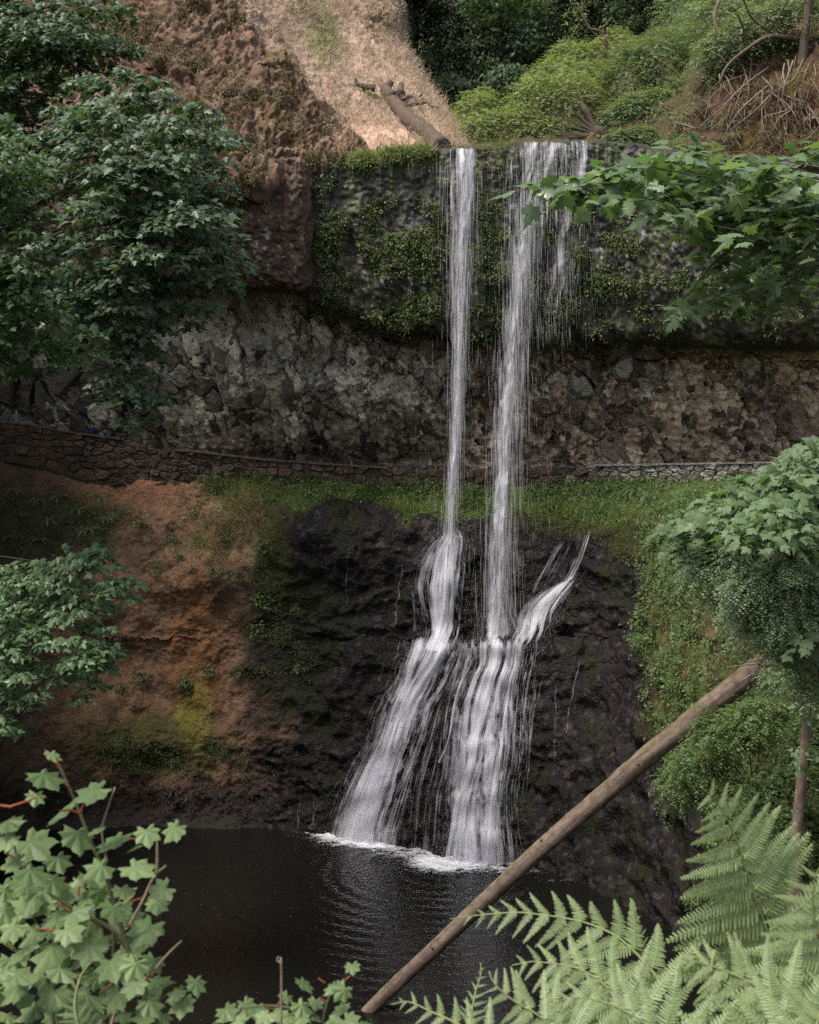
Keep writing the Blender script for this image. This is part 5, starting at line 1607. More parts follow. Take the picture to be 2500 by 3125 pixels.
for q in np.concatenate([c1, c2])[::5]:
    e = q + np.array([.28, .12, -.02])
    ps.append(tube(curve_pts(np.array([q, e, e + np.array([.35, .05, -.05])]), 5), np.linspace(.004, .010, 5), 4, False))
local(tag(cloud_obj('twigs', ps, M_bark2), kind='stuff'), near_maple)

# ---- middle-distance maple and shrubs on the right bank
mp_poly = D([(1770, 880), (1720, 925), (1680, 945), (1640, 985), (1590, 985), (1560, 1020), (1500, 1045), (1440, 1080), (1412, 1110), (1440, 1130), (1425, 1165), (1470, 1180), (1520, 1165), (1560, 1200), (1575, 1250), (1600, 1310), (1640, 1360), (1700, 1400), (1770, 1420)])
tree_r = maple_tree('maple_tree', 'mid-distance maple with broad sprays above the leaning log on the right', mp_poly, 19.5, 1.4, 40, .34, 20, .195, M_mapleR, (8.4, 20.5, 3.0), (7.6, 20.6, 18.4), layers=2, limbs=12, trunk_r=.12, limb_r=.2, T=MAPLE, edge_fade=50, depth=.7)
slim = tag(empty('slender_tree', W(2425, 2680, 22)), 'slender reddish brown trunk standing at the right edge behind the tall fern', 'tree')
tpts = W([2420, 2428, 2445, 2462, 2470, 2478, 2490], [3500, 2600, 2400, 2200, 2050, 1900, 1780], 23.5)
V, Fs, t = tube(curve_pts(tpts, 50), np.linspace(.18, .05, 50), 14, True, .10, 6)
tcl = W([2452, 2470, 2440, 2448, 2462, 2430], [2290, 2150, 2340, 2200, 2080, 2470], [23.1, 23.1, 23.0, 23.2, 23.2, 22.6])
local(cloud_obj('leaves', [dome_leaves(tcl, np.array([.26, .30, .22, .2, .34, .16]), 26, .13, MAPLE_S, flat=.6, droop=.5)], M_mapleR), slim)
local(mesh_obj('trunk', V, Fs, bark_mat('reddish_bark', (.085, .055, .042, 1), (.21, .15, .12, 1), moss=(.10, .09, .04, 1), scale=11, stretch=.5, mossy=-.25)), slim)

def spray_bush(C, R, n_sprays, per, leaf, arch=.5, slen=.8, T=OVAL, lean=(0, -.3, 0), flat=.8):
    """Feathery bush: arching twigs set with small leaves in two ranks."""
    C = np.asarray(C, float)
    d = unit(rng.normal(size=(n_sprays, 3)) * np.array([1, .8, 1]) + np.array([0, -.5, .35]))
    st = C + d * np.asarray(R) * (rng.uniform(.25, .95, n_sprays) ** .6)[:, None]
    dirn = unit(d * np.array([1, 1, .5]) + rng.normal(size=(n_sprays, 3)) * .4 + np.array([0, 0, .25]))
    L = slen * rng.uniform(.5, 1.3, n_sprays)
    t = np.tile(np.linspace(.1, 1, per), n_sprays)
    i = np.repeat(np.arange(n_sprays), per)
    pos = st[i] + dirn[i] * (L[i] * t)[:, None]
    pos[:, 2] -= arch * L[i] * t ** 2
    side = np.where(np.arange(len(i)) % 2 == 0, 1.0, -1.0)[:, None]
    tang = dirn[i].copy()
    tang[:, 2] -= 2 * arch * t
    tang = unit(tang)
    sd = unit(np.cross(tang, np.array([0.1, .1, 1.0])))
    tip = unit(tang * .6 + sd * side + rng.normal(size=(len(i), 3)) * .25)
    nrm = unit(np.array([0, 0, .9]) + np.array(lean) + .3 * d[i] + rng.normal(size=(len(i), 3)) * .35)
    tint = np.clip(rng.random(n_sprays)[i] * .6 + rng.random(len(i)) * .4, 0, 1)
    return stamp(T[0], T[1], frames(tip, nrm), pos, leaf * rng.uniform(.6, 1.2, len(i)), tint), (st, dirn, L, arch)

def twig_tubes(info, n, base, r=.02):
    st, dirn, L, arch = info
    ps = []
    for i in rng.permutation(len(st))[:n]:
        e = st[i] + dirn[i] * L[i] * .8
        e[2] -= arch * L[i] * .5
        m_ = base * .25 + st[i] * .75 + np.array([0, .5, -.2])
        ps.append(tube(curve_pts(np.array([base, m_, st[i], e]), 12), np.linspace(r * 1.3, r * .25, 12), 5, False))
    return ps

M_willow = leaf_mat('willow_leaf', (.17, .195, .085, 1), (.34, .37, .19, 1), .5, .40)
M_willow2 = leaf_mat('alder_leaf', (.105, .145, .070, 1), (.235, .29, .150, 1), .5, .38)
M_pale = leaf_mat('pale_shrub_leaf', (.13, .170, .098, 1), (.27, .32, .20, 1), .5, .36)
def bush(label, blobs_, mat, leaf, slen, base, per=12, dens=1.0, arch=.5, group='bushes lining the stream above the lip', twigs=26, name='bush', cat='bush', T=OVAL, tr=.025):
    """blobs_: (px, py, Y, rx px, ry px, sprays)"""
    root = tag(empty(name, base), label, cat, group)
    parts, tw = [], []
    for x, y, Y, rx, ry, n in blobs_:
        c = W(x, y, Y)
        R = np.array([rx * Y / FPX, min(rx, ry) * Y / FPX * .9, ry * Y / FPX])
        s_, info = spray_bush(c, R, int(n * dens * 1.15), per, leaf * 1.2, arch, slen, T)
        parts.append(s_)
        tw += twig_tubes(info, max(3, twigs // len(blobs_)), np.array(base), tr)
    local(cloud_obj('foliage', parts, mat), root)
    local(cloud_obj('twigs', tw, M_bark), root)
    return root

bush('small rounded light green bush leaning over the lip next to the bare slope', [(1445, 350, 57, 50, 70, 420), (1500, 390, 56, 80, 50, 420), (1460, 410, 55.5, 60, 40, 300), (1480, 310, 58, 30, 40, 160)], M_willow, .085, .6, on(BANK_BVH, 1500, 435))
bush('feathery yellow-green willow bush with a dark crooked stem above the right strand', [(1640, 330, 57, 90, 100, 900), (1740, 330, 56.5, 100, 110, 1000), (1590, 390, 56, 80, 55, 500), (1810, 290, 57.5, 60, 100, 520), (1720, 240, 58, 100, 60, 520), (1690, 410, 55.5, 110, 30, 420)], M_willow, .085, .75, on(BANK_BVH, 1830, 412), twigs=40)
bush('sunlit bush with yellowish tips standing highest behind the willow', [(1740, 180, 64, 60, 45, 380), (1800, 190, 64, 70, 60, 420), (1880, 160, 64, 70, 60, 420)], M_willow, .085, .7, on(BANK_BVH, 1800, 330))
bush('broad mid-green bush between the willow and the root tangle', [(1930, 250, 57, 90, 120, 900), (2030, 220, 56.5, 100, 130, 1000), (1960, 350, 55, 90, 70, 600), (2070, 330, 55, 80, 80, 600), (1890, 370, 55, 60, 50, 320), (2120, 180, 57, 70, 110, 520)], M_willow2, .095, .7, on(BANK_BVH, 1990, 420))
bush('low leafy plants hanging over the right end of the lip', [(1890, 430, 51.2, 40, 28, 220), (1950, 420, 51.2, 60, 30, 300), (1990, 455, 51, 50, 25, 240), (1880, 470, 50.9, 30, 30, 120)], M_willow2, .085, .35, on(BANK_BVH, 1930, 452), twigs=10)
stem_pts = np.array([on(BANK_BVH, 1840, 416, .1), W(1805, 370, 54.6), W(1790, 340, 54.6), W(1778, 322, 55), W(1765, 250, 56)])
stump = tag(empty('crooked_stem', stem_pts[0]), 'dark crooked stem leaning under the willow bush', 'tree')
V, Fs, t = tube(curve_pts(stem_pts, 24), np.linspace(.26, .07, 24), 10, True, .2, 6)
local(mesh_obj('trunk', V, Fs, M_bark), stump)

# upper right trees
bush('pale leafy tree with a grey trunk in the top right corner', [(2180, 60, 62, 110, 70, 700), (2300, 40, 61, 120, 80, 800), (2420, 90, 60, 100, 80, 600), (2240, 140, 51.5, 90, 60, 420), (2330, 90, 51, 90, 70, 520), (2430, 60, 50.5, 90, 70, 520), (2180, 200, 52, 60, 60, 300), (2200, 60, 53, 90, 70, 460), (2400, -20, 60, 140, 60, 500), (2080, 40, 64, 80, 80, 420), (2330, 190, 57, 80, 50, 260)], M_pale, .10, .8, W(2238, 300, 62), group='trees above the right bank', name='pale_tree', cat='tree', twigs=36)
gt = tag(empty('grey_trunk', W(2240, 260, 63)), 'straight grey trunk rising behind the pale leaves in the top right corner', 'tree', 'trees above the right bank')
V, Fs, t = tube(curve_pts(W([2246, 2240, 2236, 2232, 2230], [280, 150, 50, -100, -300], 63), 30), np.linspace(.40, .30, 30), 12, True, .08, 2)
local(mesh_obj('trunk', V, Fs, M_bark2), gt)
M_root = bark_mat('bare_root', (.13, .095, .07, 1), (.30, .24, .19, 1), scale=9)
M_limb = bark_mat('mossy_limb', (.06, .045, .03, 1), (.15, .115, .08, 1), moss=(.16, .14, .05, 1), mossy=.35)
lt = tag(empty('leaning_tree', on(BANK_BVH, 2460, 300)), 'mossy leaning tree with bare limbs above the root tangle', 'tree')
ps = []
for pts_, r0, r1 in (([(2470, 330), (2450, 190), (2460, 80), (2480, -60)], .22, .15), ([(2460, 120), (2360, 110), (2280, 150), (2210, 215), (2195, 260)], .12, .035), ([(2195, 228), (2200, 260), (2190, 320)], .04, .015), ([(2285, 150), (2270, 90), (2250, 40)], .07, .03), ([(2380, 110), (2300, 60), (2260, -20)], .07, .03), ([(2195, 0), (2180, 60), (2200, 110)], .08, .05), ([(2330, 122), (2380, 40), (2420, -20)], .06, .03)):
    a = np.array(pts_, float)
    V, Fs, t = tube(curve_pts(W(a[:, 0], a[:, 1], np.linspace(50, 49.2, len(a))), 20), np.linspace(r0, r1, 20), 8, True, .15, 7)
    local(mesh_obj('limb' if r0 < .2 else 'trunk', V, Fs, M_limb), lt)
rt = tag(empty('root_tangle', on(BANK_BVH, 2400, 430)), 'tangle of bare pale roots hanging down the brown bank at upper right', 'roots')
for k in range(34):
    x0, y0 = rng.uniform(2180, 2500), rng.uniform(190, 330)
    dx = rng.normal() * 75 - 15
    ln = rng.uniform(70, 240)
    pts_ = [(x0, y0), (x0 + dx * .3 + rng.normal() * 12, y0 + ln * .35), (x0 + dx * .7 + rng.normal() * 16, y0 + ln * .7), (x0 + dx + rng.normal() * 14, min(500, y0 + ln))]
    q_ = np.array([on(BANK_BVH, x, y, rng.uniform(.12, .6)) for x, y in pts_])
    r0 = rng.uniform(.016, .045)
    V, Fs, t = tube(curve_pts(q_, 18), np.linspace(r0, r0 * .45, 18), 5, False)
    local(mesh_obj('root', V, Fs, M_root), rt)
for k in range(3):
    x0, y0 = rng.uniform(2200, 2400), rng.uniform(240, 300)
    pts_ = [(x0 + 140, y0 - 60), (x0 + 60, y0), (x0, y0 + 60), (x0 - 50 + rng.normal() * 20, y0 + rng.uniform(90, 150))]
    a = np.array(pts_)
    V, Fs, t = tube(curve_pts(W(a[:, 0], a[:, 1], np.array([50.5, 49.6, 49.2, 49.5])), 18), np.linspace(.045, .014, 18), 5, False)
    local(mesh_obj('root', V, Fs, M_root), rt)

# ---- shaded forest closing the ravine
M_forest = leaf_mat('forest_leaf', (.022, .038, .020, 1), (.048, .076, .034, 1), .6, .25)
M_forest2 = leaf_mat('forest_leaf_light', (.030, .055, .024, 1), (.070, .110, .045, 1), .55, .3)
def forest_tree(label, x, ybase, ytop, Y, wpx, mat, n=120, leaf=.34, per=34, conifer=False):
    base = W(x, ybase, Y)
    root = tag(empty('forest_tree', base), label, 'tree', 'shaded trees at the back of the ravine')
    h = (ybase - ytop)
    ks = rng.random(n) ** .8
    wd = wpx * ((1 - ks) * .9 + .12 if conifer else np.sqrt(np.clip(ks * (1.08 - ks), 0.02, 1)) * 2)
    c = W(x + rng.uniform(-1, 1, n) * wd, ybase - ks * h, Y + rng.uniform(-1.6, 1.2, n))
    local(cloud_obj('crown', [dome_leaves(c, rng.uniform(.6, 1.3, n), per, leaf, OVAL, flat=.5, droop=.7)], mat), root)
    V, Fs, t = tube(curve_pts(np.array([base + [0, .8, -1.5], base + [.2, .8, (h * Y / FPX) * .5], W(x, ytop, Y + .8)]), 20), np.linspace(.35, .08, 20), 8, True, .1, 4)
    local(mesh_obj('trunk', V, Fs, M_bark), root)
FT = iter(['conifer at the far left of the forest, beside the crest of the bare slope', 'broad dark tree beside the crest conifer at the back of the ravine', 'second dark conifer from the bare slope, filling the gap under the bright branch', 'round dark tree straight under the left part of the bright maple branch', 'conifer straight under the tip of the bright maple branch', 'lighter green tree rising over the middle of the small rounded bush', 'dark conifer behind the left end of the feathery willow bush', 'tall dark tree behind the crown of the feathery willow bush', 'lighter tree directly behind the sapling with yellowish tufts', 'dark tree immediately right of the sapling stem', 'conifer above the sunlit bush with yellowish tips', 'lighter tree above the broad mid-green bush', 'dark tree at the top left of the pale grey-trunked tree', 'lighter tree behind the grey trunk at upper right', 'dark tree behind the leaning mossy limbs at upper right', 'lighter forest tree near the top right corner', 'last dark forest tree at the right edge of the picture', 'low shaded tree at the foot of the slope crest, under the forest', 'low rounded tree behind the left end of the small rounded bush', 'low lighter tree in the notch right of the rounded bush'])
for x, yb, yt, Y, w, mt, con in ((1180, 200, -260, 92, 70, M_forest, 1), (1260, 230, -200, 88, 60, M_forest, 0), (1330, 270, -240, 90, 70, M_forest, 1), (1400, 300, -160, 86, 65, M_forest, 0), (1470, 320, -220, 92, 70, M_forest, 1), (1530, 330, -60, 84, 60, M_forest2, 0), (1590, 320, -220, 90, 75, M_forest, 1), (1650, 330, -200, 94, 70, M_forest, 0), (1720, 260, -240, 88, 70, M_forest2, 0), (1800, 240, -200, 90, 80, M_forest, 0), (1880, 200, -240, 92, 80, M_forest, 1), (1960, 180, -220, 84, 80, M_forest2, 0), (2050, 140, -260, 86, 90, M_forest, 0), (2150, 120, -280, 80, 90, M_forest2, 0), (2260, 80, -300, 78, 90, M_forest, 0), (2380, 60, -320, 76, 90, M_forest2, 0), (2480, 60, -320, 74, 90, M_forest, 0), (1290, 330, 180, 86, 45, M_forest2, 0), (1370, 340, 230, 82, 40, M_forest2, 0), (1560, 350, 200, 80, 50, M_forest2, 0)):
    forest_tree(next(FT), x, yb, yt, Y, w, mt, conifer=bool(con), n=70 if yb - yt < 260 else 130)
mt = tag(empty('maple_tree', W(1120, 330, 76)), 'bright maple branch hanging into the top of the picture before the dark forest', 'tree')
fp_ = fill_poly([(1420, -60), (1640, -60), (1655, 35), (1630, 62), (1600, 40), (1540, 52), (1500, 62), (1450, 48), (1420, 20)], 17)
cc_ = W(fp_[:, 0], fp_[:, 1], 70 + rng.normal(size=len(fp_)) * .5)
local(cloud_obj('crown', [dome_leaves(cc_, np.full(len(cc_), .55), 30, .22, MAPLE_S, flat=.5, droop=.4)], M_mapleC), mt)
V, Fs, t = tube(curve_pts(np.array([W(1120, 330, 76), W(1130, -100, 76), W(1300, -160, 73), W(1520, -60, 70.5)]), 30), np.linspace(.3, .06, 30), 8)
local(mesh_obj('trunk', V, Fs, M_bark), mt)
sp = tag(empty('sapling', on(BANK_BVH, 1860, 330)), 'thin bare-stemmed sapling with yellowish leaf tufts at top centre right', 'tree')
ps, lv = [], []
for pts_ in ([(1870, 330), (1850, 140), (1800, 88), (1780, 50), (1775, 0)], [(1800, 88), (1772, 40), (1750, 15)], [(1850, 140), (1840, 90), (1860, 60)], [(1800, 88), (1830, 95), (1860, 140)]):
    a = np.array(pts_, float)
    q_ = curve_pts(W(a[:, 0], a[:, 1], 60), 20)
    ps.append(tube(q_, np.linspace(.07, .02, 20), 6, False))
lv = W([1752, 1775, 1740, 1790, 1735, 1768, 1862, 1850, 1835, 1745, 1730, 1775, 1720], [10, 30, 40, 0, 75, 90, 62, 85, 115, 110, 120, 60, 135], 60)
local(cloud_obj('crown', [dome_leaves(lv, np.full(len(lv), .36), 34, .12, OVAL, flat=.7, droop=.3)], M_willow), sp)
local(cloud_obj('stems', ps, M_limb), sp)

# ------------------------------------------------------------------ plants growing on rock and soil
def pick(P, NN, w, n):
    w = np.clip(w, 0, None).ravel()
    i = rng.choice(w.size, n, p=w / w.sum())
    jit = rng.normal(size=(n, 3)) * .06
    nn = NN.reshape(-1, 3)[i]
    nn = np.where((nn[:, 1:2] > .2), -nn, nn)
    return P.reshape(-1, 3)[i] + jit, nn

def tufts(pos, nrm, per, leaf, T, spread=.16, hang=.35, out_=.6, flat=.4):
    """Little leafy tufts rooted at pos, leaves spreading out from the surface and hanging."""
    idx = np.repeat(np.arange(len(pos)), per)
    n = len(idx)
    sz = rng.uniform(.5, 1.4, len(pos))[idx]
    d = unit(nrm[idx] * out_ + rng.normal(size=(n, 3)) * np.array([.9, .5, .6]) + np.array([0, 0, -hang]))
    p = pos[idx] + d * (rng.random(n) * spread * sz)[:, None]
    tip = unit(d + np.array([0, 0, -hang]) + rng.normal(size=(n, 3)) * .3)
    nr = unit(np.array([0, -.35, .8]) + nrm[idx] * .5 + rng.normal(size=(n, 3)) * flat)
    t = np.clip(rng.random(len(pos))[idx] * .6 + rng.random(n) * .4, 0, 1)
    return stamp(T[0], T[1], frames(tip, nr), p, leaf * rng.uniform(.6, 1.25, n) * (.6 + .4 * sz), t)

def blades(pos, up, per, h, T=BLADE, lean=.5, spread=.12):
    idx = np.repeat(np.arange(len(pos)), per)
    n = len(idx)
    tip = unit(up[idx] + rng.normal(size=(n, 3)) * lean)
    nr = unit(np.array([0, -1.0, .3]) + rng.normal(size=(n, 3)) * .4)
    p = pos[idx] + rng.normal(size=(n, 3)) * spread
    t = np.clip(rng.random(len(pos))[idx] * .6 + rng.random(n) * .4, 0, 1)
    return stamp(T[0], T[1], frames(tip, nr), p, h * rng.uniform(.5, 1.3, n), t)

UPV = np.tile([0, 0, 1.0], (1, 1))
def upv(n, lean=(0, 0, 1)):
    return np.tile(np.asarray(lean, float), (n, 1))

M_cliffleaf = leaf_mat('cliff_plant_leaf', (.040, .062, .016, 1), (.140, .175, .050, 1), .5, .3)
M_ledge = leaf_mat('ledge_leaf', (.052, .092, .028, 1), (.135, .195, .062, 1), .5, .33)
M_yellow = leaf_mat('yellow_green_leaf', (.095, .130, .030, 1), (.21, .245, .075, 1), .5, .35)
M_dkleaf = leaf_mat('slope_leaf', (.022, .040, .010, 1), (.060, .092, .022, 1), .5, .3)
M_fern = leaf_mat('sword_fern_leaf', (.060, .110, .045, 1), (.14, .22, .090, 1), .5, .3)
M_dry = leaf_mat('dry_grass', (.26, .185, .145, 1), (.60, .47, .38, 1), .8, .2)
M_dry2 = leaf_mat('straw_grass', (.15, .12, .05, 1), (.34, .27, .14, 1), .8, .25)

# leafy tufts on the overhanging face
na = fbm(UP * .9, 3, seed=111)
nb = fbm(UP * .35, 3, seed=112)
w = sm(-.15, .5, na) * sm(940, 1010, ux) * (blob(ux, uy, 1150, 720, 190, 170) + .9 * blob(ux, uy, 1280, 900, 180, 130) + 1.1 * blob(ux, uy, 1650, 800, 190, 230) + .7 * blob(ux, uy, 1480, 780, 90, 260) + .6 * blob(ux, uy, 1800, 700, 140, 120) + .4 * blob(ux, uy, 2100, 900, 300, 120)) * (np.repeat(np.arange(UP.shape[0])[:, None], UP.shape[1], 1) > 12) * (uy < 1040)
p, nn = pick(UP, UN, w, 3400)
o = cloud_obj('cliff_plants', [tufts(p, nn, 10, .125, OVAL, .26)], M_cliffleaf)
tag(o, 'small leafy tufts and moss growing over the dark overhanging face', kind='stuff')
w2 = sm(.1, .6, nb) * (blob(ux, uy, 1500, 900, 500, 160) + blob(ux, uy, 1100, 950, 150, 90)) * sm(945, 1010, ux) * (uy < 1060)
p, nn = pick(UP, UN, w2, 2600)
tag(cloud_obj('cliff_moss', [tufts(p, nn, 5, .06, OVAL, .12, .6)], leaf_mat('cliff_moss_leaf', (.022, .030, .008, 1), (.060, .070, .018, 1), .7, .2)), 'hanging moss on the lower half of the overhang', kind='stuff')

# grass fringe along the lip left of the falls
w3 = np.exp(-((np.repeat(np.arange(UP.shape[0])[:, None], UP.shape[1], 1) - 11) / 4.0) ** 2) * (sm(930, 990, ux) * sm(1345, 1290, ux) + .35 * blob(ux, uy, 1500, 460, 40, 40))
w3 = w3 * sm(-.25, .35, fbm(UP * 1.4, 3, seed=123))
p, nn = pick(UP, UN, w3, 600)
tag(cloud_obj('lip_grass', [blades(p, upv(len(p), (-.1, -.45, .8)), 7, .34, lean=.7), tufts(p[::2] + np.array([0, -.12, .05]), nn[::2], 11, .10, OVAL, .30, .4)], M_yellow), 'bright green grass fringing the lip left of the falls', kind='stuff')
# dry grass and moss clumps on the slope
w4 = (1 - crag) * sm(-.4, .4, fbm(HILL * 1.2, 3, seed=113)) * (hx > 600) * (hy > -60) * (np.abs(HN[..., 0]) < .95)
p, nn = pick(HILL, HN, w4, 4300)
tag(cloud_obj('dry_grass', [blades(p, upv(len(p), (.25, -.5, .45)), 6, .36, lean=.5, spread=.16)], M_dry), 'dry pinkish grass on the bare slope', kind='stuff')
w5 = crag * sm(-.2, .5, fbm(HILL * .8, 3, seed=114)) * (hx > 330) * (hy > -60)
p, nn = pick(HILL, HN, w5, 6500)
tag(cloud_obj('crag_plants', [tufts(p[:1300], nn[:1300], 8, .085, OVAL, .22)], leaf_mat('crag_leaf', (.085, .10, .05, 1), (.21, .22, .13, 1), .6, .3)), 'pale grey-green tufts on the brown crags', kind='stuff')
tag(cloud_obj('crag_moss', [tufts(p[1300:], nn[1300:], 6, .13, OVAL, .26, 1.1)], leaf_mat('crag_moss_leaf', (.060, .042, .016, 1), (.13, .095, .035, 1), .8, .2)), 'brown hanging moss on the crags', kind='stuff')
w6 = (blob(hx, hy, 985, 110, 45, 90) + .8 * blob(hx, hy, 1030, 150, 40, 40) + .9 * blob(hx, hy, 1150, 300, 40, 25) + .7 * blob(hx, hy, 1265, 370, 35, 25) + .8 * blob(hx, hy, 890, 30, 40, 40) + .9 * blob(hx, hy, 1000, 480, 70, 16)) * (1 - .5 * crag)
p, nn = pick(HILL, HN, np.where(w6 > .2, w6, 0), 420)
tag(cloud_obj('slope_shrubs', [tufts(p, nn, 12, .10, OVAL, .35, .1)], M_yellow), 'low yellow-green shrubs on the bare slope', kind='stuff')

# ledge band below the path: mixed low green plants
band = top_k * sm(560, 700, lx) * (ly < 1600) * (ly > 1440)
w7 = band * sm(-.5, .3, fbm(LOW * .8, 3, seed=115)) * (1 - .75 * blob(lx, ly, 980, 1560, 220, 35)) * (1 - sm(2250, 2500, lx))
p, nn = pick(LOW, LN, w7, 3600)
tag(cloud_obj('ledge_plants', [tufts(p, np.tile([0, -.3, .9], (len(p), 1)), 10, .13, OVAL, .30, .0)], M_ledge), 'low green plants covering the ledge under the path wall', kind='stuff')
w8 = (blob(lx, ly, 700, 1480, 90, 22) + .7 * blob(lx, ly, 820, 1500, 60, 25) + .9 * blob(lx, ly, 1270, 1550, 90, 18) + .8 * blob(lx, ly, 1700, 1560, 160, 22) + .8 * blob(lx, ly, 1900, 1580, 120, 30))
p, nn = pick(LOW, LN, np.where(w8 > .25, w8, 0), 900)
tag(cloud_obj('ledge_grass', [blades(p, upv(len(p), (0, -.3, .8)), 8, .34, lean=.5)], M_yellow), 'yellow-green grass and moss on the ledge rim', kind='stuff')
w9 = (blob(lx, ly, 745, 1580, 55, 70) + .6 * blob(lx, ly, 660, 1700, 60, 40) + .5 * blob(lx, ly, 620, 1620, 80, 60))
p, nn = pick(LOW, LN, np.where(w9 > .25, w9, 0), 700)
tag(cloud_obj('straw_grass', [blades(p, upv(len(p), (.1, -.6, .3)), 8, .34, lean=.5)], M_dry2), 'straw-coloured dry grass at the top of the brown slope', kind='stuff')
# moss beard on the dark corner right of the slope, and along the wet rim
w10 = (blob(lx, ly, 820, 1700, 60, 200) + .7 * blob(lx, ly, 780, 1560, 40, 60) + .8 * blob(lx, ly, 860, 1950, 90, 120)) * sm(-.3, .4, fbm(LOW * .9, 3, seed=116))
p, nn = pick(LOW, LN, np.where(w10 > .12, w10, 0), 1100)
tag(cloud_obj('corner_moss', [tufts(p, nn, 7, .075, OVAL, .18, .8)], leaf_mat('corner_moss_leaf', (.026, .036, .007, 1), (.075, .085, .018, 1), .6, .25)), 'dark hanging moss beside the wet black rock', kind='stuff')
w11 = (blob(lx, ly, 1740, 1600, 200, 40) + .9 * blob(lx, ly, 1910, 1650, 110, 50) + .6 * blob(lx, ly, 2000, 1760, 60, 100)) * (ly < 1850)
p, nn = pick(LOW, LN, np.where(w11 > .2, w11, 0), 1900)
tag(cloud_obj('rim_moss', [tufts(p, nn, 6, .07, OVAL, .16, .9)], leaf_mat('rim_moss_leaf', (.024, .030, .006, 1), (.062, .070, .012, 1), .7, .2)), 'dark moss curtain on the rim right of the falls', kind='stuff')
# undergrowth on the left slope
w12 = soil_k * (blob(lx, ly, 120, 1600, 260, 110) + .8 * blob(lx, ly, 470, 2290, 220, 100) + .7 * blob(lx, ly, 640, 2340, 120, 60) + .35 * blob(lx, ly, 620, 1680, 170, 120) + .25 * blob(lx, ly, 560, 2080, 160, 60)) * sm(-.25, .4, fbm(LOW * .9, 3, seed=117))
p, nn = pick(LOW, LN, np.where(w12 > .08, w12, 0), 1300)
tag(cloud_obj('slope_undergrowth', [tufts(p, nn, 7, .08, OVAL, .22, .3)], M_dkleaf), 'dark undergrowth on the left slope', kind='stuff')
# fallen twigs, chips and litter on the bare earth
p, nn = pick(LOW, LN, soil_k * (ly < 2500) * (ly > 1400) * (lx > 150) * (1 - .8 * blob(lx, ly, 60, 1620, 330, 130)), 5200)
tag(cloud_obj('leaf_litter', [tufts(p, nn, 1, .085, OVAL, .05, .2)], leaf_mat('litter', (.045, .026, .016, 1), (.20, .125, .075, 1), .8, .1)), 'brown litter and chips lying on the bare earth slope', kind='stuff')
# the mossy right bank
kb = bank_k * (ly < 2760) * (lx < 2620)
w13 = kb * sm(-.45, .35, fbm(LOW * .7, 3, seed=118)) * (.35 + .65 * sm(2150, 2000, lx) + .5 * sm(2200, 2500, ly)) * (ly > 1520)
p, nn = pick(LOW, LN, w13, 4100)
tag(cloud_obj('bank_plants', [tufts(p, nn, 10, .125, OVAL, .30, .25)], M_ledge), 'small-leaved plants covering the right bank', kind='stuff')
w14 = kb * sm(-.1, .4, fbm(LOW * .9, 3, seed=119)) * (ly > 1600)
p, nn = pick(LOW, LN, w14, 1400)
tag(cloud_obj('bank_grass', [blades(p, upv(len(p), (0, -.7, -.45)), 7, .42, lean=.35)], leaf_mat('hanging_grass', (.065, .060, .018, 1), (.16, .14, .05, 1), .7, .3)), 'brownish hanging grass and moss on the right bank', kind='stuff')

# ---- individual sword ferns
def sword_fern_mesh(seed, fr=11):
    r = np.random.default_rng(seed)
    Vs, Fs, o = [], [], 0
    for k in range(fr):
        a = k / fr * 2 * math.pi + r.normal() * .3
        L = r.uniform(.7, 1.1)
        m = 13
        t = np.linspace(0, 1, m)
        rad = L * (t * .85)
        z = L * (.75 * t - .85 * t ** 2.2) + .05
        c = np.stack([np.cos(a) * rad, np.sin(a) * rad, z], -1)
        s = np.array([-math.sin(a), math.cos(a), 0])
        wd = .13 * np.sin(np.clip(t * 1.05 + .06, 0, 1) * math.pi) ** .6 * L
        for i in range(m - 1):
            for sg in (-1, 1):
                tipp = c[i] * .35 + c[i + 1] * .65 + s * sg * wd[i] + np.array([0, 0, -.03])
                Vs += [c[i], c[i] * .4 + c[i + 1] * .6, tipp]
                Fs.append([o, o + 1, o + 2])
                o += 3
    return np.array(Vs), np.array(Fs)
FERN_ME = []
for k in range(4):
    V, F = sword_fern_mesh(20 + k)
    FERN_ME.append(mesh_data('sword_fern', V, F, M_fern, {'tint': np.random.default_rng(k).random(len(V))}, True))
def ferns(spots, label, group, size):
    for i, (x, y) in enumerate(spots):
        loc, nor = hit(LOW_BVH, x, y)
        if loc is None:
            continue
        o = bpy.data.objects.new('sword_fern', FERN_ME[i % 4])
        o.location = loc
        s_ = size * random.uniform(.75, 1.25)
        o.scale = (s_, s_, s_)
        n = Vector((nor.x * .5, nor.y * .5 if nor.y < 0 else -nor.y * .5, 1)).normalized()
        o.rotation_euler = (n.to_track_quat('Z', 'Y') @ Matrix.Rotation(random.uniform(0, 6), 4, 'Z').to_quaternion()).to_euler()
        tag(link(o), label, 'fern', group)
ferns([(1795, 1500), (1840, 1490), (1890, 1505), (1940, 1500), (1980, 1520), (2030, 1500), (2070, 1530), (2110, 1505), (1870, 1545), (1930, 1560), (2000, 1570), (2050, 1590), (2100, 1570), (2150, 1545), (2130, 1620), (2180, 1600), (2020, 1640), (2080, 1660), (2140, 1690), (1990, 1560), (1760, 1520), (1815, 1530), (1960, 1600), (2060, 1540), (2190, 1640), (2240, 1560)],
      'green sword fern on the ledge to the right of the falls below the pale wall', 'sword ferns on the right ledge', .95)
ferns([(40, 1500), (110, 1530), (180, 1520), (60, 1570), (150, 1590), (240, 1560), (310, 1520), (330, 1580), (20, 1640), (270, 1620), (120, 1650)],
      'dark sword fern in the shade at the left end of the brown slope', 'sword ferns on the dark left slope', .75)

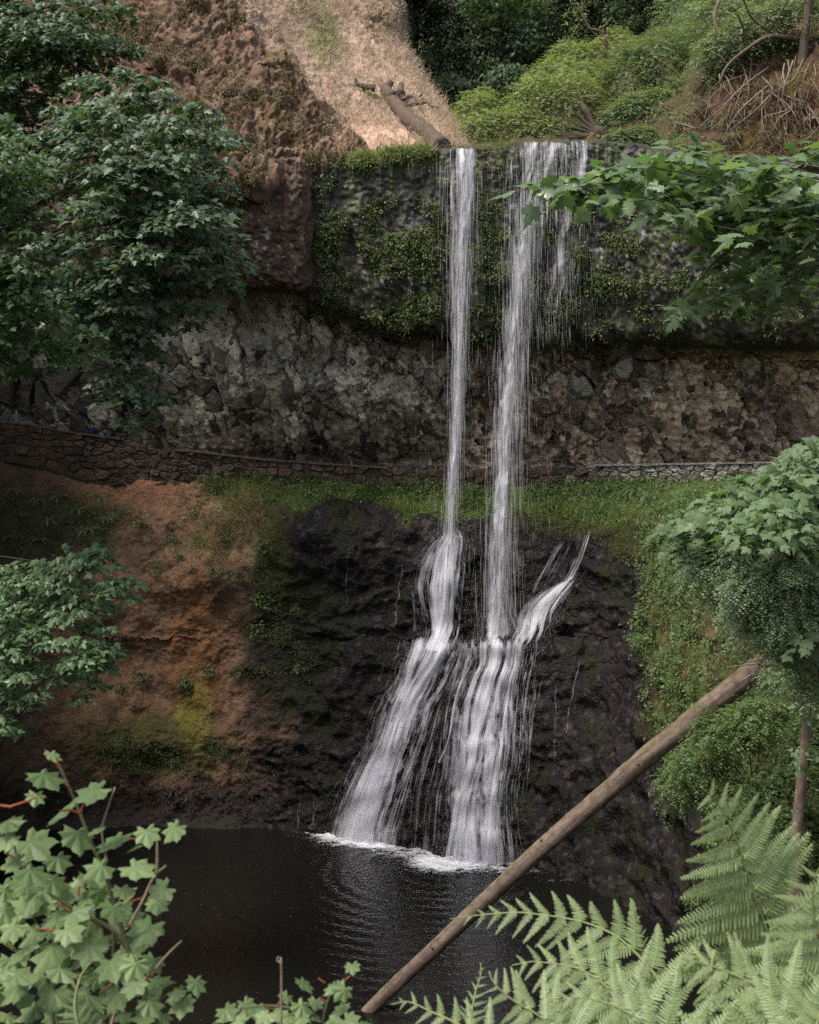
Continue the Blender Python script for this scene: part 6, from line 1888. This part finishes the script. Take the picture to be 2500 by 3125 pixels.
# ---- single leafy plants one can point to
def leafy_plant(x, y, n, leaf, r, label, group=None, mat=M_ledge, T=OVAL6, bvh=LOW_BVH):
    loc, nor = hit(bvh, x, y)
    if loc is None:
        return
    b = np.array(loc)
    root = tag(empty('leafy_plant', b), label, 'plant', group)
    nn = np.array(nor) if nor.y < 0 else -np.array(nor)
    st = b + unit(nn[None] * .8 + rng.normal(size=(n, 3)) * np.array([.8, .35, .7])) * rng.uniform(.3, 1, n)[:, None] * r
    local(cloud_obj('leaves', [tufts(st, np.tile(nn, (n, 1)), 6, leaf, T, leaf * 1.2, .25)], mat), root)
    local(cloud_obj('stems', [tube(curve_pts(np.array([b - nn * .05, (b + q) / 2 + [0, 0, .05], q]), 6), np.linspace(.012, .005, 6), 4, False) for q in st[:14]], M_bark), root)
PG = 'small leafy plants rooted in the brown slope'
PL = 'small leafy green plant rooted in the bare brown slope left of the falls'
for x, y in ((610, 1660), (690, 1640), (520, 1640), (545, 1700), (480, 1735), (650, 1745), (720, 1750), (430, 1600), (600, 1580), (560, 2085), (640, 2050), (430, 2060), (380, 2100)):
    leafy_plant(x, y, 14, .11, .38, PL, PG)
leafy_plant(800, 1835, 26, .15, .55, 'broad-leaved plant growing from the mossy corner where brown slope meets black rock')
leafy_plant(790, 1925, 18, .14, .42, 'narrower green plant below the broad-leaved one on the dark corner')
leafy_plant(810, 1665, 18, .13, .45, 'flat green plant jutting from the top of the mossy corner')
leafy_plant(725, 2040, 14, .10, .40, 'thin upright pale plant on the orange-stained part of the slope')
leafy_plant(575, 2085, 16, .13, .40, 'light green plant in the hollow above the orange stain')
leafy_plant(912, 1857, 8, .12, .20, 'tiny star-shaped plant alone on the black rock left of the falls')
leafy_plant(920, 2030, 16, .10, .35, 'dark little plant on the black rock left of the lower cascade')
leafy_plant(840, 1480, 20, .12, .55, 'leafy clump on the ledge just left of the black rock')
leafy_plant(2265, 1190, 20, .12, .5, 'green fern-like tuft hanging on the brown alcove wall at right', bvh=UP_BVH)

# growth on the bank above the lip at right
kb2 = (by > 80) & (by < 520) & (bx < 2620) & (bx > 1800)
w15 = kb2 * sm(-.35, .4, fbm(BANK * .7, 3, seed=121)) * (.45 + .55 * sm(2300, 2100, bx))
p, nn = pick(BANK, BN, w15, 1500)
tag(cloud_obj('upper_bank_plants', [tufts(p, nn, 9, .11, OVAL, .30, .3)], M_willow2), 'small green plants on the brown bank above the lip at right', kind='stuff')
w16 = kb2 * sm(-.2, .4, fbm(BANK * .9, 3, seed=122))
p, nn = pick(BANK, BN, w16, 1500)
tag(cloud_obj('upper_bank_grass', [blades(p, upv(len(p), (-.15, -.7, -.4)), 7, .5, lean=.4)], leaf_mat('bank_straw', (.085, .055, .032, 1), (.22, .155, .095, 1), .8, .2)), 'brown hanging roots and straw on the bank above the lip at right', kind='stuff')
# shrubs over the right bank, in front of it
def bank_bush(label, blobs_, mat, leaf, slen, base, **k):
    return bush(label, blobs_, mat, leaf, slen, base, group='shrubs on the right bank', name='shrub', cat='shrub', **k)
bank_bush('fine-leaved shrub hanging over the right bank above the end of the log', [(2330, 1790, 18.4, 120, 70, 620), (2440, 1740, 18.2, 110, 100, 720), (2430, 1880, 18.4, 110, 90, 560), (2290, 1870, 19, 80, 60, 300), (2190, 1740, 19.4, 90, 40, 360), (2290, 1700, 18.6, 80, 50, 360), (2120, 1690, 20, 70, 34, 260), (2230, 1820, 20, 60, 40, 240), (2350, 1960, 20.5, 60, 40, 220), (2170, 1640, 20, 60, 30, 200)], M_pale, .042, .34, W(2640, 2100, 19), twigs=30, tr=.009)
bank_bush('grey-green shrub around the top of the log', [(2440, 1960, 21.5, 90, 70, 420), (2400, 2070, 27, 80, 60, 300), (2490, 2080, 21.5, 70, 80, 420), (2500, 1960, 20.5, 60, 90, 320)], M_willow2, .052, .34, W(2640, 2250, 21.5), twigs=20, tr=.010)
bank_bush('leafy shrub below the log on the steep bank', [(2230, 2230, 31, 120, 70, 420), (2330, 2200, 30, 100, 70, 360), (2150, 2330, 32, 90, 60, 320), (2080, 2400, 33, 70, 70, 260)], M_ledge, .075, .42, W(2300, 2420, 32), twigs=16, tr=.012)
bank_bush('dark shrub between the slender trunk and the right edge', [(2480, 2300, 25, 60, 120, 300), (2360, 2460, 27, 90, 120, 420), (2440, 2560, 26, 80, 110, 380)], M_dkleaf, .075, .42, W(2460, 2750, 26), twigs=16, tr=.012)
bank_bush('leafy fringe along the upper edge of the right bank', [(2090, 1700, 36, 70, 60, 300), (2160, 1760, 34, 90, 70, 360), (2230, 1700, 31, 90, 80, 380), (2060, 1790, 38, 40, 70, 200)], M_ledge, .08, .42, W(2260, 1880, 35), twigs=14, tr=.012)

# ------------------------------------------------------------------ foreground plants at the photographer's feet
M_vine = leaf_mat('vine_maple_leaf', (.075, .125, .042, 1), (.225, .30, .140, 1), .5, .36, .35, obj_random=True)
M_stem = bark_mat('green_stem', (.060, .065, .030, 1), (.12, .115, .060, 1), scale=20)
M_red = bark_mat('red_petiole', (.16, .040, .022, 1), (.30, .085, .035, 1), scale=20)
M_twig = bark_mat('dry_twig', (.15, .11, .075, 1), (.27, .21, .15, 1), scale=20)
VINE = vine_maple_template(.13)
VINE_T[0] = VINE

def near_leaf_set(root, spec, Y0, dY, seed):
    """spec: (px, py, width px) of each leaf; a slight turn and tilt of its own for each."""
    r = np.random.default_rng(seed)
    pos, tips, nrms, size = [], [], [], []
    for x, y, w in spec:
        Y = Y0 + r.normal() * dY
        pos.append(W(x, y, Y))
        size.append(w / FPX * Y / 1.38)
        side = r.choice([-1, 1])
        a = r.normal() * .8
        tips.append([math.sin(a) * 1.0 + .25 * side, -.55 * math.cos(a), -.30 + r.normal() * .14])
        nrms.append([r.normal() * .3 + .05, -.08 + r.normal() * .25, .9])
    pos, tips, nrms = np.array(pos), unit(np.array(tips)), np.array(nrms)
    R = frames(tips, nrms)
    p = pos - R[..., 1] * (np.array(size) * .35)[:, None]
    leaf_objects(root, VINE, M_vine, p, R, np.array(size), 'leaf')
    return p, tips

def C7(l):
    return [(x * .7246, 2225 + y * .7246, w * .7246) for x, y, w in l]
big = [(228, 118, 105), (205, 205, 210), (150, 290, 110), (372, 272, 215), (250, 345, 215), (45, 395, 160), (150, 500, 250), (20, 470, 150), (335, 462, 200), (465, 480, 215), (622, 450, 140), (722, 432, 140), (45, 565, 150), (150, 610, 215), (405, 590, 170), (595, 592, 205), (232, 655, 150), (118, 725, 190), (380, 640, 130), (662, 690, 165), (662, 742, 130), (480, 780, 165), (330, 775, 160), (220, 790, 170), (604, 862, 205), (40, 850, 150), (122, 872, 150), (302, 862, 165), (70, 945, 200), (192, 952, 235), (372, 945, 190), (470, 1005, 190), (272, 1025, 180), (100, 1035, 190), (642, 992, 130), (560, 1012, 150), (682, 1062, 170), (832, 1082, 125), (732, 1112, 125), (560, 1092, 150), (762, 1167, 145), (642, 1165, 150), (600, 1212, 135), (480, 1142, 160), (392, 1132, 190), (222, 1142, 180), (50, 1105, 180), (120, 1185, 180), (520, 690, 120), (420, 700, 140), (20, 690, 120), (400, 430, 110), (560, 500, 100), (250, 560, 150), (300, 700, 140), (10, 780, 140)]
r7 = np.random.default_rng(71)
extra = []
for _ in range(130):
    y = r7.uniform(640, 1235)
    x = r7.uniform(-60, 480 + .30 * (y - 520))
    extra.append((x, y, r7.uniform(80, 165)))
vm = tag(empty('vine_maple', (-1.15, 2.75, ground_z(-1.15, 2.75))), 'large vine maple with pale star-shaped leaves filling the lower left corner', 'shrub')
pA, tA = near_leaf_set(vm, C7(big), 2.6, .10, 1)
pB, tB = near_leaf_set(vm, C7(extra), 2.95, .12, 2)
def S7(pts, Y):
    return np.array([W(x * .7246, 2225 + y * .7246, Y) for x, y in pts])
def add_tubes(root, name, lst, mat, sides=6):
    for pts_, Y, r0, r1 in lst:
        V, Fs, t = tube(curve_pts(S7(pts_, Y), 18), np.linspace(r0, r1, 18), sides)
        local(mesh_obj(name, V, Fs, mat), root)
add_tubes(vm, 'stem', [([(760, 1500), (660, 1240), (600, 1080), (540, 930), (490, 760), (440, 600), (380, 470), (340, 360), (290, 240), (248, 150)], 2.66, .009, .0028),
    ([(540, 930), (480, 850), (330, 770), (160, 650), (75, 545), (50, 440)], 2.72, .006, .0025), ([(480, 1500), (470, 1240), (480, 1000), (470, 760), (440, 560)], 2.85, .007, .003), ([(250, 1500), (220, 1200), (170, 900), (120, 700)], 2.9, .007, .003), ([(640, 1180), (700, 1120), (800, 1080)], 2.66, .004, .002)], M_stem)
add_tubes(vm, 'twig', [([(540, 840), (600, 725), (655, 615), (700, 575)], 2.55, .0035, .0022), ([(660, 612), (663, 540), (662, 455)], 2.55, .004, .002), ([(450, 560), (430, 430), (455, 330), (485, 245)], 2.62, .003, .0018), ([(655, 1010), (710, 945), (765, 892)], 2.5, .003, .0018), ([(470, 1245), (485, 1190)], 2.5, .004, .003)], M_twig)
add_tubes(vm, 'petiole', [([(248, 165), (240, 120)], 2.6, .0026, .0024), ([(290, 240), (230, 205)], 2.6, .0018, .0016), ([(50, 325), (110, 305), (150, 290)], 2.6, .0028, .002), ([(0, 322), (50, 328)], 2.6, .003, .003), ([(338, 355), (290, 342), (252, 345)], 2.6, .0026, .002), ([(340, 355), (355, 310), (372, 285)], 2.6, .0024, .002), ([(545, 462), (600, 462), (640, 452)], 2.6, .0022, .0018), ([(330, 700), (335, 660)], 2.6, .002, .002), ([(150, 840), (240, 850)], 2.6, .002, .002), ([(240, 735), (300, 770)], 2.6, .002, .002), ([(600, 1060), (640, 1040), (660, 1000)], 2.6, .002, .0016), ([(430, 1100), (470, 1075)], 2.5, .002, .0016), ([(545, 730), (600, 710)], 2.6, .002, .0016), ([(75, 550), (20, 520)], 2.6, .002, .0016)], M_red, 5)

small = [(1485, 1010, 85), (1440, 1112, 120), (1385, 1092, 100), (1290, 1082, 125), (1200, 1132, 80), (1285, 1182, 145), (1050, 1172, 120), (962, 1192, 125), (1330, 1205, 110), (1110, 1215, 120), (1000, 1235, 110), (1200, 1215, 120), (1400, 1225, 110), (900, 1235, 110), (940, 1215, 90), (1080, 1195, 100), (1160, 1200, 120), (1250, 1230, 130), (1330, 1160, 90), (1430, 1180, 110), (1020, 1190, 90), (1480, 1235, 120), (1540, 1240, 90)]
vs = tag(empty('vine_maple', (-.25, 2.5, ground_z(-.25, 2.5))), 'small vine maple sprig at the bottom edge left of the log end', 'shrub')
near_leaf_set(vs, C7(small), 2.5, .08, 3)
add_tubes(vs, 'stem', [([(1350, 1600), (1360, 1240), (1390, 1120), (1420, 1080)], 2.5, .005, .002), ([(1360, 1300), (1240, 1180), (1110, 1165), (1000, 1180)], 2.5, .004, .002)], M_stem)
add_tubes(vs, 'petiole', [([(1410, 1085), (1450, 1060), (1475, 1040)], 2.5, .0022, .0016), ([(1110, 1165), (1150, 1178), (1180, 1150)], 2.5, .0022, .0018), ([(1340, 1050), (1370, 1070)], 2.5, .002, .0018), ([(1345, 1130), (1375, 1150)], 2.5, .002, .002)], M_red, 5)
tw = tag(empty('dead_stalk', S7([(1187, 1500)], 2.4)[0]), 'thin dry stalk standing upright at the bottom edge before the dark pool', 'stalk')
add_tubes(tw, 'stalk', [([(1187, 1500), (1185, 1150), (1186, 1050), (1183, 962)], 2.4, .003, .0022)], M_twig)
add_tubes(tw, 'bud', [([(1183, 985), (1168, 975), (1172, 958)], 2.4, .002, .0016)], M_twig)

# ---- bracken: stalk, and pairs of leaflets, each a comb of small lobes
def pinna_mesh(seed, pairs=22, lobed=False):
    r = np.random.default_rng(seed)
    Vs, F4, F3, o = [], [], [], 0
    curve = lambda t: np.array([.06 * math.sin(t * 2.2 + seed), t, -.10 * t * t])
    for i in range(pairs):
        t = .03 + .94 * i / pairs
        L = .165 * (1 - t) ** .8 * (1 if t > .06 else .8) + .012
        wd = .94 / pairs * .34
        c0 = curve(t)
        for sg in (-1, 1):
            L_ = L * r.uniform(.86, 1.12)
            d = np.array([sg * 1.0, .34 + .2 * t, -.10 + r.normal() * .10])
            d /= np.linalg.norm(d)
            s = np.array([0, 1.0, 0])
            nz = np.array([0, 0, 1.0])
            pts = [c0 - s * wd * .55, c0 + s * wd * .55]
            rows_ = []
            for q, k in ((.0, 1.0), (.35, 1.12), (.7, .86), (.92, .5)):
                m_ = c0 + d * L_ * q - nz * .05 * L_ * q * q
                rows_.append((m_ - s * wd * k, m_ + nz * wd * .25, m_ + s * wd * k))
            tip = c0 + d * L_ - nz * .05 * L_
            b = o
            for a in rows_:
                Vs += list(a)
            Vs.append(tip)
            for k in range(3):
                for j in range(2):
                    F4.append([b + 3 * k + j, b + 3 * k + j + 1, b + 3 * k + j + 4, b + 3 * k + j + 3])
            F3 += [[b + 9, b + 10, b + 12], [b + 10, b + 11, b + 12]]
            o += 13
    # midrib
    for i in range(9):
        t = i / 8
        c = curve(t * .98)
        w_ = .010 * (1 - t) + .002
        Vs += [c + [-w_, 0, .006], c + [w_, 0, .006]]
    for i in range(8):
        F4.append([o + 2 * i, o + 2 * i + 1, o + 2 * i + 3, o + 2 * i + 2])
    return np.array(Vs), [np.array(F4), np.array(F3)]
M_brack = leaf_mat('bracken_leaf', (.14, .20, .080, 1), (.28, .35, .165, 1), .42, .36, .5, obj_random=True)
M_rachis = bark_mat('bracken_stalk', (.16, .19, .075, 1), (.27, .29, .13, 1), scale=20)
PINNA = []
for k in range(4):
    V, F = pinna_mesh(k)
    PINNA.append(mesh_data('leaflet', V, F, M_brack, None, True))

def C8(pts):
    return [(1250 + x * .7246, 2225 + y * .7246) for x, y in pts]
def bracken(label, pts, Y0, Y1, npairs, plen, face=(0, -.55, .8), spread=1.12, seed=0, base_k=1.0, tipk=.12, start=.06, asc=.45):
    """pts: stalk from ground end to tip, in the photo; plen: longest leaflet in metres."""
    r = np.random.default_rng(seed)
    a = np.array(C8(pts))
    n = len(a)
    path = curve_pts(W(a[:, 0], a[:, 1], np.linspace(Y0, Y1, n)), 60)
    root = tag(empty('bracken_fern', path[0]), label, 'fern')
    V, Fs, t = tube(path, np.linspace(.0045, .0012, 60), 6)
    local(mesh_obj('stalk', V, Fs, M_rachis), root)
    tg_ = unit(np.gradient(path, axis=0))
    face = unit(np.array(face, float))
    for i in range(npairs):
        t = start + (1 - start) * (i / npairs) ** .92
        k = min(58, int(t * 59))
        env = (1 - (t - start) / (1 - start)) ** .85 * base_k + tipk * .4
        for sg in (-1, 1):
            T_ = tg_[k]
            sd = unit(np.cross(T_, face)) * sg
            d = unit(sd * spread + T_ * (asc + .35 * t) - face * (.12 + r.normal() * .07) + r.normal(size=3) * .06)
            Rm = frames(d[None], (face + r.normal(size=3) * .12)[None])[0]
            o = bpy.data.objects.new('leaflet', PINNA[int(r.integers(4))])
            s_ = plen * env * r.uniform(.9, 1.08)
            o.location = Vector((path[k] + T_ * sg * .004).tolist()) - root.location
            o.rotation_euler = Matrix(Rm.tolist()).to_euler()
            o.scale = (s_ * 1.0, s_, s_)
            link(o, root)
    return root
bracken('tallest bracken frond, standing upright against the right bank', [(1560, 1500), (1545, 1000), (1500, 830), (1450, 690), (1400, 540), (1345, 390), (1285, 300), (1225, 240)], 3.3, 3.15, 14, .34, face=(.05, -.86, .42), seed=1, start=.34, asc=.12)
bracken('arching bracken frond reaching left across the log', [(1180, 1500), (1060, 1080), (960, 950), (850, 860), (700, 805), (500, 775), (330, 780), (170, 800)], 3.2, 3.5, 13, .21, face=(.1, -.45, .85), seed=2, start=.28)
bracken('short upright bracken frond between the two long ones', [(1040, 1500), (1010, 1080), (985, 960), (960, 850), (930, 712)], 3.3, 3.4, 11, .055, face=(0, -.8, .5), seed=3, start=.5, base_k=1.1)
bracken('bracken frond leaning left at the bottom, in front of the lower end of the log', [(980, 1600), (900, 1200), (800, 1060), (680, 1000), (540, 980), (430, 995)], 2.9, 3.0, 11, .24, seed=4, start=.22)
bracken('bracken frond at the right edge with drooping leaflets', [(1800, 1500), (1770, 1100), (1735, 900), (1700, 760), (1705, 640), (1740, 560)], 3.0, 2.9, 11, .27, face=(-.15, -.82, .5), seed=5, start=.25, asc=.2)
bracken('wide bracken frond low in the right corner', [(1640, 1700), (1600, 1300), (1540, 1150), (1420, 1060), (1280, 1000), (1130, 960)], 2.7, 2.75, 11, .26, seed=6, start=.2)
bracken('bracken frond spreading along the bottom edge below the log', [(700, 1700), (640, 1330), (560, 1220), (420, 1130), (350, 1060), (335, 1020)], 2.7, 2.75, 10, .21, seed=7, start=.2)
bracken('small bracken frond curling up beside the end of the log', [(230, 1500), (262, 1200), (280, 1100), (300, 1030), (300, 985)], 2.8, 2.85, 9, .05, face=(-.3, -.6, .6), seed=8, start=.35, base_k=1.1)
bracken('lowest bracken frond in the right corner, nearest the camera', [(1500, 1800), (1600, 1450), (1700, 1280), (1740, 1150), (1760, 1020)], 2.4, 2.45, 10, .26, seed=9, start=.2)
bracken('bracken frond pointing left along the bottom edge in the middle', [(420, 1700), (330, 1330), (200, 1240), (90, 1190), (0, 1150), (-80, 1160)], 2.6, 2.7, 10, .13, seed=10, start=.2)
bracken('bracken frond in the centre of the lower right, half covered by its neighbours', [(1180, 1700), (1080, 1330), (960, 1220), (850, 1160), (720, 1130), (600, 1150)], 2.6, 2.65, 10, .22, seed=11, start=.18)
bracken('bracken frond rising right of centre behind the low corner frond', [(1420, 1700), (1440, 1300), (1400, 1160), (1330, 1080), (1220, 1030), (1120, 1050)], 3.4, 3.5, 10, .27, seed=12, start=.2)
bracken('narrow pale fern frond among the vine maple leaves', [(-1330, 1400), (-1410, 1150), (-1385, 1040), (-1345, 985)], 2.35, 2.4, 12, .05, face=(.4, -.8, .3), seed=13, start=.2, base_k=1.0)
stk = tag(empty('dead_stalk', W(2160, 3300, 2.8)), 'yellow dry fern stalk rising among the bracken at lower right', 'stalk')
a = np.array(C8([(1240, 1500), (1248, 1242), (1262, 1080), (1285, 930)]))
V, Fs, t = tube(curve_pts(W(a[:, 0], a[:, 1], 2.75), 14), np.linspace(.006, .004, 14), 6)
local(mesh_obj('stalk', V, Fs, M_rachis), stk)

# ---- low leaves and ground cover right under the camera's view
wq = rng.uniform(-3.5, 3.5, 900), rng.uniform(1.9, 5.0, 900)
p = np.stack([wq[0], wq[1], [ground_z(a_, b_) for a_, b_ in zip(*wq)]], -1)
tag(cloud_obj('ground_cover', [tufts(p, np.tile([0, 0, 1.0], (len(p), 1)), 5, .07, OVAL, .15, .0)], M_ledge), 'low green plants on the near bank', kind='stuff')

# ------------------------------------------------------------------ walkers on the path, small behind the wall
def person(label, px, py_head, Y, yaw, shirt, legs, hair_c, skin_c, height=1.7, pack=None, bend=0.0):
    """One continuous body grown from a skeleton; py_head is where the top of the head shows."""
    s = height / 1.72
    top = W(px, py_head, Y)
    base = top - np.array([0, 0, height])
    root = tag(empty('person', base), label, 'person')
    J = {'pel': (0, 0, .93), 'waist': (0, -.01, 1.08), 'chest': (0, .0 - bend * .1, 1.30), 'neck': (0, -bend * .14, 1.47), 'h0': (0, -.02 - bend * .15, 1.56), 'h1': (0, -.01 - bend * .16, 1.66),
         'sl': (-.18, 0, 1.41), 'el': (-.25, .03, 1.14), 'wl': (-.23, -.14, .95), 'fl': (-.22, -.20, .88), 'sr': (.18, 0, 1.41), 'er': (.25, .03, 1.14), 'wr': (.23, -.14, .95), 'fr': (.22, -.20, .88),
         'hl': (-.10, 0, .88), 'kl': (-.11, -.05, .50), 'al': (-.11, .04, .09), 'tl': (-.12, -.12, .04), 'hr': (.10, 0, .88), 'kr': (.11, .02, .50), 'ar': (.11, .12, .09), 'tr': (.12, -.02, .04)}
    Rr = {'pel': .14, 'waist': .125, 'chest': .15, 'neck': .055, 'h0': .085, 'h1': .085, 'sl': .065, 'el': .045, 'wl': .033, 'fl': .03, 'sr': .065, 'er': .045, 'wr': .033, 'fr': .03,
          'hl': .095, 'kl': .062, 'al': .042, 'tl': .04, 'hr': .095, 'kr': .062, 'ar': .042, 'tr': .04}
    E_ = [('pel', 'waist'), ('waist', 'chest'), ('chest', 'neck'), ('neck', 'h0'), ('h0', 'h1'), ('chest', 'sl'), ('sl', 'el'), ('el', 'wl'), ('wl', 'fl'), ('chest', 'sr'), ('sr', 'er'), ('er', 'wr'), ('wr', 'fr'),
          ('pel', 'hl'), ('hl', 'kl'), ('kl', 'al'), ('al', 'tl'), ('pel', 'hr'), ('hr', 'kr'), ('kr', 'ar'), ('ar', 'tr')]
    names = list(J)
    me = bpy.data.meshes.new('body')
    me.from_pydata([tuple(c * s for c in J[n]) for n in names], [(names.index(a), names.index(b)) for a, b in E_], [])
    o = bpy.data.objects.new('body', me)
    link(o)
    md = o.modifiers.new('skin', 'SKIN')
    for i, n in enumerate(names):
        v = me.skin_vertices[0].data[i]
        v.radius = (Rr[n] * s, Rr[n] * s * (.8 if n in ('chest', 'waist', 'pel') else 1))
        v.use_root = n == 'pel'
    o.modifiers.new('sub', 'SUBSURF').levels = 1
    dg = bpy.context.evaluated_depsgraph_get()
    nm = bpy.data.meshes.new_from_object(o.evaluated_get(dg))
    o.modifiers.clear()
    o.data = nm
    def flat(name, c):
        m, nt, out = new_mat(name)
        p = N(nt, 'ShaderNodeBsdfPrincipled', {'Base Color': (*c, 1), 'Roughness': .8})
        nt.links.new(p.outputs[0], out.inputs[0])
        return m
    nm.materials.clear()
    for m in (flat('skin', skin_c), flat('shirt', shirt), flat('trousers', legs)):
        nm.materials.append(m)
    for f in nm.polygons:
        z, x = f.center.z / s, abs(f.center.x / s)
        f.material_index = 0 if z > 1.46 or (x > .2 and z < 1.14) else (1 if z > .95 else 2)
        f.use_smooth = True
    o.parent = root
    hv, hf = [], []
    n_ = 10
    for i in range(5):
        th_ = i / 4 * 1.75
        for j in range(n_):
            a_ = j / n_ * 2 * math.pi
            hv.append(((.098 * math.sin(th_) * math.cos(a_)) * s, (.105 * math.sin(th_) * math.sin(a_) + .02 - bend * .16) * s, (1.63 + .115 * math.cos(th_)) * s))
    hf = [[i * n_ + j, i * n_ + (j + 1) % n_, (i + 1) * n_ + (j + 1) % n_, (i + 1) * n_ + j] for i in range(4) for j in range(n_)]
    mesh_obj('hair', hv, np.array(hf), flat('hair', hair_c), root)
    if pack is not None:
        V, Fs, t = tube(np.array([(0, .17, 1.02), (0, .20, 1.15), (0, .20, 1.32), (0, .16, 1.42)]) * s, np.array([.10, .14, .14, .08]) * s, 10)
        mesh_obj('backpack', V, Fs, flat('pack', pack), root)
    root.rotation_euler = (0, 0, yaw)
    return root
person('person in a pale greenish shirt farthest left on the path, arms bent', 50, 1246, 56.6, .6, (.10, .14, .13), (.02, .02, .025), (.03, .02, .015), (.30, .18, .13), 1.68)
person('person in a dark blue shirt with hair tied back behind the wall', 282, 1287, 56.9, 3.4, (.012, .012, .06), (.02, .02, .03), (.045, .03, .02), (.28, .17, .12), 1.72, bend=.4)
person('person with a dark shirt and light blue bag strap beside the one in blue', 318, 1303, 56.7, 2.6, (.022, .020, .05), (.02, .02, .03), (.02, .015, .012), (.28, .15, .11), 1.55, pack=(.06, .13, .19), bend=.3)
